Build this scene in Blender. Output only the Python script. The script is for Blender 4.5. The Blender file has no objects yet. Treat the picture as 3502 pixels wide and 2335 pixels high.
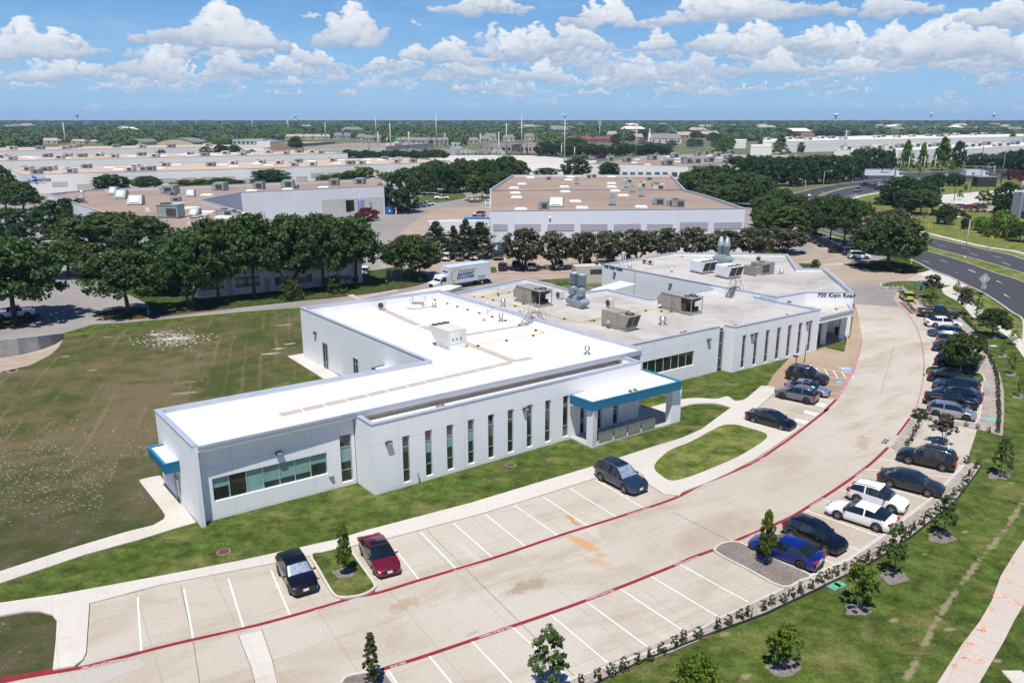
import bpy,bmesh,math,random
import numpy as np
from mathutils import Vector,Matrix
SC=bpy.context.scene
COL=SC.collection
R=math.radians
random.seed(7)
RNG=np.random.default_rng(11)
# ------ camera
CAM_H,FPX,CXP,CYP,HZN=29.0,2723.8,1751.0,1167.5,409.5
TH=math.atan((CYP-HZN)/FPX)
CT,ST=math.cos(TH),math.sin(TH)
cam=bpy.data.cameras.new('camera')
cam.sensor_width,cam.lens,cam.clip_start,cam.clip_end=36.0,FPX/3502*36,0.5,60000
camo=bpy.data.objects.new('camera',cam)
COL.objects.link(camo)
camo.location=(0,0,CAM_H)
camo.rotation_euler=(math.pi/2-TH,0,0)
SC.camera=camo
# ------ light
SUN_EL,SUN_AZ=67.0,-100.0
SKY_STRENGTH=0.075
sun=bpy.data.lights.new('sun','SUN')
sun.energy,sun.angle,sun.color=4.4,R(0.53),(1.0,0.955,0.88)
suno=bpy.data.objects.new('sun',sun)
COL.objects.link(suno)
sd=Vector((math.cos(R(SUN_EL))*math.cos(R(SUN_AZ)),math.cos(R(SUN_EL))*math.sin(R(SUN_AZ)),math.sin(R(SUN_EL))))
suno.rotation_euler=sd.to_track_quat('Z','Y').to_euler()
suno.location=sd*200
SC.view_settings.view_transform='Standard'
SC.view_settings.look='None'
SC.view_settings.exposure=0.42
SC.view_settings.gamma=1.0
SC.cycles.use_denoising=True
SC.cycles.max_bounces=6
SC.cycles.diffuse_bounces=3
SC.cycles.glossy_bounces=3
SC.cycles.transmission_bounces=3
SC.cycles.transparent_max_bounces=6
SC.cycles.volume_bounces=0
# ------ picture geometry -> metres
TILE=dict(A=(1400,800,.34014),B=(2000,820,.41667),C=(480,1350,.34014),D=(1180,1200,.34014),
E=(1850,1150,.2551),F=(0,780,.34014),G=(1400,600,.34014),H=(2600,560,.3835),
I=(2900,900,.25595),J=(2950,1150,.23469),K=(2450,1480,.44728),L=(900,1700,.40504),
M=(2500,1150,.21259),R=(3000,600,.21362),U=(0,560,.2551),
f1=(0,380,.38265),f2=(850,380,.38265),f3=(1650,380,.38265),f4=(2602,380,.38265),
t1=(0,350,.5102),t2=(1100,350,.5102),t3=(2300,350,.51105),t4=(0,900,.5102),
t5=(1100,900,.5102),t6=(2300,900,.51105),b1=(0,1400,.59642),b2=(1100,1400,.59642),
b3=(2300,1400,.59623),d=(0,0,1.48895),s=(0,0,1))
def px(t,x,y):
 o=TILE[t]
 return o[0]+o[2]*x,o[1]+o[2]*y
def ray(t,x,y):
 X,Y=px(t,x,y)
 r,u=(X-CXP)/FPX,-(Y-CYP)/FPX
 return Vector((r,CT+ST*u,-ST+CT*u))
def W(t,x,y,z=0.0):
 d=ray(t,x,y)
 k=(z-CAM_H)/d.z
 return Vector((d.x*k,d.y*k,z))
def P(p):
 k=p[1]*CT-(p[2]-CAM_H)*ST
 return CXP+FPX*p[0]/k,CYP-FPX*(p[1]*ST+(p[2]-CAM_H)*CT)/k
def height_at(base,t,y):
 Y=px(t,0,y)[1]
 lo,hi=-5.0,90.0
 for _ in range(40):
  m=(lo+hi)/2
  if P((base[0],base[1],m))[1]>Y:lo=m
  else:hi=m
 return lo
def on_wall(p0,p1,t,x,y):
 d=ray(t,x,y)
 e=Vector((p1[0]-p0[0],p1[1]-p0[1]));L=e.length;e/=L
 n=Vector((-e.y,e.x))
 k=(n.x*p0[0]+n.y*p0[1])/(n.x*d.x+n.y*d.y)
 q=Vector((d.x*k,d.y*k))
 return(q-Vector((p0[0],p0[1]))).dot(e),CAM_H+d.z*k
# ------ materials
MATS={}
def nt(name):
 m=bpy.data.materials.new(name)
 m.use_nodes=True
 t=m.node_tree
 return m,t,t.nodes['Principled BSDF']
def nd(t,kind,**kw):
 n=t.nodes.new(kind)
 for k,v in kw.items():
  if k in n.inputs:n.inputs[k].default_value=v
  else:setattr(n,k,v)
 return n
def ramp(t,fac,stops):
 r=t.nodes.new('ShaderNodeValToRGB')
 el=r.color_ramp.elements
 while len(el)<len(stops):el.new(0.5)
 for e,(p,c)in zip(el,stops):
  e.position=p
  e.color=(*c,1)if len(c)==3 else c
 t.links.new(fac,r.inputs[0])
 return r
def noise(t,vec,scale,detail=4,rough=.55,dist=0):
 n=nd(t,'ShaderNodeTexNoise')
 n.inputs['Scale'].default_value=scale
 n.inputs['Detail'].default_value=detail
 n.inputs['Roughness'].default_value=rough
 n.inputs['Distortion'].default_value=dist
 t.links.new(vec,n.inputs['Vector'])
 return n
def mapping(t,vec,rot=0,sc=(1,1,1),loc=(0,0,0)):
 m=nd(t,'ShaderNodeMapping')
 m.inputs['Rotation'].default_value=(0,0,rot)
 m.inputs['Scale'].default_value=sc
 m.inputs['Location'].default_value=loc
 t.links.new(vec,m.inputs['Vector'])
 return m
def mixc(t,fac,a,b,mode='MIX'):
 m=nd(t,'ShaderNodeMix',data_type='RGBA',blend_type=mode)
 for s,v in((m.inputs[0],fac),(m.inputs[6],a),(m.inputs[7],b)):
  if isinstance(v,(int,float)):s.default_value=v
  elif isinstance(v,tuple):s.default_value=(*v,1)
  else:t.links.new(v,s)
 return m.outputs[2]
def math_(t,op,a,b=None):
 m=nd(t,'ShaderNodeMath',operation=op)
 for i,v in enumerate((a,b)):
  if v is None:continue
  if isinstance(v,(int,float)):m.inputs[i].default_value=v
  else:t.links.new(v,m.inputs[i])
 return m.outputs[0]
def bump(t,b,h,s=.3,d=.02):
 n=nd(t,'ShaderNodeBump')
 n.inputs['Strength'].default_value=s
 n.inputs['Distance'].default_value=d
 t.links.new(h,n.inputs['Height'])
 t.links.new(n.outputs[0],b.inputs['Normal'])
def simple(name,c,rough=.6,metal=0.0,var=.12,scale=3.0,coat=0.0,spec=.5):
 """one colour with soft mottling and a little grime"""
 if name in MATS:return MATS[name]
 m,t,b=nt(name)
 g=nd(t,'ShaderNodeTexCoord')
 n=noise(t,g.outputs['Object'],scale,5,.6)
 lo=tuple(max(0,v*(1-var))for v in c);hi=tuple(min(1,v*(1+var))for v in c)
 r=ramp(t,n.outputs[0],[(.3,lo),(.7,hi)])
 t.links.new(r.outputs[0],b.inputs['Base Color'])
 b.inputs['Roughness'].default_value=rough
 b.inputs['Metallic'].default_value=metal
 b.inputs['Coat Weight'].default_value=coat
 b.inputs['Coat Roughness'].default_value=.04
 b.inputs['Specular IOR Level'].default_value=spec
 MATS[name]=m
 return m
def pos(t):
 return nd(t,'ShaderNodeNewGeometry').outputs['Position']
# ------ mesh collecting
class MB:
 def __init__(s):s.v,s.f,s.m,s.sm=[],[],[],[]
 def face(s,pts,m=0,smooth=False):
  i=len(s.v)
  s.v+=[tuple(p)for p in pts]
  s.f.append(tuple(range(i,i+len(pts))));s.m.append(m);s.sm.append(smooth)
  return s
 def hexa(s,c,m=0):
  i=len(s.v)
  s.v+=[tuple(p)for p in c]
  for q in((3,2,1,0),(4,5,6,7),(0,1,5,4),(1,2,6,5),(2,3,7,6),(3,0,4,7)):
   s.f.append(tuple(i+k for k in q));s.m.append(m);s.sm.append(False)
  return s
 def box(s,c,size,rz=0.0,m=0,top=None):
  a,b,h=size[0]/2,size[1]/2,size[2]
  cs,sn=math.cos(rz),math.sin(rz)
  tx,ty=top if top else(1,1)
  pts=[]
  for z,kx,ky in((0,1,1),(h,tx,ty)):
   for x,y in((-a,-b),(a,-b),(a,b),(-a,b)):
    x*=kx;y*=ky
    pts.append((c[0]+x*cs-y*sn,c[1]+x*sn+y*cs,c[2]+z))
  return s.hexa(pts,m)
 def beam(s,p,q,w,h,m=0):
  p,q=Vector(p),Vector(q)
  d=(q-p).normalized()
  up=Vector((0,0,1))if abs(d.z)<.95 else Vector((1,0,0))
  a=d.cross(up).normalized()*(w/2);b=a.cross(d).normalized()*(h/2)
  return s.hexa([p-a-b,p+a-b,q+a-b,q-a-b,p-a+b,p+a+b,q+a+b,q-a+b],m)
 def prism(s,poly,z0,z1,m=0,mt=None):
  n=len(poly);i=len(s.v)
  A=sum(poly[k][0]*poly[(k+1)%n][1]-poly[(k+1)%n][0]*poly[k][1]for k in range(n))
  if A<0:poly=poly[::-1]
  g=(lambda z,p:z(p))if callable(z1)else(lambda z,p:z)
  s.v+=[(p[0],p[1],z0)for p in poly]+[(p[0],p[1],g(z1,p))for p in poly]
  s.f.append(tuple(i+k for k in range(n-1,-1,-1)));s.m.append(m);s.sm.append(False)
  s.f.append(tuple(i+n+k for k in range(n)));s.m.append(m if mt is None else mt);s.sm.append(False)
  for k in range(n):
   l=(k+1)%n
   s.f.append((i+k,i+l,i+n+l,i+n+k));s.m.append(m);s.sm.append(False)
  return s
 def sheet(s,poly,z,m=0):
  n=len(poly)
  A=sum(poly[k][0]*poly[(k+1)%n][1]-poly[(k+1)%n][0]*poly[k][1]for k in range(n))
  if A<0:poly=poly[::-1]
  return s.face([(p[0],p[1],z)for p in poly],m)
 def cyl(s,c,r,h,n=12,m=0,r2=None,axis='z',smooth=True,caps=True):
  r2=r if r2 is None else r2;i=len(s.v)
  for k in range(n):
   a=2*math.pi*k/n;cc,ss=math.cos(a),math.sin(a)
   for rr,hh in((r,0),(r2,h)):
    p={'z':(rr*cc,rr*ss,hh),'y':(rr*cc,hh,rr*ss),'x':(hh,rr*cc,rr*ss)}[axis]
    s.v.append((c[0]+p[0],c[1]+p[1],c[2]+p[2]))
  for k in range(n):
   l=(k+1)%n
   s.f.append((i+2*k,i+2*l,i+2*l+1,i+2*k+1));s.m.append(m);s.sm.append(smooth)
  if caps:
   s.f.append(tuple(i+2*k for k in range(n-1,-1,-1)));s.m.append(m);s.sm.append(False)
   s.f.append(tuple(i+2*k+1 for k in range(n)));s.m.append(m);s.sm.append(False)
  return s
 def tube(s,pts,r,n=6,m=0):
  pts=[Vector(p)for p in pts];i=len(s.v)
  rs=r if isinstance(r,(list,tuple))else[r]*len(pts)
  up0=None
  for j,p in enumerate(pts):
   d=(pts[min(j+1,len(pts)-1)]-pts[max(j-1,0)]).normalized()
   up=Vector((0,0,1))if abs(d.z)<.9 else Vector((0,1,0))
   a=d.cross(up).normalized();b=a.cross(d).normalized()
   if up0 and a.dot(up0)<0:a,b=-a,-b
   up0=a
   for k in range(n):
    t=2*math.pi*k/n
    s.v.append(tuple(p+(a*math.cos(t)+b*math.sin(t))*rs[j]))
  for j in range(len(pts)-1):
   for k in range(n):
    l=(k+1)%n
    s.f.append((i+j*n+k,i+j*n+l,i+j*n+n+l,i+j*n+n+k));s.m.append(m);s.sm.append(True)
  s.f.append(tuple(i+k for k in range(n-1,-1,-1)));s.m.append(m);s.sm.append(False)
  e=i+(len(pts)-1)*n
  s.f.append(tuple(e+k for k in range(n)));s.m.append(m);s.sm.append(False)
  return s
 def lathe(s,c,prof,n=16,m=0,axis='z',smooth=True):
  i=len(s.v)
  for(r,h)in prof:
   for k in range(n):
    a=2*math.pi*k/n;cc,ss=r*math.cos(a),r*math.sin(a)
    p={'z':(cc,ss,h),'y':(cc,h,ss),'x':(h,cc,ss)}[axis]
    s.v.append((c[0]+p[0],c[1]+p[1],c[2]+p[2]))
  for j in range(len(prof)-1):
   for k in range(n):
    l=(k+1)%n
    s.f.append((i+j*n+k,i+j*n+l,i+j*n+n+l,i+j*n+n+k));s.m.append(m);s.sm.append(smooth)
  for j,o in((0,-1),(len(prof)-1,1)):
   if prof[j][0]>1e-4:
    s.f.append(tuple(i+j*n+k for k in(range(n)if o>0 else range(n-1,-1,-1))));s.m.append(m);s.sm.append(False)
  return s
 def ball(s,c,r,n=10,m=0,sc=(1,1,1)):
  i=len(s.v);rings=n//2
  for j in range(rings+1):
   t=math.pi*j/rings
   for k in range(n):
    a=2*math.pi*k/n
    s.v.append((c[0]+r*sc[0]*math.sin(t)*math.cos(a),c[1]+r*sc[1]*math.sin(t)*math.sin(a),c[2]+r*sc[2]*math.cos(t)))
  for j in range(rings):
   for k in range(n):
    l=(k+1)%n
    s.f.append((i+j*n+k,i+j*n+n+k,i+j*n+n+l,i+j*n+l));s.m.append(m);s.sm.append(True)
  return s
 def build(s,name,mats,parent=None,world=False):
  me=bpy.data.meshes.new(name)
  off=Vector((0,0,0))
  if world:
   q=parent
   while q is not None:off+=q.location;q=q.parent
  me.from_pydata([(x-off.x,y-off.y,z-off.z)for x,y,z in s.v],[],s.f)
  if not isinstance(mats,(list,tuple)):mats=[mats]
  for m in mats:me.materials.append(m)
  if len(mats)>1:me.polygons.foreach_set('material_index',s.m)
  me.polygons.foreach_set('use_smooth',s.sm)
  me.update()
  o=bpy.data.objects.new(name,me)
  COL.objects.link(o)
  o.parent=parent
  return o
def tag(o,label=None,cat=None,group=None,kind=None):
 if label:o['label']=label
 if cat:o['category']=cat
 if group:o['group']=group
 if kind:o['kind']=kind
 return o
def thing(name,label,cat,loc=(0,0,0),rz=0.0,group=None):
 o=bpy.data.objects.new(name,None)
 o.empty_display_size=.3
 COL.objects.link(o)
 o.location=loc;o.rotation_euler=(0,0,rz)
 return tag(o,label,cat,group)
KIDS={}
def kids(o):
 return[c for c in o.children]
def copy_tree(o,parent=None):
 c=o.copy();COL.objects.link(c);c.parent=parent
 for ch in kids(o):copy_tree(ch,c)
 return c
def struct(name,mb,m):
 return tag(mb.build(name,m),kind='structure')
def offset_path(pts,d,closed=False):
 n=len(pts);out=[]
 for i in range(n):
  a=pts[i-1]if(i>0 or closed)else None
  c=pts[(i+1)%n]if(i<n-1 or closed)else None
  b=pts[i];ns=[]
  for p,q in((a,b),(b,c)):
   if p is None or q is None:continue
   e=Vector((q[0]-p[0],q[1]-p[1])).normalized()
   ns.append(Vector((-e.y,e.x)))
  m=ns[0]if len(ns)==1 else(ns[0]+ns[1]).normalized()
  k=d/max(.35,m.dot(ns[0]))
  out.append(Vector((b[0]+m.x*k,b[1]+m.y*k)))
 return out
def strip(mb,pts,d0,d1,z0,z1,m=0,closed=False):
 a,b=offset_path(pts,d0,closed),offset_path(pts,d1,closed)
 n=len(pts)
 for i in range(n if closed else n-1):
  j=(i+1)%n
  q=[a[i],a[j],b[j],b[i]]
  mb.hexa([(p.x,p.y,z0)for p in q]+[(p.x,p.y,z1)for p in q],m)
 return mb
def band(mb,pts,d0,d1,z,m=0,closed=False):
 a,b=offset_path(pts,d0,closed),offset_path(pts,d1,closed)
 n=len(pts)
 for i in range(n if closed else n-1):
  j=(i+1)%n
  mb.face([(p.x,p.y,z)for p in((a[i],a[j],b[j],b[i])if d1>d0 else(b[i],b[j],a[j],a[i]))],m)
 return mb
def smooth_path(pts,k=6,closed=False):
 pts=[Vector((p[0],p[1]))for p in pts];n=len(pts);out=[]
 for i in range(n if closed else n-1):
  g=lambda j:pts[j%n]if closed else pts[max(0,min(n-1,j))]
  p0,p1,p2,p3=g(i-1),g(i),g(i+1),g(i+2)
  for s in range(k):
   t=s/k
   out.append(.5*((2*p1)+(p2-p0)*t+(2*p0-5*p1+4*p2-p3)*t*t+(3*p1-p0-3*p2+p3)*t**3))
 if not closed:out.append(pts[-1])
 return out
def pl(t,*pts,z=0.0):
 return[W(t,x,y,z)for x,y in pts]
def lettering(text,size,m,parent,loc,rot,extrude=.01,shear=0.0,name='lettering',align='LEFT',spacing=1.0,bold=0.0):
 c=bpy.data.curves.new('tmp_text','FONT')
 c.body,c.size,c.extrude,c.shear,c.align_x=text,size,extrude,shear,align
 c.space_character=spacing
 c.offset=bold
 c.resolution_u=3
 o=bpy.data.objects.new('tmp_text',c)
 COL.objects.link(o)
 dg=bpy.context.evaluated_depsgraph_get();dg.update()
 me=bpy.data.meshes.new_from_object(o.evaluated_get(dg))
 bpy.data.objects.remove(o);bpy.data.curves.remove(c)
 me.name=name;me.materials.clear();me.materials.append(m)
 r=bpy.data.objects.new(name,me);COL.objects.link(r)
 r.parent=parent;r.location=loc;r.rotation_euler=rot
 return r
# ------ sky: clear-air model plus a layer of fair-weather cumulus
def spectral(h,w,beta,seed):
 g=np.random.default_rng(seed)
 fy=np.fft.fftfreq(h)[:,None]*h;fx=np.fft.fftfreq(w)[None,:]*w
 k=np.sqrt(fx*fx+fy*fy);k[0,0]=1
 s=np.fft.fft2(g.standard_normal((h,w)))/k**(beta/2)
 s[np.broadcast_to(k<6,s.shape)]=0
 r=np.fft.ifft2(s).real
 return(r/r.std()).astype(np.float32)
def make_clouds():
 W_,H_,AZS,ELS=2304,768,96.0,32.0
 PD=W_/AZS
 g=np.random.default_rng(5)
 n1,n2,n3=spectral(H_,W_,3.1,1),spectral(H_,W_,3.1,2),spectral(H_,W_,2.4,3)
 jj,ii=np.mgrid[0:H_,0:W_].astype(np.float32)
 X=ii/PD-AZS/2+n1*.20
 Y=jj/PD+n2*.16
 C=np.zeros((H_,W_,3),np.float32);A=np.zeros((H_,W_),np.float32)
 L=np.array([-.12,.80,.58]);L/=np.linalg.norm(L)
 lit,sh=np.array([1.0,1.0,1.0]),np.array([.36,.45,.60])
 farS,farL=np.array([.40,.54,.73]),np.array([.70,.78,.88])
 def azel(x,y):
  v=ray('d',x,y).normalized()
  return math.degrees(math.atan2(v.x,v.y)),math.degrees(math.asin(v.z))
 def cloud(cx,by,w,ty,soft=0.0,dens=1.0):
  a0,e0=azel(cx,by);a1=azel(cx+w/2,by)[0];hw=a1-a0;ht=azel(cx,ty)[1]-e0
  k=int(dens*(34+26*hw))
  prof=[(g.uniform(-.75,.75),g.uniform(.35,1.0),g.uniform(.18,.42))for _ in range(4)]+[(g.uniform(-.25,.25),1.0,.34)]
  puffs=[]
  for _ in range(k):
   u=np.clip(g.normal(0,.45),-1,1)
   env=max(max(hh*math.exp(-((u-c)/ww)**2)for c,hh,ww in prof)*(1-abs(u)**3),.16)
   v=g.random()**.8*env
   r=ht*g.uniform(.13,.27)*(1.15-.55*v)*(1-.45*abs(u))+.12*hw*.25
   puffs.append((v+g.uniform(-.1,.1),u,v,r))
  puffs.sort(key=lambda q:-q[0])
  fade=np.clip((e0+ht*.4-.3)/9.0,0,1)**.75
  for _,u,v,r in puffs:
   x0,y0=a0+u*hw,e0+v*ht+r*.35
   i0,i1=int((x0-r*1.7+AZS/2)*PD),int((x0+r*1.7+AZS/2)*PD)+2
   j0,j1=int((y0-r*1.5)*PD),int((y0+r*1.5)*PD)+2
   i0,j0,i1,j1=max(i0,0),max(j0,0),min(i1,W_),min(j1,H_)
   if i1<=i0 or j1<=j0:continue
   s=(slice(j0,j1),slice(i0,i1))
   dx,dy=(X[s]-x0)/r,(Y[s]-y0)/(r*.82)
   dy=np.where(dy<0,dy*1.35,dy)
   d2=dx*dx+dy*dy
   nz=np.sqrt(np.clip(1-d2,0,1))
   al=np.clip((1-np.sqrt(d2))/(.30+soft),0,1);al=al*al*(3-2*al)
   lam=np.clip(dx*L[0]+dy*L[1]+nz*L[2],0,1)
   lam=np.clip(lam*.62+.5*(v*.9+.12)+n3[s]*.05,0,1)
   low=np.clip((Y[s]-e0)/(ht*.55+.05),0,1)
   lam=lam*(.42+.58*low)
   c=sh+(lit-sh)*lam[...,None]
   cf=farS+(farL-farS)*lam[...,None];c=cf+(c-cf)*(.25+.75*fade)
   al=(al*(.94 if soft<.2 else .62)*(.62+.38*fade))[...,None]
   C[s]=C[s]*(1-al)+c*al
   A[s]=A[s]+(1-A[s])*al[...,0]
 lows=[]
 for k in range(620):
  y=256-132*g.random()**1.9
  x=g.uniform(-520,2900)
  if y<165 and x<1150 and g.random()<.75:continue
  sc=np.clip((258-y)/110,.12,1.1)
  w=g.uniform(70,190)*sc**.8+12
  lows.append((x,y,w,y-w*g.uniform(.28,.42)*(.55+.5*sc)))
 lows.sort(key=lambda q:-q[1])
 for q in lows:cloud(*q,soft=.25 if g.random()<.5 else .05,dens=.7)
 for q in[(1510,128,95,62),(1640,124,150,56),(1190,138,130,62),(2105,152,130,62),(1870,118,120,68),(2330,150,130,70),
(1020,152,210,84),(350,182,190,112),(130,190,280,138),(545,176,150,122),(700,152,110,98),(660,172,120,130),
(1240,190,170,140),(1780,170,220,118),(1960,168,160,112),(1470,186,160,140),(870,170,110,130),(2210,142,230,36),
(1325,122,165,46),(812,108,140,12),(500,112,345,20),(85,134,310,48),(1110,34,230,-22),(1400,66,210,-4),
(1700,50,420,-30),(2040,42,240,-30),(2300,60,220,-14),(720,46,60,30),(955,56,22,44)]:
  cloud(*q)
 for k in range(60):
  x=g.uniform(-900,3300);y=g.uniform(-420,-60);w=g.uniform(160,460)
  cloud(x,y,w,y-w*g.uniform(.25,.4),dens=.6)
 img=bpy.data.images.new('cumulus',W_,H_,alpha=True,float_buffer=True)
 img.alpha_mode='CHANNEL_PACKED'
 buf=np.empty((H_,W_,4),np.float32)
 veil=np.clip(spectral(H_,W_,3.2,9)*.5+.1,0,1)*np.clip((jj/PD)/4,0,1)*.09
 out=A[...,None]
 col=np.where(out>1e-3,C/np.maximum(out,1e-3),1.0)
 a2=A+(1-A)*veil
 buf[...,:3]=(col*out+np.array([.82,.9,1.0])*((1-A)*veil)[...,None])/np.maximum(a2,1e-3)[...,None]
 buf[...,3]=np.clip(a2,0,1)
 img.pixels.foreach_set(buf.ravel())
 img.pack()
 return img,R(AZS),R(ELS)
SKY_TINT=(.10,.52,1.0)
HORIZON_AIR=(.285,.455,.64)
def make_world():
 w=bpy.data.worlds.new('World');SC.world=w;w.use_nodes=True
 t=w.node_tree;t.nodes.clear()
 out=nd(t,'ShaderNodeOutputWorld')
 sky=nd(t,'ShaderNodeTexSky');sky.sky_type='NISHITA';sky.sun_disc=False
 sky.sun_elevation=R(SUN_EL);sky.sun_rotation=math.pi/2-R(SUN_AZ)
 sky.altitude=200;sky.air_density=1.0;sky.dust_density=.0;sky.ozone_density=5.0
 hs=nd(t,'ShaderNodeHueSaturation');hs.inputs['Saturation'].default_value=1.25
 t.links.new(mixc(t,1.0,sky.outputs[0],SKY_TINT,'MULTIPLY'),hs.inputs['Color'])
 img,azs,els=make_clouds()
 tc=nd(t,'ShaderNodeTexCoord');sp=nd(t,'ShaderNodeSeparateXYZ')
 t.links.new(tc.outputs['Generated'],sp.inputs[0])
 az=math_(t,'ARCTAN2',sp.outputs[0],sp.outputs[1])
 u=math_(t,'ADD',math_(t,'DIVIDE',az,azs),.5)
 v=math_(t,'DIVIDE',math_(t,'ARCSINE',sp.outputs[2]),els)
 hz=ramp(t,math_(t,'MULTIPLY',v,els/R(30)),[(0,(1,1,1)),(.10,(.82,)*3),(.25,(.45,)*3),(.42,(.16,)*3),(.7,(0,0,0))])
 b1=nd(t,'ShaderNodeBackground');b1.inputs[1].default_value=SKY_STRENGTH
 t.links.new(mixc(t,hz.outputs[0],hs.outputs[0],tuple(c/SKY_STRENGTH for c in HORIZON_AIR)),b1.inputs[0])
 cb=nd(t,'ShaderNodeCombineXYZ')
 t.links.new(u,cb.inputs[0]);t.links.new(v,cb.inputs[1])
 im=nd(t,'ShaderNodeTexImage');im.image=img;im.extension='REPEAT';im.interpolation='Linear'
 t.links.new(cb.outputs[0],im.inputs[0])
 inside=math_(t,'MULTIPLY',math_(t,'GREATER_THAN',v,0.0),math_(t,'LESS_THAN',v,1.0))
 b2=nd(t,'ShaderNodeBackground');b2.inputs[1].default_value=.76
 t.links.new(im.outputs[0],b2.inputs[0])
 mx=nd(t,'ShaderNodeMixShader')
 t.links.new(math_(t,'MULTIPLY',im.outputs[1],inside),mx.inputs[0])
 t.links.new(b1.outputs[0],mx.inputs[1]);t.links.new(b2.outputs[0],mx.inputs[2])
 t.links.new(mx.outputs[0],out.inputs[0])
make_world()
# ------ ground materials
AISLE=R(32.0)
def blots(t,p,base,lst):
 for(cx_,cy_,rot_,lx,ly,col_,amt_)in lst:
  q=mapping(t,p,0,(1,1,1),(-cx_,-cy_,0));q=mapping(t,mapping(t,q.outputs[0],-rot_).outputs[0],0,(1/lx,1/ly,0))
  wn=noise(t,p,1.4,6,.75);ln_=nd(t,'ShaderNodeVectorMath',operation='LENGTH');t.links.new(q.outputs[0],ln_.inputs[0])
  f=math_(t,'ADD',ln_.outputs['Value'],math_(t,'MULTIPLY',wn.outputs[0],1.3))
  base=mixc(t,math_(t,'MULTIPLY',ramp(t,f,[(.80,(1,)*3),(1.45,(0,)*3)]).outputs[0],amt_),base,col_)
 return base
def blot(t,x,y,rot,lx,ly,col,amt):q=W(t,x,y);return(q.x,q.y,R(rot),lx,ly,col,amt)
def mat_grass(name,dark,mid,dry,dry_amt,lst=()):
 m,t,b=nt(name)
 p=pos(t)
 n1=noise(t,p,.09,5,.6,.6);n2=noise(t,p,.9,6,.65);n3=noise(t,p,5.0,6,.8)
 a=mixc(t,n1.outputs[0],dark,mid)
 f=math_(t,'ADD',math_(t,'MULTIPLY',n2.outputs[0],.55),math_(t,'MULTIPLY',n3.outputs[0],.45))
 r=ramp(t,f,[(.38,(.38,)*3),(.5,(.95,)*3),(.63,(1.7,)*3)])
 c=mixc(t,1.0,a,r.outputs[0],'MULTIPLY')
 n4=noise(t,mapping(t,p,-AISLE,(.8,1.3,1)).outputs[0],.30,7,.70,.3)
 dm=ramp(t,n4.outputs[0],[(.62-dry_amt,(0,)*3),(.92-dry_amt,(1,)*3)])
 fine=ramp(t,n3.outputs[0],[(.35,(.25,)*3),(.62,(1,)*3)])
 k=math_(t,'MULTIPLY',dm.outputs[0],fine.outputs[0])
 c=mixc(t,k,c,dry)
 c=blots(t,p,c,lst)
 t.links.new(c,b.inputs['Base Color'])
 b.inputs['Roughness'].default_value=1.0;b.inputs['Specular IOR Level'].default_value=.1
 bump(t,b,n3.outputs[0],.6,.08)
 MATS[name]=m
 return m
def mat_field():
 """mown weedy field: brown mowing lines, green patches, pale scattered stones and litter"""
 m,t,b=nt('field')
 p=pos(t)
 wp=W('t4',1200,700);
 n1=noise(t,p,.045,5,.6,.8);n2=noise(t,p,.35,7,.68,.4);n3=noise(t,p,3.0,5,.7);n5=noise(t,p,9.0,3,.7)
 green=mixc(t,n3.outputs[0],(.020,.034,.008),(.085,.105,.026))
 brown=mixc(t,n3.outputs[0],(.080,.064,.032),(.185,.150,.082))
 fld=math_(t,'ADD',math_(t,'MULTIPLY',n1.outputs[0],.6),math_(t,'MULTIPLY',n2.outputs[0],.4))
 mp=mapping(t,p,R(74),(1,1,1))
 sp=nd(t,'ShaderNodeSeparateXYZ');t.links.new(mp.outputs[0],sp.inputs[0])
 wob=noise(t,p,.12,3,.5)
 ph=math_(t,'ADD',math_(t,'MULTIPLY',sp.outputs[1],2*math.pi/1.9),math_(t,'MULTIPLY',wob.outputs[0],4))
 lines=math_(t,'SINE',ph)
 brk=noise(t,mapping(t,mp.outputs[0],0,(.08,.6,1)).outputs[0],1.0,4,.6)
 ln=math_(t,'MULTIPLY',ramp(t,lines,[(.55,(0,)*3),(.98,(1,)*3)]).outputs[0],ramp(t,brk.outputs[0],[(.46,(0,)*3),(.66,(1,)*3)]).outputs[0])
 base=mixc(t,ramp(t,fld,[(.43,(0,)*3),(.56,(1,)*3)]).outputs[0],green,brown)
 spx=nd(t,'ShaderNodeSeparateXYZ');t.links.new(p,spx.inputs[0])
 nearness=ramp(t,math_(t,'DIVIDE',math_(t,'SUBTRACT',spx.outputs[1],40.0),50.0),[(.25,(0,)*3),(.60,(1,)*3)])
 base=mixc(t,math_(t,'MULTIPLY',math_(t,'MULTIPLY',ln,.45),nearness.outputs[0]),base,(.215,.165,.10))
 rough=mixc(t,ramp(t,n2.outputs[0],[(.42,(0,)*3),(.58,(1,)*3)]).outputs[0],mixc(t,n3.outputs[0],(.022,.030,.010),(.075,.092,.028)),(.085,.075,.042))
 base=mixc(t,nearness.outputs[0],rough,base)
 vn=noise(t,p,4.2,6,.75,.5)
 lit=ramp(t,vn.outputs[0],[(.60,(0,)*3),(.64,(1,)*3)])
 area=ramp(t,n2.outputs[0],[(.47,(0,)*3),(.60,(1,)*3)])
 amt=math_(t,'MULTIPLY',math_(t,'MULTIPLY',lit.outputs[0],area.outputs[0]),mixc(t,nearness.outputs[0],(.9,)*3,(.35,)*3))
 base=mixc(t,amt,base,(.36,.34,.26))
 base=blots(t,p,base,ROCKS)
 t.links.new(base,b.inputs['Base Color'])
 b.inputs['Roughness'].default_value=1.0;b.inputs['Specular IOR Level'].default_value=.1
 bump(t,b,n5.outputs[0],.6,.1)
 MATS['field']=m
 return m
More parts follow.
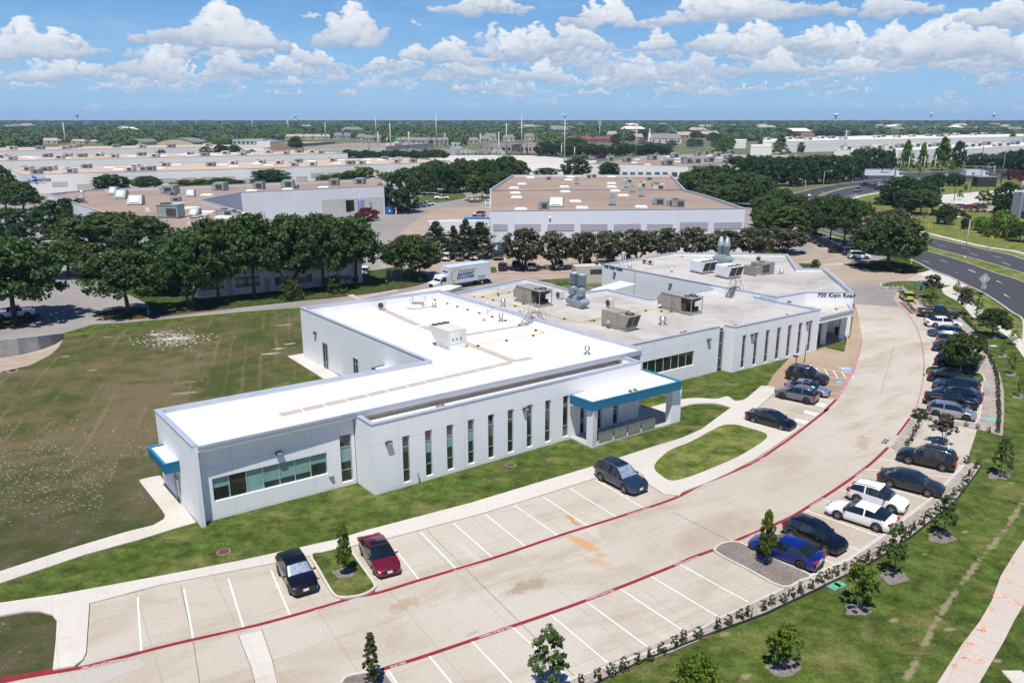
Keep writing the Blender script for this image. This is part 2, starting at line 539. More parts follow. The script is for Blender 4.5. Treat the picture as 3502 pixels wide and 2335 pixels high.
def mat_concrete(name,c1,c2,stain,stain_amt=.5,joints=4.6,rot=-AISLE,jw=.035,patch=.03,rust=()):
 m,t,b=nt(name)
 p=pos(t)
 mp=mapping(t,p,rot)
 n1=noise(t,p,patch,5,.6,.5);n2=noise(t,mapping(t,mp.outputs[0],0,(.35,1.0,1)).outputs[0],.22,7,.66,.6);n3=noise(t,p,5.0,5,.7)
 base=mixc(t,ramp(t,n1.outputs[0],[(.35,(0,)*3),(.65,(1,)*3)]).outputs[0],c1,c2)
 s=ramp(t,n2.outputs[0],[(.46,(0,)*3),(.68,(1,)*3)])
 base=mixc(t,math_(t,'MULTIPLY',s.outputs[0],stain_amt),base,stain)
 g=ramp(t,n3.outputs[0],[(.25,(.88,)*3),(.75,(1.10,)*3)])
 base=mixc(t,1.0,base,g.outputs[0],'MULTIPLY')
 w2=ramp(t,noise(t,mapping(t,mp.outputs[0],0,(1.0,.30,1)).outputs[0],.5,6,.7,.3).outputs[0],[(.60,(0,)*3),(.72,(1,)*3)])
 base=mixc(t,math_(t,'MULTIPLY',w2.outputs[0],.35),base,tuple(min(1,v*1.22)for v in c2))
 if joints:
  sp=nd(t,'ShaderNodeSeparateXYZ');t.links.new(mp.outputs[0],sp.inputs[0])
  ks=[]
  for o in(0,1):
   q=math_(t,'PINGPONG',math_(t,'ADD',sp.outputs[o],1.3+o*.9),joints/2)
   ks.append(math_(t,'LESS_THAN',q,jw))
  base=mixc(t,math_(t,'MULTIPLY',math_(t,'MAXIMUM',*ks),.26),base,tuple(v*.45 for v in c1))
 base=blots(t,p,base,rust)
 t.links.new(base,b.inputs['Base Color'])
 b.inputs['Roughness'].default_value=.85;b.inputs['Specular IOR Level'].default_value=.25
 MATS[name]=m
 return m
def mat_asphalt():
 m,t,b=nt('asphalt')
 p=pos(t)
 n1=noise(t,p,.05,4);n2=noise(t,p,2.0,6,.7)
 base=mixc(t,n1.outputs[0],(.040,.041,.046),(.072,.072,.078))
 base=mixc(t,1.0,base,ramp(t,n2.outputs[0],[(.3,(.85,)*3),(.7,(1.15,)*3)]).outputs[0],'MULTIPLY')
 t.links.new(base,b.inputs['Base Color']);b.inputs['Roughness'].default_value=.8
 b.inputs['Specular IOR Level'].default_value=.3
 return m
def mat_gravel(name,c1,c2):
 m,t,b=nt(name)
 p=pos(t)
 n1=noise(t,p,6.5,5,.8);n2=noise(t,p,.6,5,.65)
 base=mixc(t,ramp(t,n1.outputs[0],[(.36,(0,)*3),(.64,(1,)*3)]).outputs[0],c1,c2)
 base=mixc(t,1.0,base,ramp(t,n2.outputs[0],[(.3,(.75,)*3),(.7,(1.2,)*3)]).outputs[0],'MULTIPLY')
 t.links.new(base,b.inputs['Base Color']);b.inputs['Roughness'].default_value=.95
 bump(t,b,n1.outputs[0],.6,.05)
 return m
SOIL=(.27,.22,.14)
_sp=[W('b3',x,y)for x,y in((1330,1568),(1420,1400),(1500,1230),(1640,1020),(1780,840),(1900,700),(2016,520))]
LINE=tuple(((a.x+b.x)/2,(a.y+b.y)/2,math.atan2(b.y-a.y,b.x-a.x),(b-a).length*1.5,.7,SOIL,.8)for a,b in zip(_sp,_sp[1:]))
SPOTS=tuple(blot('b3',x,y,20,a,a*.5,SOIL,.8)for x,y,a in((1675,700,.9),(1270,1210,1.1),(1585,1260,1.2),(1860,1440,1.2),(700,1490,1.2),(420,1530,1.2),(600,1110,1.3),(300,1290,1.3),(1240,955,.9),(1940,420,1.0),(1450,830,.8),(1120,760,.8)))
LAWN=mat_grass('lawn',(.040,.066,.012),(.092,.128,.025),(.28,.225,.10),.12,LINE+SPOTS)
LAWN_DRY=mat_grass('lawn_dry',(.075,.105,.018),(.135,.170,.034),(.34,.28,.13),.18)
SHADEGRASS=mat_grass('shaded_strip_grass',(.028,.050,.012),(.060,.088,.022),(.16,.125,.07),.06)  # darker lawn copy with tree shade put into its colour
ROCKC=(.56,.54,.46)
ROCKS=tuple(blot('t4',x,y,r,a,b_,c,k)for x,y,r,a,b_,c,k in((1170,505,8,6.2,3.0,ROCKC,.95),(1040,478,8,3.0,1.2,ROCKC,.8),(1870,572,20,3.6,1.0,ROCKC,.7),(1820,606,20,3.6,.9,ROCKC,.75),(1940,540,20,2.4,.9,ROCKC,.7),(1900,415,20,4.5,1.2,(.38,.36,.28),.7),(620,717,10,2.0,.6,ROCKC,.6),(440,625,10,2.2,.8,(.35,.29,.20),.8),(720,495,10,3.5,.8,(.33,.26,.18),.8),(1240,870,15,5,1.6,(.30,.25,.17),.7),(1240,800,20,6,2.0,(.19,.14,.085),.7),(900,800,10,5,2.2,(.045,.075,.014),.75),(850,720,10,6,1.2,(.06,.09,.018),.7),(1720,400,20,9,2.6,(.055,.09,.016),.85),(560,590,10,9,3.0,(.06,.10,.016),.8),(300,680,20,9,2.5,(.06,.10,.016),.8)))
FIELD=mat_field()
FARGROUND=mat_grass('far_ground',(.05,.075,.02),(.10,.12,.04),(.34,.30,.22),.20)
LOT=mat_concrete('lot_concrete',(.395,.345,.275),(.485,.447,.385),(.31,.24,.165),.7,rust=(
blot('b2',1445,640,-62,3.2,.8,(.46,.21,.07),.9),blot('b2',1500,770,-48,6.5,1.6,(.50,.26,.10),.8),blot('b2',1590,880,-40,4.0,1.6,(.46,.27,.13),.55),
blot('b2',1180,1010,32,5.0,2.2,(.27,.19,.12),.7),blot('b2',470,1120,32,3.6,1.8,(.32,.22,.13),.6),blot('b3',1090,190,60,7.0,2.2,(.33,.23,.15),.6),blot('b2',870,1280,32,1.5,.6,(.30,.28,.26),.7)))
LOT_OLD=mat_concrete('old_concrete',(.31,.215,.145),(.38,.30,.225),(.25,.17,.105),.6,joints=5.5,rot=-R(60))
REAR=mat_concrete('rear_concrete',(.235,.22,.205),(.29,.272,.25),(.18,.165,.15),.55,joints=6.0,rot=-R(33))
YARD=mat_concrete('yard_concrete',(.33,.25,.19),(.38,.31,.25),(.24,.185,.14),.6,joints=0)
PALE=mat_concrete('pale_concrete',(.50,.465,.41),(.57,.535,.485),(.44,.385,.315),.45,joints=3.1,jw=.02)
KERB=mat_concrete('kerb_concrete',(.48,.445,.39),(.55,.515,.46),(.39,.34,.28),.5,joints=0)
ASPHALT=mat_asphalt()
MULCH=mat_gravel('mulch',(.12,.095,.08),(.26,.225,.20))
PEBBLE=mat_gravel('pebble_bed',(.20,.165,.14),(.46,.40,.35))
RED=simple('red_kerb_paint',(.235,.012,.020),.7,0,.25,2.0)
FADED=simple('faded_red_paint',(.40,.20,.21),.8,0,.30,1.5)
WHITE=simple('white_line_paint',(.68,.67,.65),.7,0,.10,2.0)
BLUEPAINT=simple('blue_bay_paint',(.14,.36,.62),.8,0,.25,1.0)
# ------ ground sheets
def sheet(name,poly,m,z):
 return struct(name,MB().sheet(poly,z),m)
def bed(name,poly,m,h=.12,kerb=None,kw=.16):
 struct(name,MB().prism(poly,-.05,h),m)
 if kerb:
  A=sum(poly[k][0]*poly[(k+1)%len(poly)][1]-poly[(k+1)%len(poly)][0]*poly[k][1]for k in range(len(poly)))
  pts=poly if A>0 else poly[::-1]
  struct('kerb',strip(MB(),pts,-kw,.0,-.05,h+.025,closed=True),kerb)
g=MB();g.sheet([(-30000,-400),(30000,-400),(30000,30000),(-30000,30000)],-.06);struct('ground',g,FARGROUND)
sheet('lawn',[W('d',x,y)for x,y in((-700,2300),(3400,2300),(3400,640),(2150,560),(1700,520),(1300,700),(-500,700))],LAWN,0.0)
field=pl('d',(-900,1600),(-300,1420),(0,1318),(180,1262),(362,1205),(378,1190),(372,1168),(322,1105),(360,1096),(420,950),(740,850),(668,818),(705,812),(705,715),(560,724),(300,752),(150,775),(-600,830))
sheet('field',field,FIELD,.012)
sheet('field_corner',pl('b1',(-900,1260),(0,1192),(150,1165),(230,1165),(300,1185),(328,1220),(322,1330),(305,1500),(100,1545),(-900,1760)),FIELD,.03)
pale_rock=simple('caliche',(.40,.385,.33),.95,0,.45,2.5)
litter=simple('dry_litter',(.215,.195,.135),.95,0,.5,2.5)
def ragged(t,cx,cy,rx,ry,seed,n=30):
 rr=random.Random(seed);out=[];hs=[(f_,rr.uniform(.03,.20/f_**.5),rr.uniform(0,6.3))for f_ in(2,3,4,5)]
 for k in range(n):
  a=2*math.pi*k/n;q=1+sum(c*math.sin(f_*a+p_)for f_,c,p_ in hs)+rr.uniform(-.07,.07)
  out.append(W(t,cx+rx*q*math.cos(a),cy+ry*q*math.sin(a)))
 return out
mb=MB()
rng=random.Random(5)
for _ in range(420):
 x,y=rng.gauss(1165,115),rng.gauss(508,30)
 r_=rng.uniform(1,5);mb.sheet(ragged('t4',x,y,r_*1.6,r_*.7,rng.random(),7),.026)
struct('field_stones',mb,pale_rock);mb=MB()
for _ in range(1500):
 x,y=rng.uniform(-100,1050),rng.triangular(1000,1760,1480)
 if y>1760 or y>2010-x*.31 or(x>700 and y>1300 and x>1500-y*.52):continue
 r_=rng.uniform(1.0,4.6);mb.sheet(ragged('t4',x,y,r_*1.9,r_*.8,rng.random(),6),.026)
struct('dry_litter',mb,litter)
apron=pl('d',(-900,860),(0,780),(145,765),(215,745),(300,740),(560,716),(705,705),(1000,668),(1330,650),(1480,600),(1900,620),(1960,640))+[W('H',x,y)for x,y in((1080,1080),(1380,980),(1010,745),(830,700),(640,640),(500,600),(380,540),(280,400))]+pl('d',(1500,470),(1400,400),(1000,380),(500,400),(-900,480))
sheet('rear_lane',apron,REAR,.006)
yard=pl('d',(858,640),(900,560),(935,520),(1000,480),(1135,470),(1170,515),(1130,560),(1400,580),(1850,585),(1880,560),(1960,600),(1985,640),(1900,650),(1400,640),(1000,652))
sheet('warehouse_yard',yard,YARD,.014)
lot=pl('b1',(-900,1900),(0,1562),(440,1480),(478,1440),(495,1400),(503,1280),(514,1119),(930,1010),(1370,926),(1600,882))+pl('b2',(380,745),(935,598),(1300,485),(1568,400),(1800,330),(1990,250))+pl('M',(180,1350),(490,1110),(700,900),(860,740),(1110,480),(1220,380),(1900,470),(1990,440),(2040,300),(2110,30))+pl('I',(185,1000),(160,850),(130,680),(80,520),(0,300),(-300,240),(-300,60))+pl('H',(560,900),(770,880),(800,915),(920,945),(1110,968),(1400,985),(1520,945),(1560,1000),(1640,1000),(1750,1055),(1560,1068),(1380,1045),(1220,1040),(1090,1060),(1075,1085))+pl('I',(1450,700),(1560,880),(1650,1100),(1740,1380),(1790,1560))+pl('J',(1760,700),(1750,1000),(1700,1260))+pl('K',(1905,250),(1640,505),(1250,805),(1000,975),(712,1100),(505,1192),(0,1425))+pl('b3',(0,1345))+pl('b2',(1440,1540),(1200,1660),(900,1800),(0,2300))
lot_o=sheet('parking_lot',lot,LOT,.02)
old=pl('B',(1900,905),(2120,830),(2180,780),(2215,530))+pl('I',(90,560),(130,700),(160,850),(185,960),(185,1120),(100,1390),(55,1400))+pl('M',(2010,480),(1960,610),(1860,690),(1700,1000),(1500,1000),(560,830),(700,600),(960,330))
sheet('old_pavement',old,LOT_OLD,.024)
sheet('grey_drive',pl('I',(-150,280),(440,292),(520,345),(690,330),(600,480),(690,585),(90,545),(-100,520)),REAR,.030)
sheet('yard_entry',pl('H',(560,905),(790,900),(900,945),(1400,985),(1300,1040),(1090,1060),(1070,1085),(760,1070)),YARD,.026)
def line(t,*pts):return[W(t,*p)for p in pts]
up=line('b1',(-900,1250),(0,1117),(330,1070),(500,1040),(930,960),(1370,876),(1930,752))+line('b2',(250,702),(560,620),(860,541),(1220,432),(1580,325),(1780,258),(2012,182))+line('E',(1300,1568),(1560,1480),(1900,1370),(2150,1260),(2352,1110))+line('M',(0,1160),(120,1078),(190,1040))
lo=line('b1',(-900,1310),(0,1192),(150,1165),(230,1165),(300,1185),(328,1220),(322,1330),(305,1500),(430,1478),(478,1440),(495,1400),(503,1280),(514,1119),(930,1010),(1370,926),(1600,882))+line('b2',(380,745),(935,598),(1300,485),(1568,400),(1700,362),(1775,342),(1840,380),(1880,440),(1960,490),(2050,500))+line('b3',(60,478),(200,425),(330,365),(480,285),(600,205),(700,135),(735,110),(700,100),(430,30))+line('M',(160,1355),(480,1120),(690,930))
walk_poly=up+line('M',(250,1010),(480,815),(560,810),(700,830))+lo[::-1]
struct('front_walk',MB().prism(walk_poly,-.05,.14),PALE)
p_in=smooth_path(pl('E',(1470,962),(1680,905),(1880,858),(2080,838),(2352,850))+pl('M',(-60,980),(60,1050),(190,1040)),5)
p_out=smooth_path(pl('E',(1420,975),(1560,1030),(1700,1020),(1870,960),(2050,915),(2200,908),(2352,912))+pl('M',(0,1160)),5)
struct('porch_path',MB().prism(list(p_in)+list(p_out)[::-1],-.05,.13),PALE)
side=line('C',(0,855),(130,825),(200,815),(560,1285),(350,1345),(0,1455))+line('b1',(500,830),(0,998),(-900,1290),(-900,1180),(0,930),(400,800),(720,705),(880,665),(940,630),(948,610),(930,580),(800,413))
struct('side_walk',MB().prism(side,-.05,.06),PALE)
struct('stoop',MB().prism(pl('t4',(1928,626),(2035,607),(2290,770),(2190,790)),-.05,.08),PALE)
isl=smooth_path(pl('b3',(0,415),(-60,390),(-105,330),(-20,245),(100,195),(220,130),(290,98),(360,95),(440,115),(520,140),(542,160),(510,195),(380,275),(220,345),(90,395)),4,True)
bed('lawn_island',isl,LAWN_DRY,.17)
isl2=smooth_path(pl('L',(415,500),(500,480),(600,455),(700,430),(740,478),(820,590),(925,740),(925,780),(860,820),(760,845),(660,850),(610,830),(560,760),(480,620)),3,True)
bed('tree_island',isl2,LAWN,.15,KERB)
isl3=smooth_path(pl('K',(505,1180),(250,1050),(20,930),(5,890),(60,855),(150,845),(215,870),(460,985),(705,1095),(640,1130)),3,True)
bed('mulch_island',isl3,MULCH,.13,KERB)
isl4=smooth_path(pl('L',(680,1568),(720,1530),(830,1505),(960,1490),(1020,1500),(1070,1568),(1100,1640),(650,1680)),3,True)
bed('mulch_island',isl4,MULCH,.13,KERB)
bed('grass_island',smooth_path(pl('J',(935,480),(1000,455),(1040,450),(1250,480),(1480,520),(1715,560),(1745,690),(1500,660),(1200,610),(930,575)),3,True),LAWN,.14,KERB)
strip1=pl('K',(0,1425),(505,1192),(712,1100),(1000,975),(1250,805),(1640,505),(1905,250),(1850,232),(1900,215),(1965,235),(2032,258),(1990,320),(1830,532),(1670,660),(1500,795),(1310,925),(1120,1035),(930,1125),(750,1215),(560,1305),(380,1390),(0,1530))+pl('b3',(0,1392))+pl('b2',(1860,1440),(1700,1520),(1550,1590),(1300,1720),(1200,1660),(1440,1540))
sheet('planting_strip',strip1,PEBBLE,.05)
edge=pl('b2',(1300,1720),(1550,1590),(1860,1440))+pl('K',(0,1530),(380,1390),(750,1215),(1120,1035),(1310,925),(1500,795),(1670,660),(1830,532),(1990,320),(2032,258))
struct('bed_edging',strip(MB(),edge,0,.10,-.05,.13),simple('black_edging',(.02,.02,.022),.7))
struct('kerb',strip(MB(),pl('K',(505,1192),(0,1425))+pl('b3',(0,1345))+pl('b2',(1440,1540),(1200,1660)),0,.16,-.05,.1),KERB)
struct('kerb',strip(MB(),pl('K',(1890,250),(1640,505),(1250,805),(1000,975),(712,1100)),-.1,.16,-.05,.1),KERB)
strip2=pl('J',(720,1172),(640,1300),(455,1568))+pl('K',(1330,112),(1400,150),(1480,90))+pl('J',(715,1560),(800,1430),(905,1240),(1010,1225),(1460,1315),(1850,1402),(2040,1460),(2062,1100),(2058,800),(2000,550),(1920,350),(1830,150),(1760,60))+pl('I',(1740,930),(1600,830),(1500,730),(1430,730),(1560,940),(1640,1100),(1740,1380))+pl('J',(1700,500),(1722,560),(1748,690),(1748,1000),(1690,1262),(1400,1250),(930,1160),(800,1190))
sheet('planting_strip',strip2,PEBBLE,.058)
struct('kerb',strip(MB(),pl('J',(930,1160),(1400,1240),(1655,1285),(1700,1230),(1745,990),(1752,700)),0,.16,-.05,.12),KERB)
sheet('mulch_bed',pl('I',(470,300),(700,300),(760,300),(900,420),(1060,550),(960,560),(900,430),(740,360),(700,330),(480,325)),MULCH,.07)
sheet('mulch_bed',pl('I',(690,525),(800,520),(930,660),(860,680)),MULCH,.066)
struct('kerb',strip(MB(),smooth_path(pl('I',(930,522),(770,375),(705,328),(490,328),(440,300),(445,270),(520,245),(640,238),(900,240)),4),0,.16,-.02,.12),KERB)
struct('kerb',strip(MB(),pl('I',(860,682),(690,525),(800,515)),0,.16,-.02,.12),KERB)
bed('corner_lawn',pl('B',(1950,880),(2150,825),(2130,922)),LAWN,.05)
bed('corner_lawn',pl('B',(2140,780),(2170,778),(2175,815)),LAWN,.05)
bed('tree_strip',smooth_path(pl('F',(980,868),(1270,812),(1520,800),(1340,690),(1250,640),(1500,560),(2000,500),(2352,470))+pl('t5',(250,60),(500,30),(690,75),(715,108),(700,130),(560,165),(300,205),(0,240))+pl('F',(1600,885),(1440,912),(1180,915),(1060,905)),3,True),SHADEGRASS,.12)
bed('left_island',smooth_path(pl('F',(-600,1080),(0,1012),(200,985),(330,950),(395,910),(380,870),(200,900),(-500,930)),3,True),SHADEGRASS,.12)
bed('small_island',pl('F',(640,500),(880,485),(840,465),(640,470)),MULCH,.1)
bed('lawn_strip',pl('G',(770,920),(870,925),(880,975),(770,975)),LAWN,.1)
bed('lawn_strip',pl('G',(1290,1055),(1600,1038),(1700,1090),(1500,1095)),LAWN,.1)
bed('yard_island',smooth_path(pl('t2',(640,640),(760,615),(930,610),(960,640),(800,670),(660,680)),3,True),LAWN,.1)
bed('yard_island',smooth_path(pl('t2',(960,655),(1100,640),(1100,660),(1010,672)),3,True),LAWN,.1)
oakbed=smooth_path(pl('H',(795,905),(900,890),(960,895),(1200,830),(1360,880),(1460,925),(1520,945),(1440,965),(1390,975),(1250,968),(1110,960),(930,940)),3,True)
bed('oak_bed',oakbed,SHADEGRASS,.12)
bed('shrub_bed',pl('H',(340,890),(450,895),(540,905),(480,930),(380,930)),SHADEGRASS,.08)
RR=MB();FF=MB();WL=MB();DK=MB()
def rd(t,*pts,w=.15,z=.15,s=0):band(RR,smooth_path(pl(t,*pts),5),-w+s,w+s,z)
rd('F',(-300,1050),(0,1015),(210,985),(330,950),(400,905),z=.152);rd('F',(985,872),(1040,895),(1130,912),(1240,916),(1440,910),(1700,885),(1900,862),(2352,812),z=.152)
rd('t5',(0,240),(300,205),(560,165),(690,132),(715,108),z=.152)
band(FF,smooth_path(pl('F',(640,590),(720,680),(850,770),(985,872)),4),-.13,.13,.022)
band(FF,smooth_path(pl('F',(330,75),(440,150)),4),-.13,.13,.022);band(FF,smooth_path(pl('F',(215,700),(370,880)),4),-.13,.13,.022)
band(FF,smooth_path(pl('t2',(400,960),(450,880),(560,810),(690,760)),5),-.13,.13,.03)
rd('G',(775,980),(1000,988),(1500,985),(1930,965),w=.12,z=.05)
rd('H',(795,905),(930,942),(1110,965),(1250,973),(1390,978),w=.14,z=.16)
band(FF,pl('H',(365,850),(450,895)),-.1,.1,.03);band(FF,pl('H',(400,725),(520,770),(640,830),(760,892)),-.08,.08,.035)
red1=pl('b1',(-900,1790),(0,1566),(440,1486),(640,1437),(1000,1345),(1400,1255),(1665,1186),(1960,1100),(2030,1078))+pl('b2',(330,1050),(565,978),(983,853),(1357,726),(1693,620),(2012,515))+pl('b3',(150,440),(330,365),(480,297),(600,218),(700,148),(800,70),(890,0))+pl('M',(1500,1210),(1620,1090),(1690,1020))
red1s=smooth_path(red1,4)
band(RR,red1s,-.13,.13,.045)
rk=smooth_path(pl('L',(660,885),(720,870),(860,828),(950,808)),4);band(RR,rk,.05,.4,.04)
band(RR,smooth_path(pl('b1',(0,1560),(250,1520),(430,1484)),4),-.05,.35,.05)
red2=pl('b2',(0,1620),(200,1535),(350,1490),(612,1408),(856,1324),(1088,1245),(1304,1170),(1510,1098),(1703,1025),(1885,955),(2012,900))+pl('K',(-50,910),)
band(RR,smooth_path(pl('b2',(0,1620),(350,1490),(612,1408),(1088,1245),(1510,1098),(2012,900))+pl('b3',(100,855),(235,806)),4),-.13,.13,.045)
red3=smooth_path(pl('K',(130,832),(340,745),(560,650),(720,555),(840,480),(960,400),(1080,315),(1200,220),(1312,112)),4)
band(RR,red3,-.13,.13,.045)
band(RR,pl('J',(505,1440),(590,1330),(690,1195)),-.1,.1,.045);band(RR,pl('J',(898,575),(908,475)),-.1,.1,.045)
band(FF,smooth_path(pl('M',(1690,1020),(1790,860),(1900,680),(1990,510),(1990,440),(2050,300),(2100,60)),5),-.16,.16,.05)
band(FF,smooth_path(pl('J',(720,1160),(800,980),(870,700),(895,480),(890,300),(865,120))+pl('I',(960,980),(900,830),(800,680),(690,560),(600,480)),4),-.07,.07,.045)
rd('I',(690,525),(770,600),(850,680),w=.1,z=.15)
def st(t,*pairs,w=.055,z=.036):
 for a in pairs:
  band(WL,pl(t,(a[0],a[1]),(a[2],a[3])),-w,w,z)
st('b1',(790,1078,812,1398),(1056,1028,1110,1328),(1310,972,1398,1256),(1553,920,1665,1185))
st('b2',(420,800,560,978),(565,703,775,918),(755,652,983,853),(935,600,1175,792),(1105,550,1357,726),(1268,502,1530,670),(1423,454,1693,620),(1573,406,1853,570))
st('b2',(380,1495,480,1640),(612,1408,745,1568),(856,1324,1090,1568),(1088,1245,1440,1560),(1304,1170,1637,1450),(1510,1098,1867,1360))
st('s',(2224,1970,2452,2107),(2116,2011,2336,2156))
st('b3',(40,888,435,1106))
st('K',(330,750,900,1003),(520,675,1090,900),(680,592,1255,798),(812,510,1380,700),(935,432,1515,607),(1045,353,1632,515),(1140,278,1800,343),(1230,205,1860,255))
st('M',(1110,480,1925,590),(1250,625,1860,690),(1500,755,1785,797),(1400,880,1710,930),(1240,960,1635,1060),(650,1012,1510,1195),(500,1130,1365,1335),(900,1410,1200,1475),(860,1500,1000,1520),w=.05)
for k in range(6):st('M',(1240+k*135,500+k*18,1300+k*138,634+k*12),w=.06)
st('I',(840,742,1030,750),(870,798,1010,808),(905,860,1075,872),(935,922,1080,935),(960,985,1200,1002),(975,1048,1165,1064),(1000,1110,1160,1128),(1020,1175,1130,1190),(1025,1242,1120,1256),(1030,1312,1110,1326),w=.05)
st('J',(870,710,985,726),(840,812,930,826),(805,922,890,936),(765,1036,925,1060),w=.05)
def poly_px(t,mb,z,*pts):mb.sheet(pl(t,*pts),z)
for q in(((1025,1320),(1250,1370),(1190,1420),(1030,1365)),((1180,1190),(1410,1240),(1350,1285),(1180,1235)),((1380,1065),(1540,1100),(1500,1145),(1340,1110))):
 P4=pl('M',*q);m_=MB();strip(WL,P4 if sum(P4[k].x*P4[(k+1)%4].y-P4[(k+1)%4].x*P4[k].y for k in range(4))>0 else P4[::-1],.0,.14,.03,.037,closed=True)
 for k in range(1,4):
  a=P4[0].lerp(P4[1],k/4);b_=P4[3].lerp(P4[2],k/4);band(WL,[a,b_],-.12,.12,.041)
for k in range(11):
 y=838-k*29;x=950-k*30.5;st('F',(x,y,1280-k*37,y-36+k*1.2),w=.05,z=.02)
for k in range(7):st('F',(610+k*3,455-k*21,850+k*9,447-k*21),w=.05,z=.02)
for k in range(5):st('F',(-100,840-k*31,300-k*22,770-k*31),w=.05,z=.02)
for k in range(7):
 st('G',(830+k*128,835-k*2,833+k*131,872-k*2),w=.05,z=.03);st('G',(445-k*62,878-k,455-k*60,840),w=.05,z=.03)if k<3 else None
for k in range(7):st('G',(1005+k*134,930-k*3,1018+k*140,965-k*3),w=.05,z=.03)
for k in range(8):st('H',(750-k*42,880-k*22,830-k*42,880-k*26),w=.05,z=.03)
for k in range(6):st('t2',(85+k*52,762-k*4,140+k*50,772-k*4),w=.05,z=.03)
struct('red_fire_lane_lines',RR,RED);struct('faded_fire_lane_lines',FF,FADED)
struct('stall_lines',WL,WHITE)
BL=MB();poly_px('M',BL,.034,(1765,490),(1955,515),(1920,560),(1750,535));poly_px('M',BL,.034,(1700,720),(1825,735),(1790,765),(1680,745));poly_px('F',BL,.02,(640,550),(690,545),(670,570),(620,570))
struct('accessible_bay_paint',BL,BLUEPAINT)
ws=MB();c0=W('M',1880,525,.04);ax=(W('M',1955,515)-W('M',1765,490)).normalized()
ay=Vector((-ax.y,ax.x,0))
def wp(u,v):q=c0+ax*u+ay*v;return(q.x,q.y)
band(ws,[wp(-.18+.42*math.cos(a),-.05+.42*math.sin(a))for a in[R(100+26*k)for k in range(11)]],-.06,.06,.041)
band(ws,[wp(-.75,.1),(wp(-.2,.1)),(wp(-.1,.45)),(wp(.25,.5))],-.07,.07,.042);band(ws,[wp(-.5,.1),wp(-.5,.4)],-.06,.06,.043)
ws.sheet([wp(-.95+.13*math.cos(k),.1+.13*math.sin(k))for k in[R(45*q)for q in range(8)]],.041)
struct('wheelchair_symbol',ws,WHITE)
JN=MB()
for t,a in(('b2',((600,690),(1205,1290))),('b1',((1035,1010),(1110,1340),(1150,1600))),('b1',((1365,1290),(1440,1480),(1470,1600))),('b1',((1500,1260),(1560,1430),(1600,1600))),('b3',((0,590),(360,770))),('b2',((1205,1290),(1480,1560))),('J',((455,150),(260,850))),('F',((560,760),(900,1080)))):
 band(JN,pl(t,*a),-.02,.02,.032)
struct('pavement_joints',JN,simple('joint_filler',(.17,.145,.12),.9))
sheet('new_slab',pl('b1',(1372,1296),(1500,1268),(1560,1430),(1610,1600),(1475,1600),(1440,1480)),PALE,.027)
sheet('new_slab',pl('b1',(-900,1800),(0,1600),(480,1500),(800,1425),(830,1470),(400,1640)),mat_concrete('grey_slab',(.40,.37,.33),(.47,.44,.40),(.34,.30,.25),.4,joints=0),.0265)
DR=MB()
dq=pl('K',(1285,45),(1330,52),(1300,88),(1252,80));c_=sum(dq,Vector())/4
for a,b_ in((0,0),(1,0),(0,1),(1,1)):
 u0,v0=a*.5+.04,b_*.5+.04
 q=[dq[0].lerp(dq[1],u).lerp(dq[3].lerp(dq[2],u),v)for u,v in((u0,v0),(u0+.42,v0),(u0+.42,v0+.42),(u0,v0+.42))]
 DR.sheet(q,.034)
dr=thing('storm_drain','rusty brown square grate of four panels set in the drive near the mulch bed','drain grate',(c_.x,c_.y,0))
DR.build('grate',simple('rusty_iron',(.12,.06,.04),.8,.3),dr,world=True)
MB().sheet([p+(p-c_)*.12 for p in dq],.030).build('frame',KERB,dr,world=True)
def hp(*p):return pl('H',*p)
near=smooth_path([W('I',2352,1080)]+pl('I',(2352,775),(2200,660),(2000,520),(1800,395),(1600,300),(1350,180),(1110,90))+hp((1400,880),(1250,815),(1180,785),(1000,715),(830,665),(640,610),(500,565),(380,500),(280,420),(240,340),(290,275))+pl('t3',(870,600),(980,572),(1150,545),(1330,527),(1400,517)),4)
far=smooth_path([W('H',3000,1250)]+hp((2352,862),(1960,762),(1760,716),(1420,638),(1250,590),(1000,510),(830,430),(755,375),(765,325),(830,290))+pl('t3',(1250,625),(1400,590),(1460,560),(1480,530)),4)
sheet('street',list(near)+list(far)[::-1],ASPHALT,.05)
cross=pl('t3',(1180,505),(1400,480),(1800,468),(2352,425),(2900,380),(2900,450),(2352,480),(2200,520),(2060,520),(1800,545),(1480,540),(1330,535),(1180,530))
sheet('cross_street',cross,ASPHALT,.045)
struct('kerb',strip(MB(),list(near),-.02,.28,-.02,.15),KERB)
struct('kerb',strip(MB(),list(far),-.28,.02,-.02,.15),KERB)
mn=hp((2800,1290),(2352,1060),(2120,985),(1900,905),(1700,840),(1500,785),(1430,768),(1200,700),(1000,630),(800,560),(600,470),(500,390),(470,330),(500,297),(580,262),(700,228),(800,208),(880,200))
mf=hp((2900,1170),(2352,985),(2110,910),(1900,850),(1700,800),(1430,725),(1200,655),(1000,585),(800,510),(620,420),(520,350),(505,320),(530,296),(610,262),(720,232),(810,213),(890,203))
bed('median',smooth_path(mn,3)+smooth_path(mf,3)[::-1],LAWN_DRY,.14,KERB,.22)
DS=MB()
for lane in(hp((2240,1210),(2160,1160),(2110,1115)),):
 pass
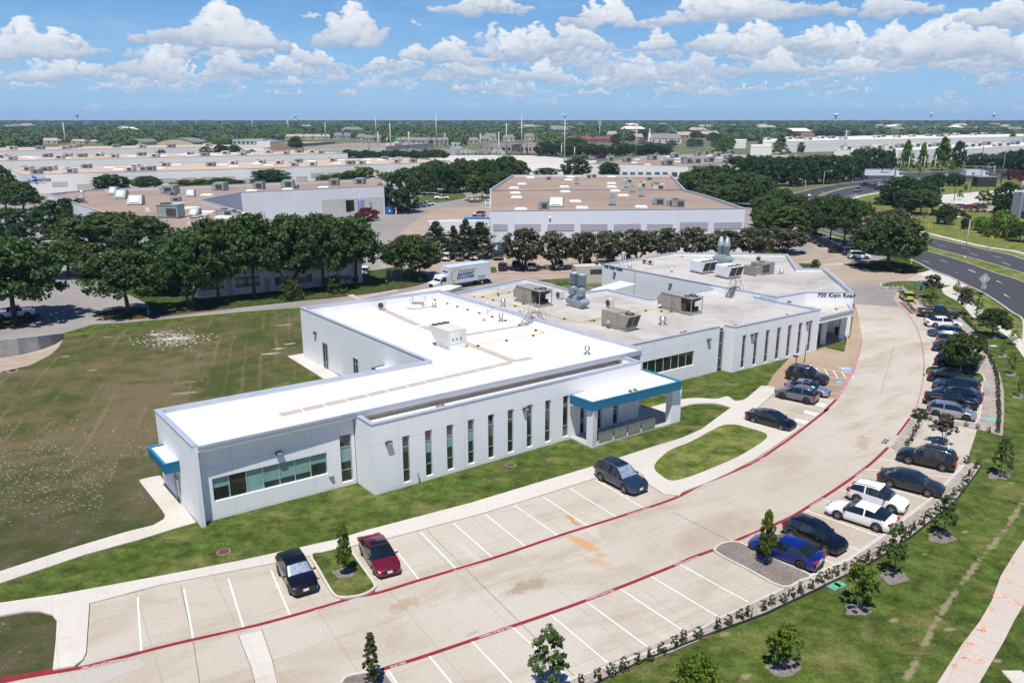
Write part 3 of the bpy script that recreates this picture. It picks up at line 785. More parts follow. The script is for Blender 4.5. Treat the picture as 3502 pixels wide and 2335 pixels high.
for t,a in(('I',(1365,95,1460,132)),('I',(1610,92,1708,130)),('I',(1985,240,2085,285)),('I',(2082,420,2175,472)),('H',(1450,865,1512,886)),('H',(1600,860,1668,882)),('H',(1210,790,1260,806)),('H',(1320,790,1380,806)),('H',(1860,945,1922,972)),('H',(1695,950,1755,975)),('H',(2110,1045,2175,1078)),('H',(2175,1165,2235,1202)),
('H',(1510,688,1580,702)),('H',(1590,730,1660,745)),('H',(1790,750,1860,766)),('H',(1870,800,1940,822)),('H',(2080,822,2150,842)),('H',(2155,880,2230,908)),('H',(1560,660,1610,668)),
('f4',(800,685,850,690)),('f4',(930,665,970,662)),('f4',(640,690,690,684)),('f4',(1500,660,1560,655)),('f4',(2080,585,2140,580)),('f4',(2200,600,2260,592))):
 band(DS,pl(t,a[:2],a[2:]),-.06,.06,.056)
for k in range(9):band(DS,pl('f4',(1130+k*45,612-k*2),(1150+k*45,620-k*2)),-.2,.2,.056)
struct('lane_dashes',DS,WHITE)
sw1=smooth_path(pl('I',(1250,340),(1290,420),(1440,500),(1560,600),(1680,740),(1830,800),(2050,930),(2200,1060),(2352,1270)),4)
sw1b=smooth_path(pl('I',(1420,290),(1400,350),(1500,420),(1640,520),(1780,650),(1920,770),(2120,870),(2300,1010),(2352,1060)),4)
struct('sidewalk',MB().prism(list(sw1)+list(sw1b)[::-1],-.05,.06),PALE)
struct('sidewalk',MB().prism(pl('b3',(2300,300),(2100,620),(2016,750),(1960,830),(1880,960),(1830,1100),(1760,1220),(1660,1350),(1520,1568),(1440,1700),(1700,1700),(1760,1568),(1900,1330),(1960,1210),(2016,1120),(2200,800),(2400,500)),-.05,.06),mat_concrete('walk_concrete',(.46,.40,.34),(.52,.46,.40),(.40,.34,.28),.3,joints=1.9,rot=-R(50)))
struct('drive_apron',MB().prism(pl('I',(910,140),(1010,122),(1100,100),(1350,190),(1600,310),(1500,330),(1400,300),(1250,290),(1180,262)),-.05,.065),PALE)
sw3=smooth_path(hp((3000,1020),(2352,802),(2000,742),(1700,672),(1400,598),(1250,555),(1000,450),(850,380),(815,340),(860,300),(980,275),(1085,258)),4)
struct('sidewalk',strip(MB(),sw3,-.8,.8,-.03,.06),PALE)
bank=pl('H',(3200,1050),(2352,850),(1960,752),(1420,632),(1250,584),(1000,500),(800,400),(780,330),(1000,265),(1100,150),(1500,130),(2352,120),(3300,130))
sheet('bank_lawn',bank,LAWN_DRY,.01)
sheet('verge',pl('I',(2352,800),(2200,690),(2000,550),(1850,440),(1640,430),(1800,640),(1930,760),(2120,860),(2352,1040)),LAWN_DRY,.02)
sheet('plaza',hp((1550,285),(1900,255),(2080,240),(2400,230),(2700,260),(2500,370),(2080,360),(1930,345),(1850,368),(1530,335)),PALE,.03)
sheet('visitor_parking',hp((1560,372),(1850,376),(2300,380),(2400,430),(1700,425)),YARD,.03)
sheet('far_lot',pl('f3',(-500,400),(120,395),(500,400),(700,420),(960,445),(1020,440),(1000,520),(720,590),(300,560),(100,500),(-400,500)),PALE,.03)
struct('street',MB().sheet(pl('f3',(-500,375),(350,380),(700,395),(1050,420),(1050,432),(700,408),(350,392),(-500,388)),.02),ASPHALT)
MR=MB()
for t,x,y,a,b_ in(('b3',1060,1150,75,35),('b3',640,1485,95,50),('b3',1272,965,78,40),('b3',1545,735,78,36),('b3',1875,378,62,28),('L',690,655,95,45),('J',2040,290,75,28),('J',2270,880,85,40),('J',2165,560,80,28),('I',1715,775,40,16),('I',1945,985,90,30),('I',1500,690,45,15),('b3',1870,1180,10,4)):
 MR.sheet(ragged(t,x,y,a,b_,x,26),.034 if t!='L' else .17)
struct('mulch_rings',MR,MULCH)
SP=MB();rng=random.Random(4)
for(x,y)in((1960,890),(1925,985),(1960,1095),(1850,1070),(1905,1085),(1835,1155),(1775,1250),(1765,1270),(1775,1280),(1700,1350),(1730,1365),(1660,1415),(1700,1435),(1745,1450),(1600,1480),(1980,1110)):
 for _ in range(4):
  a=rng.uniform(0,6.28);p_=W('b3',x+rng.uniform(-12,12),y+rng.uniform(-12,12))
  band(SP,[(p_.x,p_.y),(p_.x+.3*math.cos(a),p_.y+.3*math.sin(a))],-.025,.025,.066)
struct('spray_marks',SP,simple('orange_marking_paint',(.75,.24,.08),.8))
WORD=simple('fire_lane_letters',(.62,.48,.50),.8,0,.25,6)
def words(t,lst,flip=False):
 for x0,y0,x1,y1,txt in lst:
  a,b=W(t,x0,y0,.052),W(t,x1,y1,.052);d=b-a;L=d.length
  if flip:a,d=b,-d
  u=Vector((-d.y,d.x,0)).normalized()*.085
  tag(lettering(txt,.245,WORD,None,a-u,(0,0,math.atan2(d.y,d.x)),.002,name='fire_lane_words',spacing=max(.8,L/(.165*len(txt))*.85)),kind='structure')
words('L',((432,957,525,935,'FIRE LANE'),(562,918,665,893,'NO PARKING'),(1608,622,1690,600,'FIRE LANE'),(1715,592,1803,568,'NO PARKING')))
words('b1',((466,1480,545,1465,'FIRE LANE'),(578,1452,665,1437,'NO PARKING'),(1207,1308,1278,1292,'FIRE LANE'),(1306,1283,1385,1266,'NO PARKING')))
words('b2',((1287,757,1333,743,'FIRE LANE'),(1350,738,1403,721,'NO PARKING'),(1755,602,1797,588,'FIRE LANE'),(1810,585,1855,569,'NO PARKING')))
words('b2',((943,1291,1010,1268,'NO PARKING'),(1030,1263,1088,1243,'FIRE LANE'),(1552,1077,1610,1055,'NO PARKING'),(1627,1050,1675,1032,'FIRE LANE'),(415,1468,483,1445,'FIRE LANE')),True)
words('b3',((137,461,170,445,'FIRE LANE'),(183,440,218,426,'NO PARKING'),(457,316,480,300,'FIRE LANE'),(492,296,514,280,'NO PARKING'),(637,203,658,187,'FIRE LANE')))
words('b3',((42,881,92,862,'NO PARKING'),(107,856,150,840,'FIRE LANE'),(458,719,505,699,'NO PARKING'),(803,545,832,526,'NO PARKING'),(840,522,868,506,'FIRE LANE'),(1062,373,1084,356,'NO PARKING'),(1090,352,1110,338,'FIRE LANE')),True)
# ------ main building
def mat_wall(name,c,zj=None,vj=0,wear=.06):
 """painted tilt-wall panel: faint streaks, horizontal reveal, vertical joints"""
 m,t,b=nt(name)
 p=pos(t)
 n1=noise(t,mapping(t,p,0,(1,1,.18)).outputs[0],.7,6,.65);n2=noise(t,p,.12,4)
 f=math_(t,'ADD',math_(t,'MULTIPLY',n1.outputs[0],.6),math_(t,'MULTIPLY',n2.outputs[0],.4))
 r=ramp(t,f,[(.32,tuple(v*(1-wear)for v in c)),(.68,tuple(min(1,v*(1+wear*.5))for v in c))])
 base=r.outputs[0]
 sp=nd(t,'ShaderNodeSeparateXYZ');t.links.new(p,sp.inputs[0])
 if zj:
  for z in zj:base=mixc(t,math_(t,'MULTIPLY',math_(t,'LESS_THAN',math_(t,'ABSOLUTE',math_(t,'SUBTRACT',sp.outputs[2],z)),.025),.45),base,tuple(v*.5 for v in c))
 if vj:
  q=mapping(t,p,-R(33));s2=nd(t,'ShaderNodeSeparateXYZ');t.links.new(q.outputs[0],s2.inputs[0])
  k=math_(t,'LESS_THAN',math_(t,'PINGPONG',s2.outputs[0],vj/2),.022)
  base=mixc(t,math_(t,'MULTIPLY',k,.40),base,tuple(v*.5 for v in c))
 dirt=ramp(t,math_(t,'ADD',sp.outputs[2],math_(t,'MULTIPLY',n1.outputs[0],.7)),[(.35,(1,)*3),(.62,(0,)*3)])
 base=mixc(t,math_(t,'MULTIPLY',dirt.outputs[0],.30),base,(.42,.36,.27))
 t.links.new(base,b.inputs['Base Color']);b.inputs['Roughness'].default_value=.75;b.inputs['Specular IOR Level'].default_value=.3
 MATS[name]=m
 return m
def mat_roof(name,c,stain,amt,scale=.25,spots=.0):
 m,t,b=nt(name)
 p=pos(t)
 n1=noise(t,p,scale,7,.66,.7);n2=noise(t,p,scale*6,6,.7);n3=noise(t,mapping(t,p,-R(33),(.2,1.6,1)).outputs[0],scale*2.2,5,.6)
 base=mixc(t,math_(t,'MULTIPLY',ramp(t,n1.outputs[0],[(.42,(0,)*3),(.72,(1,)*3)]).outputs[0],amt),c,stain)
 base=mixc(t,1.0,base,ramp(t,n2.outputs[0],[(.3,(.93,)*3),(.7,(1.05,)*3)]).outputs[0],'MULTIPLY')
 base=mixc(t,math_(t,'MULTIPLY',ramp(t,n3.outputs[0],[(.60,(0,)*3),(.78,(1,)*3)]).outputs[0],amt*.6),base,tuple(v*.8 for v in stain))
 if spots:base=mixc(t,math_(t,'MULTIPLY',ramp(t,noise(t,p,.8,4,.6).outputs[0],[(.66,(0,)*3),(.74,(1,)*3)]).outputs[0],spots),base,(.46,.30,.20))
 t.links.new(base,b.inputs['Base Color']);b.inputs['Roughness'].default_value=.8;b.inputs['Specular IOR Level'].default_value=.25
 MATS[name]=m
 return m
WALLM=mat_wall('white_panel_wall',(.76,.765,.775),(4.25,),6.2)
WALL2=mat_wall('plain_white_wall',(.74,.745,.755))
ROOFN=mat_roof('new_white_roof',(.76,.755,.74),(.60,.54,.46),.42,.3)
ROOFL=mat_roof('low_white_roof',(.78,.765,.74),(.60,.50,.40),.5,.5,.55)
ROOFO=mat_roof('weathered_roof',(.47,.445,.41),(.27,.245,.215),.85,.13)
ROOFO2=mat_roof('weathered_roof_porch',(.54,.51,.47),(.36,.27,.21),.75,.35,.5)
COPE=simple('metal_coping',(.44,.48,.56),.45,.25,.10,1.0)
TEAL=simple('teal_fascia_panel',(.006,.125,.235),.45,0,.10,.6)
TEALTOP=simple('teal_cap',(.01,.20,.37),.4,0,.08,.6)
FRAME=simple('anodised_frame',(.50,.53,.54),.4,.6,.06,3)
DARKM=simple('dark_bronze_metal',(.045,.043,.045),.5,.3,.15,4)
STEEL=simple('galvanised_steel',(.46,.48,.50),.45,.7,.15,4)
GREYM=simple('grey_metal',(.30,.31,.32),.55,.3,.15,2)
def mat_glass(name,c,rough=.03,spec=.9,var=0):
 m,t,b=nt(name)
 p=pos(t)
 n=noise(t,p,.55,3,.5)
 r=ramp(t,n.outputs[0],[(.35,tuple(v*(1-var)for v in c)),(.65,tuple(v*(1+var)for v in c))])
 t.links.new(r.outputs[0],b.inputs['Base Color'])
 b.inputs['Roughness'].default_value=rough;b.inputs['Specular IOR Level'].default_value=spec;b.inputs['IOR'].default_value=1.5
 return m
GLASS=mat_glass('dark_window_glass',(.014,.017,.019),var=.5)
GLASSB=mat_glass('bronze_spandrel_glass',(.040,.030,.030),var=.3)
BLIND=mat_glass('glass_over_blind',(.20,.345,.325),.06,.7,.12)
BLIND2=mat_glass('glass_over_grey_blind',(.105,.105,.10),.06,.7,.25)
GREENGL=mat_glass('green_tinted_glass',(.018,.040,.036),var=.5)
TEALGL=mat_glass('teal_window_glass',(.07,.15,.165),.05,.8,.25)
RAILGL=mat_glass('railing_glass',(.20,.235,.20),.08,.6,.1)
def wall_panel(mb,p0,p1,z0,z1,holes=(),depth=.22,m=0):
 """front face of a wall from p0 to p1 (outside to the right), with real openings and jambs"""
 e=Vector((p1[0]-p0[0],p1[1]-p0[1]));L=e.length;e/=L
 n=Vector((e.y,-e.x))
 pt=lambda s,z,d=0:(p0[0]+e.x*s-n.x*d,p0[1]+e.y*s-n.y*d,z)
 ss=sorted({0,L}|{h[0]for h in holes}|{h[1]for h in holes});zs=sorted({z0,z1}|{h[2]for h in holes}|{h[3]for h in holes})
 for a,b in zip(ss,ss[1:]):
  for c,d in zip(zs,zs[1:]):
   ms,mz=(a+b)/2,(c+d)/2
   if any(h[0]<ms<h[1]and h[2]<mz<h[3]for h in holes):continue
   mb.face([pt(a,c),pt(b,c),pt(b,d),pt(a,d)],m)
 for s0,s1,a,b in holes:
  mb.face([pt(s0,a),pt(s1,a),pt(s1,a,depth),pt(s0,a,depth)][::-1],m)
  mb.face([pt(s0,b),pt(s1,b),pt(s1,b,depth),pt(s0,b,depth)],m)
  mb.face([pt(s0,a),pt(s0,b),pt(s0,b,depth),pt(s0,a,depth)],m)
  mb.face([pt(s1,a),pt(s1,b),pt(s1,b,depth),pt(s1,a,depth)][::-1],m)
 return mb
def window(parent,p0,p1,s0,s1,z0,z1,cols,rows,mats,depth=.16,fw=.055,name='window',bars=None):
 """frame with mullions; every light its own pane. cols/rows = fractions; mats[row][col]"""
 e=Vector((p1[0]-p0[0],p1[1]-p0[1])).normalized();n=Vector((e.y,-e.x))
 org=Vector((p0[0],p0[1]))+e*s0-n*depth
 pt=lambda s,z,d=0:Vector((org.x+e.x*s+n.x*d,org.y+e.y*s+n.y*d,z))
 Wd,Hh=s1-s0,z1-z0
 xs=[0]+[c*Wd for c in cols]+[Wd];zs=[z0]+[z0+r*Hh for r in rows]+[z1]
 fr=MB()
 for i,x in enumerate(xs):
  xx=min(max(x,fw/2),Wd-fw/2)
  fr.beam(pt(xx,z0),pt(xx,z1),fw,.09)
 for i in range(len(xs)-1):
  for k_,z in enumerate(zs):
   if bars is not None and 0<k_<len(zs)-1 and(k_-1)not in bars:continue
   zz=min(max(z,z0+fw/2),z1-fw/2)
   fr.beam(pt(xs[i]+fw/2+.002,zz),pt(xs[i+1]-fw/2-.002,zz),.085,fw-.004)
 f=fr.build(name,FRAME,parent,world=True)
 for r in range(len(zs)-1):
  for c in range(len(xs)-1):
   m=mats[r][c]if isinstance(mats[r],(list,tuple))else mats[r]
   MB().face([pt(xs[c],zs[r],-.01),pt(xs[c+1],zs[r],-.01),pt(xs[c+1],zs[r+1],-.01),pt(xs[c],zs[r+1],-.01)]).build('pane',m,f,world=True)
 return f
ZR=6.38
F0,F1,F2=W('C',525,530,ZR),W('C',145,158,ZR),W('D',828,102,ZR)
F3,F4,F5=W('t4',2012,300,ZR),W('A',300,567,ZR),W('A',2352,1160,ZR)
bld=thing('office_building','long low white office building with flat roofs, slot windows and teal entrance canopy','building',((F0.x+F5.x)/2,(F0.y+F5.y)/2+15,0))
def part(mb,name,m,parent=None):return mb.build(name,m,parent or bld,world=True)
def cope(path,z,w=.36,h=.09,closed=False,m=None,name='coping',over=.05):
 return part(strip(MB(),path,-over,w,z,z+h,closed=closed),name,m or COPE)
xy=lambda p:Vector((p[0],p[1]))
uA=(xy(F5)-xy(F0)).normalized();nA=Vector((uA.y,-uA.x))
wing_path=[xy(F0),xy(F1),xy(F2),xy(F3),xy(F4),xy(F5)]
part(strip(MB(),wing_path,-.32,0,-.05,ZR),'wall',WALL2)
part(strip(MB(),wing_path,-.40,.05,ZR+.002,ZR+.09),'coping',COPE)
inner=offset_path(wing_path,-.30)
def roofz(p):return ZR-.06-.030*max(0,-(xy(p)-xy(F0)).dot(nA))
ra,rb=inner[0],inner[5]
q0=ra+nA*.05;q5=rb+nA*.05
poly=[q0,q5]+[inner[4],inner[3],inner[2],inner[1]]
rf=MB();rf.face([(p.x,p.y,roofz(p))for p in poly])
roof_main=part(rf,'roof',ROOFN)
d_front=.9
fa=[q0-nA*d_front*2.2,q5-nA*d_front*2.2]
fas=MB().hexa([(q0.x,q0.y,ZR-.46),(q5.x,q5.y,ZR-.46),(q5.x-nA.x*2.4,q5.y-nA.y*2.4,ZR-.46),(q0.x-nA.x*2.4,q0.y-nA.y*2.4,ZR-.46),
(q0.x,q0.y,ZR-.08),(q5.x,q5.y,ZR-.08),(q5.x-nA.x*2.4,q5.y-nA.y*2.4,ZR-.16),(q0.x-nA.x*2.4,q0.y-nA.y*2.4,ZR-.16)])
part(fas,'fascia',WALL2)
part(strip(MB(),[q0,q5],-.10,.02,ZR-.10,ZR+.05),'roof_edge',COPE)
a0,a1=W('C',640,1285),W('C',2178,885)
s0,_=on_wall(a0,a1,'C',732,960);s1,_=on_wall(a0,a1,'C',1880,675)
zt=on_wall(a0,a1,'C',718,845)[1];zb=on_wall(a0,a1,'C',745,1075)[1]
cols=[(on_wall(a0,a1,'C',x,y)[0]-s0)/(s1-s0)for x,y in((900,920),(1075,880),(1240,835),(1405,795),(1560,755),(1718,715))]
w0,w1=on_wall(a0,a1,'C',2015,650)[0],on_wall(a0,a1,'C',2130,620)[0]
wt,wb=on_wall(a0,a1,'C',2005,414)[1],on_wall(a0,a1,'C',2030,885)[1]
LA=(xy(a1)-xy(a0)).length
wl=MB();wall_panel(wl,a0,a1,-.05,ZR-.46,[(s0,s1,zb,zt),(w0,w1,wb,wt)])
part(wl,'wall',WALLM)
window(bld,a0,a1,s0,s1,zb,zt,cols,[.28,.55],[[GLASS,GLASS,BLIND,GREENGL,GREENGL,GREENGL,GREENGL],[GLASS,GLASS,BLIND,BLIND,BLIND,BLIND,GREENGL],[BLIND,GLASSB,BLIND,BLIND,BLIND,BLIND,BLIND]],fw=.05,bars=())
window(bld,a0,a1,w0,w1,wb,wt,[],[.25,.42,.74],[[GLASSB],[GLASS],[BLIND],[GLASSB]],bars=(0,2))
b0,b1=W('D',300,1452),W('E',1303,1107)
PT,PLOW=6.0,5.32
holes=[]
wz1=on_wall(b0,b1,'D',575,862)[1];wz0=on_wall(b0,b1,'D',590,1328)[1]
for l,r in(((583,1090),(657,1080)),((810,1020),(881,1010)),((1025,970),(1095,960)),((1237,920),(1303,905)),((1440,860),(1503,850)),((1636,815),(1698,800)),((1828,760),(1886,750)),((2012,715),(2070,700)),((2190,670),(2250,655))):
 holes.append((on_wall(b0,b1,'D',*l)[0],on_wall(b0,b1,'D',*r)[0],wz0,wz1))
for l,r in(((525,1150),(595,1130)),((762,1120),(815,1105)),((968,1050),(1037,1030))):
 holes.append((on_wall(b0,b1,'E',*l)[0],on_wall(b0,b1,'E',*r)[0],.18,wz1))
wl=MB();wall_panel(wl,b0,b1,-.05,PLOW-.32,holes)
part(wl,'wall',WALLM)
tints=[(GREENGL,GLASSB,GLASSB),(GLASS,BLIND,GLASSB),(GREENGL,BLIND,GLASSB),(GLASS,BLIND,GLASSB),(GLASS,BLIND2,GLASSB),(GLASS,GLASS,GLASS),(GREENGL,BLIND2,GLASS),(GREENGL,BLIND2,GLASS),(BLIND2,GREENGL,GLASS),(GLASS,BLIND2,GLASS),(GLASS,GREENGL,GLASS),(GLASS,BLIND2,GLASS)]
for h,tt in zip(holes,tints):
 window(bld,b0,b1,*h,[],[.26,.50,.76],[[tt[0]],[GREENGL if tt[1]is not GLASSB else GLASSB],[tt[1]],[tt[2]]],bars=(0,2))
sideL=W('D',122,1320)
back_off=(xy(sideL)-xy(b0))
b1b=xy(b1)+back_off
for a_,b_ in((sideL,b0),(b1,b1b)):part(wall_panel(MB(),a_,b_,-.05,PLOW-.32),'wall',WALLM)
ppath=[xy(sideL),xy(b0),xy(b1),b1b]
part(strip(MB(),ppath,0,.30,PLOW-.32,PT),'parapet',WALLM)
part(strip(MB(),ppath,-.05,.36,PT+.002,PT+.09),'coping',COPE)
lowp=[xy(sideL)-nA*.4,xy(b0),xy(b1),b1b-nA*.4]
li=offset_path(ppath,.15)
part(MB().sheet(li,PLOW),'lower_roof',ROOFL)
cl0,cl1=xy(sideL)-nA*.02,b1b-nA*.02
e_=(cl1-cl0).normalized()
part(MB().beam((cl0.x-.0*e_.x,cl0.y,(PLOW+ZR-.46)/2),(cl1.x+e_.x*2.2,cl1.y+e_.y*2.2,(PLOW+ZR-.46)/2),.2,ZR-.46-PLOW+.3),'clerestory_wall',simple('shaded_tan_wall',(.50,.44,.36),.8))  # tan tone puts overhang shade and beige bounce into the wall colour
pierb=W('E',1365,962)
ZC,ZCB=4.62,3.74
K0,K1,K2,K3=W('E',690,885,ZC),W('E',1890,597,ZC),W('E',1375,434,ZC),W('E',387,780,ZC)
kp=[xy(K3),xy(K0),xy(K1),xy(K2)]
fz=part(strip(MB(),kp,0,.16,ZCB,ZC-.06),'canopy_fascia',TEAL)
part(strip(MB(),kp,-.03,.20,ZC-.058,ZC),'canopy_cap',TEALTOP,fz)
part(MB().prism(offset_path(kp,.15),ZCB+.12,ZC-.16),'canopy_roof',ROOFL)
for(xa,ya),(xb,yb),(xc,yc)in(((605,1478),(688,1520),(745,1478)),((1662,1165),(1742,1190),(1862,1152))):
 A_,B_,C_=W('E',xa,ya),W('E',xb,yb),W('E',xc,yc)
 D_=A_+C_-B_
 part(MB().prism([A_,B_,C_,D_],-.05,ZCB+.02),'canopy_column',WALL2)
 part(strip(MB(),[xy(p)for p in(A_,B_,C_,D_)],-.03,.01,-.05,.16,closed=True),'column_base',GREYM)
slab=pl('E',(378,1366),(602,1478),(690,1520),(745,1488),(1000,1400),(1500,1255),(1735,1192),(1660,1040),(1560,1025),(1420,975),(1300,955),(1300,1105))
part(MB().prism(slab,-.05,.17),'porch_slab',simple('porch_concrete',(.40,.38,.355),.8,0,.12,1.5))
rail_a,rail_b=W('E',775,1440,.17),W('E',1522,1228,.17)
rl=thing('glass_railing','low glass railing on metal posts along the porch under the teal canopy','railing',rail_a)
rd_=rail_b-rail_a
for k,x in enumerate((775,862,1010,1090,1228,1310,1445,1522)):
 s=(x-775)/(1522-775);s=s*.93+.07*s*s
 p_=rail_a+rd_*s
 MB().box(p_,(.06,.06,1.0),math.atan2(rd_.y,rd_.x)).build('post',simple('brass_post',(.42,.38,.27),.4,.5),rl,world=True)
for k in range(4):
 p_,q_=rail_a+rd_*(k/4+.012),rail_a+rd_*((k+1)/4-.012)
 MB().beam((p_.x,p_.y,.67),(q_.x,q_.y,.67),.02,.78).build('glass_panel',RAILGL,rl,world=True)
MB().beam((rail_a.x,rail_a.y,1.19),(rail_b.x,rail_b.y,1.19),.06,.04).build('handrail',STEEL,rl,world=True)
ZS,ZSB=3.95,3.1
S=[W('C',252,482,ZS),W('C',72,518,ZS),W('C',240,698,ZS),W('C',418,655,ZS)]
sp_=[xy(p)for p in S]
f_=part(strip(MB(),sp_,0,.14,ZSB,ZS-.05),'canopy_fascia',TEAL);part(strip(MB(),sp_,-.03,.17,ZS-.048,ZS),'canopy_cap',TEALTOP,f_)
part(MB().prism(offset_path(sp_,.12),ZSB+.1,ZS-.14),'canopy_roof',ROOFL)
eb=(xy(F0)-xy(F1));eL=eb.length;ebn=eb/eL
dn=Vector((ebn.y,-ebn.x))
ds0=on_wall(F1,F0,'C',365,960)[0];ds1=on_wall(F1,F0,'C',410,1010)[0]
window(bld,xy(F1)+dn*.03,xy(F0)+dn*.03,ds0,ds1,.03,2.35,[],[.12,.86],[[GLASS],[BLIND],[GLASS]],depth=0,name='door')
for(x0,y0,x1,y1,yt,yb)in((2168,620,2203,640,533,706),):
 g0,g1=on_wall(F3,F2,'t4',x0,y0)[0],on_wall(F3,F2,'t4',x1,y1)[0]
 nb=Vector(((F2-F3).y,-(F2-F3).x)).normalized()
 z1_,z0_=on_wall(F3,F2,'t4',x0,yt)[1],on_wall(F3,F2,'t4',x1,yb)[1]
 window(bld,xy(F3)+nb*.03,xy(F2)+nb*.03,g0,g1,z0_,z1_,[.5],[.28,.75],[[GREENGL,GREENGL],[GLASS,BLIND2],[GLASS,GLASS]],depth=0)
nb=Vector(((F2-F3).y,-(F2-F3).x)).normalized()
for(x0,x1,yt,yb)in((13,44,540,700),(215,247,635,730)):
 g0,g1=on_wall(F3,F2,'t5',x0,(yt+yb)/2)[0],on_wall(F3,F2,'t5',x1,(yt+yb)/2+10)[0]
 window(bld,xy(F3)+nb*.03,xy(F2)+nb*.03,g0,g1,z0_,z1_,[.5],[.28,.75],[[GREENGL,BLIND2],[GLASS,GREENGL],[GLASS,GLASS]],depth=0)
L23=(xy(F2)-xy(F3)).length;e23=(xy(F2)-xy(F3))/L23
gq=on_wall(F3,F2,'t5',425,690)[0]
cq=xy(F3)+e23*(gq-.2)
cp=[cq+nb*.0,cq+nb*1.5,cq+nb*1.5+e23*2.6,cq+e23*2.6]
cp2=[cp[0],cp[1],cp[2],cp[3]]
part(strip(MB(),cp2,0,.14,3.3,3.95),'canopy_fascia',TEAL);part(MB().prism(offset_path(cp2,.13),3.4,3.85),'canopy_roof',ROOFL)
def wall_lamp(p0,p1,t,x,y,off=.0):
 s,z=on_wall(p0,p1,t,x,y);e=Vector((p1[0]-p0[0],p1[1]-p0[1])).normalized();n=Vector((e.y,-e.x))
 c=xy(p0)+e*s+n*.16
 m=MB().box((c.x,c.y,z-.12),(.52,.30,.26),math.atan2(e.y,e.x),top=(.9,.75))
 lp=part(m,'wall_lamp',DARKM)
 c2=c+n*.16
 part(MB().box((c2.x,c2.y,z-.08),(.38,.03,.14),math.atan2(e.y,e.x)),'lens',simple('lamp_lens',(.45,.42,.36),.3),lp)
wall_lamp(a0,a1,'C',1390,578);wall_lamp(b0,b1,'D',432,918);wall_lamp(b0,b1,'D',1806,578)
wall_lamp(xy(F3),xy(F2),'t4',2116,466)
q_=on_wall(a0,a1,'C',1918,815);e=(xy(a1)-xy(a0)).normalized();n=Vector((e.y,-e.x));c=xy(a0)+e*q_[0]+n*.05
part(MB().ball((c.x,c.y,q_[1]),.20,12,sc=(1,1,1)),'wall_bell',GREYM)
q_=on_wall(b0,b1,'D',728,1250);c=xy(b0)+e*q_[0]+n*.06
part(MB().box((c.x,c.y,q_[1]-.2),(.12,.1,.5)),'hose_tap',GREYM)
ZO=5.55
O0,O1,O1b,O2,O3=W('B',395,862,ZO),W('B',1110,712,ZO),W('B',1145,703,ZO),W('B',1235,720,ZO),W('B',1935,573,ZO)
O4,O5=W('B',1578,508,ZO),W('B',1110,388,ZO)
O6,O7,O8=W('B',590,480,ZO),W('B',535,487,ZO),W('A',1990,556,ZO)
O9,O10=W('A',1720,590,ZO),W('A',1160,445,ZO)
o0=xy(O1)+(xy(O0)-xy(O1))*1.02
ob=[xy(p)for p in(O2,O3,O4,O5,O6,O7,O8,O9,O10)]+[xy(F4)+(xy(F5)-xy(F4)).normalized()*.1]
def wall_holes(p0,p1,t,prs,zt,zb):return[(on_wall(p0,p1,t,*l)[0],on_wall(p0,p1,t,*r)[0],zb,zt)for l,r in prs]
g=on_wall(o0,O1,'B',500,1040)[0],on_wall(o0,O1,'B',896,965)[0]
rz1,rz0=on_wall(o0,O1,'B',900,908)[1],on_wall(o0,O1,'B',892,1025)[1]
wl=MB();wall_panel(wl,o0,O1,-.05,ZO-.7,[(g[0]-3.2,g[1],rz0,rz1)])
h7=wall_holes(O2,O3,'B',(((1287,920),(1318,915)),((1385,900),(1416,895)),((1478,875),(1509,870)),((1570,850),(1602,845)),((1660,830),(1691,825)),((1747,805),(1778,800)),((1833,785),(1861,780))),on_wall(O2,O3,'B',1310,783)[1],on_wall(O2,O3,'B',1290,1053)[1])
wall_panel(wl,O1b,O2,-.05,ZO-.7);wall_panel(wl,O2,O3,-.05,ZO-.7,h7)
part(wl,'wall',mat_wall('old_block_wall',(.73,.74,.755),(4.1,),5.4))
window(bld,o0,O1,g[0]-3.2,g[1],rz0,rz1,[k/9 for k in range(1,9)],[],[[GLASS]*9])
for h in h7:window(bld,O2,O3,*h,[],[.25,.75],[[GLASS],[GLASS],[GLASS]])
sl0=xy(O1);sl1=xy(O1b)
window(bld,sl0,sl1,0,(sl1-sl0).length,.35,ZO-.25,[],[.25,.62],[[GLASS],[GLASS],[GLASS]],depth=.12,fw=.04)
opath=[o0,xy(O1)]
ring=[xy(O1b),xy(O2),xy(O3),xy(O4),xy(O5),xy(O6),xy(O7),xy(O8),xy(O9),xy(O10),ob[-1]]
part(strip(MB(),opath,0,.28,ZO-.7,ZO),'parapet',WALL2);part(strip(MB(),opath,-.05,.33,ZO+.002,ZO+.08),'coping',COPE)
part(strip(MB(),ring[:3],0,.28,ZO-.7,ZO),'parapet',WALL2)
part(strip(MB(),ring[2:],0,.28,-.05,ZO),'wall',WALL2)
part(strip(MB(),ring,-.05,.33,ZO+.012,ZO+.09),'coping',COPE)
rpoly=[o0+(xy(F4)-xy(F5)).normalized()*.3,xy(O1),xy(O1b)]+ring[1:]
roof_old=part(MB().sheet(rpoly,ZO-.62),'roof',ROOFO)
ZT=6.02
TT=[W('B',x,y,ZT)for x,y in((145,203),(1110,385),(1580,472),(1820,432),(2210,437),(1970,237),(1745,238),(1780,232),(1665,120),(718,108))]
tp=[xy(p)for p in TT]
tp=[tp[0],tp[1],tp[2],tp[3],tp[4],tp[5],tp[6],tp[8],tp[9]]
part(strip(MB(),tp,0,.30,-.05,ZT,closed=True),'wall',mat_wall('back_block_wall',(.74,.75,.765),(),6.0))
part(strip(MB(),tp,-.05,.35,ZT+.002,ZT+.09,closed=True),'coping',COPE)
roof_back=part(MB().sheet(offset_path(tp,.15,True),ZT-.42),'roof',ROOFO)
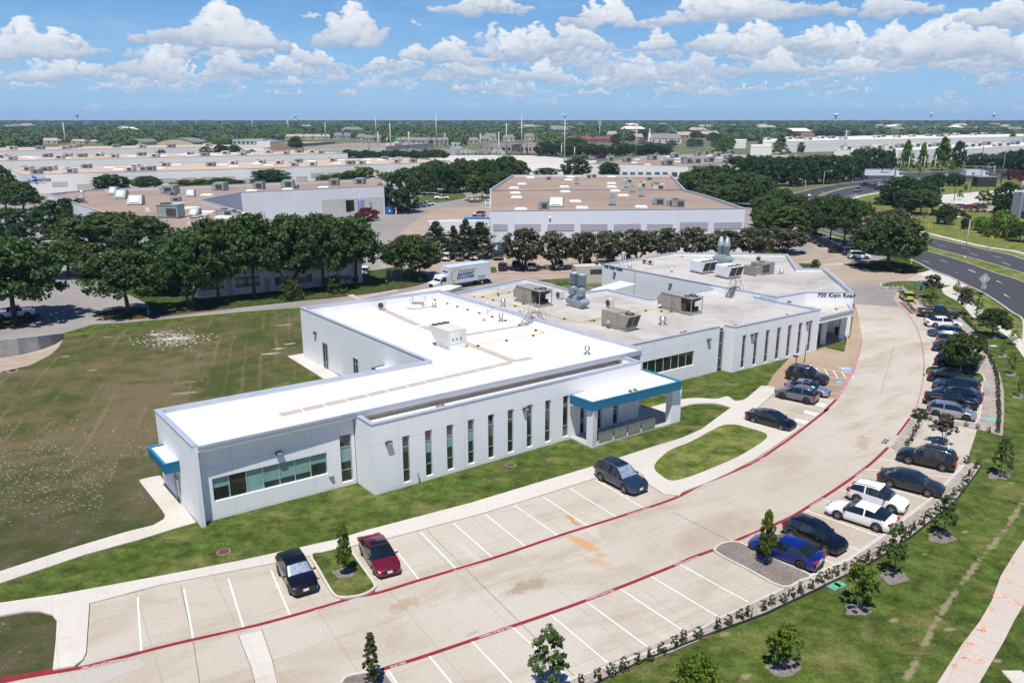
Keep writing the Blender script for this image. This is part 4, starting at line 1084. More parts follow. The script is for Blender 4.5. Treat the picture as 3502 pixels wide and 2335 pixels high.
part(strip(MB(),[xy(O5),xy(O4)],-.12,.0,ZO+.16,ZO+.22),'ledge',COPE)
LET=simple('navy_letters',(.012,.014,.045),.5)
def sign_on(p0,p1,t,x,y,text,size,zc=None):
 s,z=on_wall(p0,p1,t,x,y);e=Vector((p1[0]-p0[0],p1[1]-p0[1])).normalized();n=Vector((e.y,-e.x));c=xy(p0)+e*s+n*.03
 return lettering(text,size,LET,bld,Vector((c.x,c.y,z))-bld.location,(math.pi/2,0,math.atan2(e.y,e.x)),.03,bold=.012,spacing=1.05)
sign_on(tp[3],tp[4],'B',1908,468,'700 Klein Road',.78)
sign_on(tp[0],tp[1],'B',160,226,'700 Klein Road',.62)
for t_,x,y in(('B',248,272),('B',706,366)):wall_lamp(tp[0],tp[1],t_,x,y)
wall_lamp(o0,O1,'B',1014,820);wall_lamp(O2,O3,'B',1372,780);wall_lamp(O2,O3,'B',1826,680)
wall_lamp(tp[2],tp[3],'B',1672,512)
ZP=4.55
PP=[xy(W('B',x,y,ZP))for x,y in((1936,640),(2207,578),(2172,520),(1720,524))]
pf=[xy(O3)+(xy(O3)-xy(O2)).normalized()*.02,PP[1],PP[2]]
part(strip(MB(),[PP[0],PP[1],PP[2]],0,.3,ZP-.75,ZP),'porch_fascia',WALL2);part(strip(MB(),[PP[0],PP[1],PP[2]],-.04,.34,ZP+.002,ZP+.07),'coping',COPE)
part(MB().prism([PP[0],PP[1],PP[2],xy(tp[3]),xy(tp[2])],ZP-.5,ZP-.16),'porch_roof',ROOFO2)
for(x0,y0),(x1,y1)in(((1928,866),(1972,868)),((2083,826),(2128,828))):
 A_,B_=W('B',x0,y0),W('B',x1,y1);d_=(B_-A_);n_=Vector((d_.y,-d_.x,0))*-1
 part(MB().prism([A_,B_,B_+n_,A_+n_],-.05,ZP-.76),'porch_column',WALL2)
part(MB().prism(pl('B',(1905,880),(1950,868),(2130,830),(2172,780),(2160,690),(1990,690)),-.03,.08),'porch_floor',simple('porch_floor_concrete',(.34,.31,.27),.85,0,.12,1.5))
cw=[xy(W('B',1985,800)),xy(W('B',2172,778))]
pw=W('B',2172,778)
part(MB().beam((pw.x-4.6,pw.y+3.4,2.0),(pw.x+.1,pw.y+.6,2.0),.2,4.1),'porch_back_wall',WALL2)
part(MB().beam((pw.x-3.6,pw.y+2.68,2.55),(pw.x-1.9,pw.y+1.67,2.55),.1,.55),'clerestory_window',GLASS)
fin=[xy(TT[4]),W('B',2172,778)]
part(MB().prism([xy(W('A',x,y,4.6))for x,y in((1815,560),(2120,470),(2278,503),(1990,580))],4.45,4.6),'awning',simple('white_awning_metal',(.72,.75,.78),.5,.1))
for x,y in((2192,590),(2040,570)):
 p_=W('A',x,y,0);part(MB().box((p_.x,p_.y,0),(.15,.15,4.44)),'awning_post',WALL2)
part(MB().prism([xy(W('A',x,y,4.9))for x,y in((-300,640),(400,508),(530,520),(420,560),(0,630))],-.05,4.9),'dock_annex',simple('cream_membrane',(.60,.565,.48),.8))
PADM=simple('tan_walk_pad',(.43,.365,.32),.9,0,.08,3.0)
def on_roof(t,x,y):
 z=6.0
 for _ in range(12):z=roofz(W(t,x,y,z))
 return W(t,x,y,z)
def padrun(pts,w,cuts):
 a,b=[on_roof('A',*p)for p in pts];mb=MB();d=b-a;L=d.length
 for k in range(cuts):
  p,q=a+d*(k/cuts),a+d*((k+1)/cuts)-d.normalized()*.12
  u=Vector((-d.y,d.x,0)).normalized()*w/2
  mb.face([(v.x,v.y,roofz(v)+.012)for v in(p-u,q-u,q+u,p+u)])
 return mb.build('walkway_pad',PADM,roof_main,world=True)
padrun(((-1300,1820),(1030,1290)),.95,12);padrun(((1080,1272),(1240,1245)),.95,1)
padrun(((1060,1285),(120,925)),.95,7);padrun(((540,1020),(1215,908)),.95,3)
padrun(((90,920),(-600,610)),.95,6);padrun(((-480,640),(-110,560)),.95,2);padrun(((40,760),(230,728)),.95,1);padrun(((-30,740),(40,760)),.95,1)
# ------ things standing on the roofs
TANM=simple('tan_unit_panel',(.34,.295,.24),.55,.1,.10,1.2)
CREAM=simple('cream_unit_panel',(.60,.58,.52),.5,.05,.06,1.0)
WHITEU=simple('white_unit_panel',(.66,.68,.69),.5,.05,.08,1.0)
GREENU=simple('grey_green_unit_panel',(.30,.36,.35),.55,.15,.14,1.0)
BLUEU=simple('grey_blue_duct',(.27,.335,.37),.5,.25,.12,1.5)
LOUV=simple('dark_louvre',(.055,.052,.05),.7,.1,.3,9)
FANB=simple('fan_black',(.012,.012,.013),.6,0,.2,5)
YPIPE=simple('yellow_gas_pipe',(.66,.44,.10),.5,0,.12,4)
RUBBER=simple('black_rubber',(.022,.022,.024),.7)
ALU=simple('bright_aluminium',(.62,.63,.64),.3,.8,.1,5)
RB=R(-52.5)
ZNEW=lambda t,x,y:on_roof(t,x,y)
def zat(z):return lambda t,x,y:W(t,x,y,z)
def fan(parent,x,y,z,r,name='fan'):
 f=MB().lathe((x,y,z),[(r,0),(r,.10),(r*.93,.10),(r*.90,.03)],18).build(name,FANB,parent)
 m=MB()
 for k in range(4):
  a=k*math.pi/2
  m.beam((x,y,z+.05),(x+r*.86*math.cos(a),y+r*.86*math.sin(a),z+.05),.05,.03)
 m.cyl((x,y,z+.03),r*.22,.07,10)
 m.build('fan_blade',GREYM,f)
 return f
def unit_cream(loc):
 t=thing('rooftop_unit','cream slanted air conditioning unit with three black fans on the bright white roof','air conditioner',loc,RB)
 MB().box((0.5,0,0),(2.6,2.0,.62)).build('curb',ROOFN,t)
 m=MB();pr=[(1.75,.62),(1.75,2.2),(-2.0,2.2),(-2.0,1.95),(-.75,.62)]
 i=len(m.v);m.v+=[(x,-1.15,z)for x,z in pr]+[(x,1.15,z)for x,z in pr];n=len(pr)
 m.f+=[tuple(range(n)),tuple(range(2*n-1,n-1,-1))]+[(k,k+n,(k+1)%n+n,(k+1)%n)for k in range(n)];m.m+=[0]*(n+2);m.sm+=[False]*(n+2)
 bdy=m.build('body',CREAM,t)
 MB().box((1.765,-.3,.75),(.03,1.2,1.25)).build('access_panel',WHITEU,bdy)
 for k in range(3):MB().box((1.80,-.6+k*.5,1.2),(.06,.12,.14)).build('switch',FANB,bdy)
 MB().box((.3,-1.165,.8),(1.3,.03,1.1)).build('access_panel',CREAM,bdy)
 for k in range(3):fan(t,-1.45+k*.0,-.72+k*.72,2.2,.34)
 return t
def unit_tan_open(loc,label):
 t=thing('rooftop_unit',label,'air conditioner',loc,RB,'large tan rooftop units')
 MB().box((0,0,0),(5.0,2.0,.35)).build('curb',simple('curb_metal',(.50,.49,.46),.7),t)
 m=MB().box((-.9,0,.35),(3.2,2.15,1.9));b=m.build('body',TANM,t)
 m=MB().hexa([(-3.2,-1,.55),(-2.5,-1.05,.9),(-2.5,1.05,.9),(-3.2,1,.55),(-3.3,-1,1.5),(-2.5,-1.05,2.2),(-2.5,1.05,2.2),(-3.3,1,1.5)])
 m.build('intake_hood',TANM,b)
 for k in range(4):MB().box((-2.05+k*.82,-1.09,.5),(.70,.03,1.6)).build('access_panel',TANM,b)
 r=MB().box((.05,0,2.255),(5.3,2.3,.09)).build('top_panel',simple('grey_lid',(.36,.35,.33),.5,.2,.12,1.5),t)
 for k in range(5):MB().box((-2.3+k*1.15,0,2.35),(.04,2.25,.03)).build('lid_seam',GREYM,r)
 f=MB()
 for x in(.75,2.5):
  for y in(-1.05,1.05):f.box((x,y,.35),(.08,.08,1.9))
 for y in(-1.05,1.05):f.beam((.72,y,2.2),(2.53,y,2.2),.09,.09).beam((.72,y,.40),(2.53,y,.40),.09,.09)
 for x in(.75,2.5):f.beam((x,-1.05,.40),(x,1.05,.40),.085,.085).beam((x,-1.05,2.2),(x,1.05,2.2),.085,.085)
 f.build('open_frame',TANM,t)
 MB().box((1.15,0,.36),(.6,1.8,1.8)).build('coil',LOUV,t)
 m=MB().hexa([(1.6,-.95,1.5),(2.4,-.95,1.9),(2.4,.95,1.9),(1.6,.95,1.5),(1.6,-.95,2.1),(2.4,-.95,2.2),(2.4,.95,2.2),(1.6,.95,2.1)]);m.build('coil',LOUV,t)
 for k in range(4):MB().cyl((2.1,-.6+.4*k,.4),.17,.6,10).build('compressor',simple('navy_compressor',(.015,.02,.05),.4),t)
 for x,y in((1.35,-.5),(1.35,.5),(2.1,0)):fan(t,x,y,2.345,.42)
 m=MB().box((-.55,-1.45,.3),(.18,.3,1.5)).box((-.25,-1.4,.8),(.4,.12,.12)).tube([(-.5,-1.4,.4),(.1,-1.4,.4),(.1,-1.1,.4)],.04)
 m.build('pipework',GREYM,t)
 return t
def unit_tan_v(loc,label):
 t=thing('rooftop_unit',label,'air conditioner',loc,RB,'large tan rooftop units')
 MB().box((0,0,0),(3.6,1.9,.32)).build('curb',simple('curb_metal',(.50,.49,.46),.7),t)
 b=MB().box((-.75,0,.32),(2.5,2.1,1.75)).build('body',TANM,t)
 for k in range(3):MB().box((-1.6+k*.85,-1.065,.5),(.74,.03,1.4)).build('access_panel',TANM,b)
 MB().hexa([(-.9,-1.4,.65),(-.3,-1.4,.65),(-.3,-1.05,.65),(-.9,-1.05,.65),(-.9,-1.12,1.0),(-.3,-1.12,1.0),(-.3,-1.05,1.0),(-.9,-1.05,1.0)]).build('rain_hood',TANM,b)
 MB().box((.6,0,.32),(.14,2.12,1.8)).build('post',TANM,t)
 pr=[(.7,.4),(1.9,.4),(2.55,1.98),(.7,1.98)]
 m=MB();m.v+=[(x,-1.02,z)for x,z in pr]+[(x,1.02,z)for x,z in pr];n=4
 m.f+=[tuple(range(n)),tuple(range(2*n-1,n-1,-1))]+[(k,k+n,(k+1)%n+n,(k+1)%n)for k in range(n)];m.m+=[0]*6;m.sm+=[False]*6
 c=m.build('condenser',TANM,t)
 for s in(-.5,.5):MB().face([(1.99,s-.42,.58),(1.99,s+.42,.58),(2.49,s+.42,1.82),(2.49,s-.42,1.82)]).build('coil',LOUV,c)
 MB().hexa([(1.0,-1.035,.6),(1.75,-1.035,.6),(1.5,-1.035,1.8),(1.15,-1.035,1.8),(1.0,-1.02,.6),(1.75,-1.02,.6),(1.5,-1.02,1.8),(1.15,-1.02,1.8)]).build('side_panel',TANM,c)
 fan(t,1.65,0,1.985,.58)
 return t
def unit_white_v(loc,label):
 t=thing('rooftop_unit',label,'air conditioner',loc,R(-58),'white rooftop units on the far roof')
 MB().box((0,0,0),(2.6,2.2,.35)).build('curb',ROOFO2,t)
 pr=[(-1.3,.35),(1.4,.35),(2.0,1.95),(-1.3,1.95)]
 m=MB();m.v+=[(x,-1.4,z)for x,z in pr]+[(x,1.4,z)for x,z in pr];n=4
 m.f+=[tuple(range(n)),tuple(range(2*n-1,n-1,-1))]+[(k,k+n,(k+1)%n+n,(k+1)%n)for k in range(n)];m.m+=[0]*6;m.sm+=[False]*6
 b=m.build('body',WHITEU,t)
 for s in(-.68,.68):MB().face([(1.49,s-.6,.5),(1.49,s+.6,.5),(1.98,s+.6,1.82),(1.98,s-.6,1.82)]).build('coil',LOUV,b)
 for y in(-.9,0,.9):fan(t,1.2,y,1.955,.40)
 for k in range(2):MB().box((-.55+k*.9,-1.415,.5),(.8,.03,1.3)).build('access_panel',WHITEU,b)
 return t
def stack_pair(loc,label,cones):
 t=thing('exhaust_fans',label,'exhaust fan',loc,RB)
 MB().box((0,0,0),(2.4,1.2,.35)).build('curb',ROOFO2,t)
 m=MB().hexa([(-1.3,-.7,.35),(1.3,-.7,.35),(1.3,.7,.35),(-1.3,.7,.35),(-1.7,-.75,.9),(1.7,-.75,.9),(1.7,.75,.9),(-1.7,.75,.9)])
 m.hexa([(-1.7,-.75,.902),(1.7,-.75,.902),(1.7,.75,.902),(-1.7,.75,.902),(-.9,-.55,1.6),(.9,-.55,1.6),(.9,.55,1.6),(-.9,.55,1.6)])
 m.build('plenum',BLUEU,t)
 for x in(-.78,.78):
  if cones:s=MB().lathe((x*.8,0,1.6),[(.5,0),(.5,1.3),(.62,1.32),(.62,1.5),(.24,2.9),(.2,2.9)],16).build('stack',BLUEU,t)
  else:
   s=MB().lathe((x,0,1.6),[(.48,0),(.48,1.5)],16).build('stack',BLUEU,t)
   MB().lathe((x,0,3.1),[(.46,0),(.60,.03),(.60,1.35),(.66,1.36),(.66,1.44),(.56,1.44),(.5,.3)],18).build('stack_cap',BLUEU,s)
   MB().box((x+.25,-.62,1.75),(.7,.5,.9)).build('motor_box',BLUEU,s)
 return t
def condenser(loc,label,rz=RB,w=.9,d=.35,h=.95):
 t=thing('condenser_unit',label,'air conditioner',loc,rz)
 MB().box((0,0,0),(w*.9,.08,.12)).box((0,.25,0),(w*.9,.08,.12)).build('feet',RUBBER,t)
 b=MB().box((0,.12,.12),(w,d,h)).build('body',CREAM,t)
 MB().lathe((-.1,.12-d/2-.02,.12+h*.5),[(h*.36,0),(h*.36,-.03),(h*.3,-.03),(h*.3,.01)],16,axis='y').build('fan_grille',LOUV,b)
 return t
def vent(loc,label,h=.8,r=.28,group=None):
 t=thing('roof_vent',label,'vent',loc,0,group)
 MB().box((0,0,0),(r*2.4,r*2.4,.14)).build('base',ALU,t)
 MB().lathe((0,0,.14),[(r*.7,0),(r*.7,h*.4),(r,h*.42),(r,h*.75),(r*.8,h*.77),(r*.8,h*.95),(0.01,h)],14).build('cap',ALU,t)
 return t
unit_cream(on_roof('t5',850,560))
ZRO=ZO-.62;ZRB=ZT-.42
unit_tan_open(W('A',1250,705,ZRO),'long tan rooftop unit with open end and blue compressors beside the drum stacks')
unit_tan_open(W('B',790,590,ZRO),'long tan rooftop unit with open end below the raised back roof and its stairs')
unit_tan_v(W('A',2110,945,ZRO),'tan rooftop unit with a single black fan over a sloping louvred end')
unit_white_v(W('B',958,268,ZRB),'white condenser unit with two sloping louvre faces, left of its twin on the far roof')
unit_white_v(W('B',1170,308,ZRB),'white condenser unit with two sloping louvre faces, nearer of the far roof pair')
stack_pair(W('A',1690,735,ZRO),'twin grey exhaust stacks with open drum tops on a shared grey duct box',False)
stack_pair(W('B',1132,195,ZRB),'twin grey exhaust stacks with pointed cone tops on the far roof',True)
t=thing('rooftop_unit','boxy grey tan air handler with open louvre hoods on the far roof','air conditioner',W('B',1425,282,ZRB),R(-58))
MB().box((0,0,0),(2.6,3.9,.25)).build('curb',ROOFO2,t)
b=MB().box((.2,.6,.25),(2.3,2.8,1.65)).build('body',simple('grey_tan_panel',(.27,.25,.235),.6,.1,.1,1.2),t)
MB().box((0,-1.45,.25),(2.4,1.25,1.2)).build('body',simple('grey_tan_panel',(.27,.25,.235),.6),t)
for k in range(4):MB().box((1.37,-.3+(k%2)*.8,.5+(k//2)*.65),(.05,.68,.5)).build('louvre',LOUV,b)
fan(t,.1,-1.4,1.46,.42);fan(t,.3,.2,1.91,.4)
condenser(W('A',1510,655,ZRO),'small condenser with a dark coil between the long tan unit and the twin stacks',R(-52),.9,.7,1.0)
condenser(W('A',2012,742,ZRO),'small brown coil condenser standing alone behind the single fan tan unit',R(-52),.9,.7,1.1)
condenser(on_roof('t5',403,312),'small white split condenser on legs near the far left parapet',R(5),.95,.35,.95)
for k,(x,y)in enumerate(((492,200),(540,208))):condenser(W('B',x,y,ZRB),('left' if k==0 else 'right')+' one of two small split condensers on the far roof',R(-20),.85,.35,.8)
condenser(W('B',1428,185,ZRB),'small white condenser behind the boxy grey tan air handler',R(-20),.9,.5,1.0)
for(tt,x,y,zf,lb,h,r)in(('A',920,885,None,'bright turbine vent beside the yellow pipe on the white roof',.95,.3),('A',1787,1215,None,'bright round vent near the front right corner of the white roof',.8,.3),
('A',250,742,None,'squat bright vent beside the yellow railed roof hatch',.6,.3),('A',748,880,None,'low white vent cap half lost against the white roof',.4,.2),
('A',942,735,ZRO,'grey box vent on the weathered roof beside the yellow pipes',1.0,.35),('B',638,700,ZRO,'bright ribbed vent alone on a clean white patch of roof',.95,.45),
('B',368,240,ZRB,'grey drum vent near the caged white ladder',.75,.35),('B',712,270,ZRB,'small grey vent left of the white condenser pair',.65,.22),('B',1612,283,ZRB,'grey box vent right of the boxy air handler',.65,.35)):
 vent(on_roof(tt,x,y)if zf is None else W(tt,x,y,zf),lb,h,r)
for(x,y,zf,lb)in((768,740,None,'first'),(830,765,None,'second'),(785,800,None,'third'),(1110,800,ZRO,'fourth')):
 p_=on_roof('A',x,y)if zf is None else W('A',x,y,zf)
 o=MB().tube([(0,0,0),(0,0,.45),(.08,-.06,.58),(.22,-.16,.62),(.32,-.24,.52),(.33,-.25,.40)],.13,10).build('vent_pipe',WHITEU)
 o.location=p_
 tag(o,{'first':'white gooseneck pipe topmost of three on the inner side of the dividing parapet','second':'white gooseneck pipe right of its neighbour below the dividing parapet','third':'white gooseneck pipe lowest of three on the bright white roof','fourth':'white gooseneck pipe on the weathered roof just beyond the parapet'}[lb],'vent pipe')
t=thing('roof_hatch','grey roof hatch with yellow guard rails near the far edge of the white roof','roof hatch',on_roof('A',85,725),R(-10))
MB().box((0,0,0),(1.5,1.1,.38)).build('curb',ROOFN,t);MB().box((0,0,.38),(1.55,1.15,.08)).build('lid',STEEL,t)
for s in(-.85,.85):
 m=MB()
 for yy in(-.6,.6):m.tube([(s,yy,0),(s,yy,1.25)],.03)
 m.tube([(s,-.6,1.25),(s,.6,1.25)],.03);m.tube([(s,-.6,.75),(s,.6,.75)],.025);m.build('guard_rail',YPIPE,t)
def crossover(loc,rz,label,ht=1.0,col=STEEL):
 t=thing('roof_stairs',label,'stairs',loc,rz)
 m=MB()
 for k in range(4):m.box((-.9+k*.26,0,.22+k*ht/4.4),(.25,.75,.04))
 m.build('tread',col,t)
 MB().beam((-1.1,-.4,.05),(0,-.4,ht),.05,.16).beam((-1.1,.4,.05),(0,.4,ht),.05,.16).build('stringer',col,t)
 MB().box((.5,0,ht),(.95,.85,.05)).build('platform',col,t)
 MB().beam((1.0,-.4,ht),(1.9,-.4,.0),.05,.14).beam((1.0,.4,ht),(1.9,.4,.0),.05,.14).build('stringer',col,t)
 for s in(-.42,.42):
  MB().tube([(-1.05,s,.1),(-1.0,s,1.0),(0,s,ht+1.05),(1.0,s,ht+1.05),(1.95,s,.95),(1.95,s,0)],.025).tube([(0,s,ht),(0,s,ht+1.05)],.025).tube([(1.0,s,ht),(1.0,s,ht+1.05)],.025).build('handrail',col,t)
 return t
crossover(on_roof('A',1215,900),R(33),'steel crossover stairs over the parapet between white and weathered roofs',1.25)
crossover(W('B',1212,468,ZRO),R(40),'dark steel stairs climbing from the weathered roof to the raised far roof',1.3,simple('dark_steel',(.10,.115,.13),.5,.5))
t=thing('roof_ladder','white caged ladder top rising above the far left corner of the raised roof','ladder',W('B',312,200,ZT),R(20))
m=MB()
for s in(-.45,.45):
 for yy in(0,.7):m.tube([(s,yy,-.2),(s,yy,1.5)],.035)
for z in(.3,.75,1.2,1.5):m.tube([(-.45,0,z),(-.45,.7,z),(.45,.7,z),(.45,0,z)],.03)
m.build('cage',WALL2,t)
def gas(label,pts):
 q=[on_roof(a,x,y)if z is None else W(a,x,y,z)for a,x,y,z in pts]
 t=thing('gas_pipe',label,'gas pipe',q[0])
 MB().tube([p+Vector((0,0,.22))for p in q],.045,6).build('pipe',YPIPE,t,world=True)
 for a,b in zip(q,q[1:]):
  n=max(1,int((b-a).length/2.6));d=(b-a)
  for k in range(n):
   p=a+d*((k+.5)/n)
   MB().box((p.x,p.y,p.z),(.30,.16,.15),math.atan2(d.y,d.x)+1.57).build('support_block',RUBBER,t,world=True)
 return t
gas('yellow gas pipe along the white roof beside the parapet to the cream unit',[('A',x,y,None)for x,y in((338,632),(190,652),(330,690),(640,785),(900,858),(1180,945),(1362,1008),(1130,1050),(820,1108),(560,1158),(516,1130))])
gas('yellow gas pipe crossing the weathered roof to the single fan tan unit',[('A',x,y,ZRO)for x,y in((560,640),(740,640),(950,700),(1180,760),(1420,828),(1700,893),(1950,855))])
gas('short double yellow gas pipe behind the long tan unit by the far parapet',[('A',x,y,ZRO)for x,y in((650,660),(820,620),(960,590),(1030,600),(760,648))])
gas('yellow gas pipe between the single fan unit and the open ended unit',[('B',x,y,ZRO)for x,y in((0,680),(150,655),(440,598),(560,575),(700,605))])
for k,(tt,x,y,z,lb)in enumerate((('E',1195,738,ZC-.16,'left of two rusty drain strainers on the teal edged canopy roof'),('E',1260,722,ZC-.16,'right of two rusty drain strainers on the teal edged canopy roof'),('D',938,565,PLOW,'left of a pair of rusty strainers near the left end of the lower strip roof'),('D',983,553,PLOW,'right of a pair of rusty strainers near the left end of the lower strip roof'),
('B',795,765,ZRO,'brown leaf clogged drain left of its pair at the ribbon window parapet'),('B',825,756,ZRO,'brown leaf clogged drain right of its pair at the ribbon window parapet'),('B',1240,706,ZRO,'rusty drain in the corner above the slot windows'),('B',1665,618,ZRO,'rusty drain below streaks near the front of the weathered roof'),('B',2064,572,ZP-.16,'rusty drain with brown streaks on the small porch roof'),('B',797,140,ZRB,'dark leaf clogged drain at the back of the far roof'))):
 t=thing('roof_drain',lb,'roof drain',W(tt,x,y,z))
 MB().lathe((0,0,0),[(.24,0),(.22,.06),(.12,.16),(.02,.18)],10).build('strainer',simple('rusty_strainer',(.20,.10,.05),.9,0,.4,8),t)
# ------ vehicles
def paint(name,c,metal=.25,rough=.28,coat=1.0):
 return simple('paint_'+name,c,rough,metal,.05,.6,coat)
CP=dict(black=paint('black',(.005,.0055,.0065),0,.2,.45),white=paint('white',(.80,.80,.80),0),red=paint('dark_red',(.17,.010,.018),.35),navy=paint('slate_blue',(.026,.042,.075),.4),
blue=paint('blue',(.006,.022,.21),.4),grey=paint('dark_grey',(.024,.026,.029),.3,.25,.6),midgrey=paint('mid_grey',(.14,.16,.185),.5),silver=paint('silver',(.42,.45,.50),.7),
lime=paint('lime',(.48,.56,.03),.1),deepblue=paint('deep_blue',(.010,.030,.085),.4),beige=paint('beige',(.34,.30,.24),.5),teal=paint('blue_grey',(.05,.075,.11),.4),brightred=paint('red',(.30,.010,.012),.2),bronze=paint('dark_green_black',(.008,.010,.009),.1,.2,.5))
CGLASS=mat_glass('car_glass',(.010,.014,.017),.02,.9,.3)
TYRE=simple('tyre_rubber',(.018,.018,.019),.85)
RIM=simple('alloy_rim',(.48,.49,.50),.35,.7,.06)
RIMB=simple('black_rim',(.02,.02,.022),.4,.3)
TRIM=simple('black_trim',(.016,.016,.018),.6)
CHROME=simple('chrome_trim',(.62,.63,.65),.2,.9,.04)
HEAD=simple('headlamp',(.58,.60,.62),.12,.2,.15)
TAIL=simple('tail_lamp',(.32,.008,.012),.2,0,.1)
PLATE=simple('number_plate',(.72,.72,.68),.5)
SHADE=simple('silver_sunshade',(.62,.70,.76),.22,.7,.35,4)
TYPES={
'sedan':dict(L=4.85,W=1.84,r=.335,ax=(1.02,3.83),belt=[(0,.80),(.12,.96),(.9,1.02),(1.5,.98),(3.4,.93),(4.3,.80),(4.72,.66),(4.85,.55)],roof=[(1.05,1.35),(1.5,1.42),(2.2,1.46),(2.7,1.44),(3.0,1.36)],gh=(.50,1.28,2.72,3.62),bot=.22),
'fastback':dict(L=4.70,W=1.85,r=.345,ax=(.95,3.83),belt=[(0,.82),(.1,.98),(.8,1.02),(1.5,.98),(3.4,.90),(4.2,.78),(4.6,.62),(4.7,.52)],roof=[(.9,1.24),(1.5,1.38),(2.2,1.44),(2.7,1.40),(3.0,1.32)],gh=(.22,1.30,2.66,3.70),bot=.20),
'suv':dict(L=4.60,W=1.86,r=.36,ax=(.92,3.60),belt=[(0,.86),(.1,1.05),(.8,1.10),(1.5,1.06),(3.2,1.02),(4.1,.95),(4.5,.80),(4.6,.62)],roof=[(.35,1.60),(.9,1.68),(1.8,1.70),(2.5,1.66),(2.8,1.58)],gh=(.06,.34,2.55,3.36),bot=.26),
'crossover':dict(L=4.30,W=1.80,r=.345,ax=(.85,3.45),belt=[(0,.84),(.1,1.02),(.7,1.06),(1.4,1.02),(3.0,.97),(3.8,.88),(4.2,.72),(4.3,.58)],roof=[(.45,1.46),(.9,1.55),(1.7,1.58),(2.3,1.54),(2.6,1.46)],gh=(.10,.50,2.40,3.18),bot=.25),
'hatch':dict(L=4.45,W=1.80,r=.33,ax=(.85,3.55),belt=[(0,.80),(.1,.96),(.7,1.02),(1.4,.98),(3.1,.92),(4.0,.80),(4.35,.62),(4.45,.52)],roof=[(.5,1.32),(1.1,1.42),(1.9,1.46),(2.5,1.42),(2.8,1.33)],gh=(.12,.72,2.48,3.38),bot=.2),
'wagon':dict(L=4.50,W=1.88,r=.38,ax=(.90,3.55),belt=[(0,1.00),(.06,1.08),(.8,1.10),(3.2,1.10),(4.2,1.08),(4.46,.98),(4.5,.75)],roof=[(.2,1.72),(.7,1.76),(1.9,1.78),(2.6,1.76),(2.9,1.70)],gh=(.05,.16,2.72,3.12),bot=.30),
'pickup':dict(L=5.60,W=1.98,r=.41,ax=(1.12,4.55),belt=[(0,1.02),(.05,1.10),(.8,1.12),(2.0,1.12),(2.2,1.12),(4.2,1.12),(5.2,1.06),(5.54,.95),(5.6,.72)],roof=[(1.9,1.78),(2.4,1.84),(3.2,1.86),(3.6,1.80)],gh=(1.92,2.06,3.42,4.06),bot=.34),
}
def interp(tab,x):return float(np.interp(x,[a for a,_ in tab],[b for _,b in tab]))
def smoothed(f,x,s=.10):return sum(w*f(x+d*s)for d,w in((-1,.25),(-.5,.0),(0,.5),(1,.25)))
PROTO={}
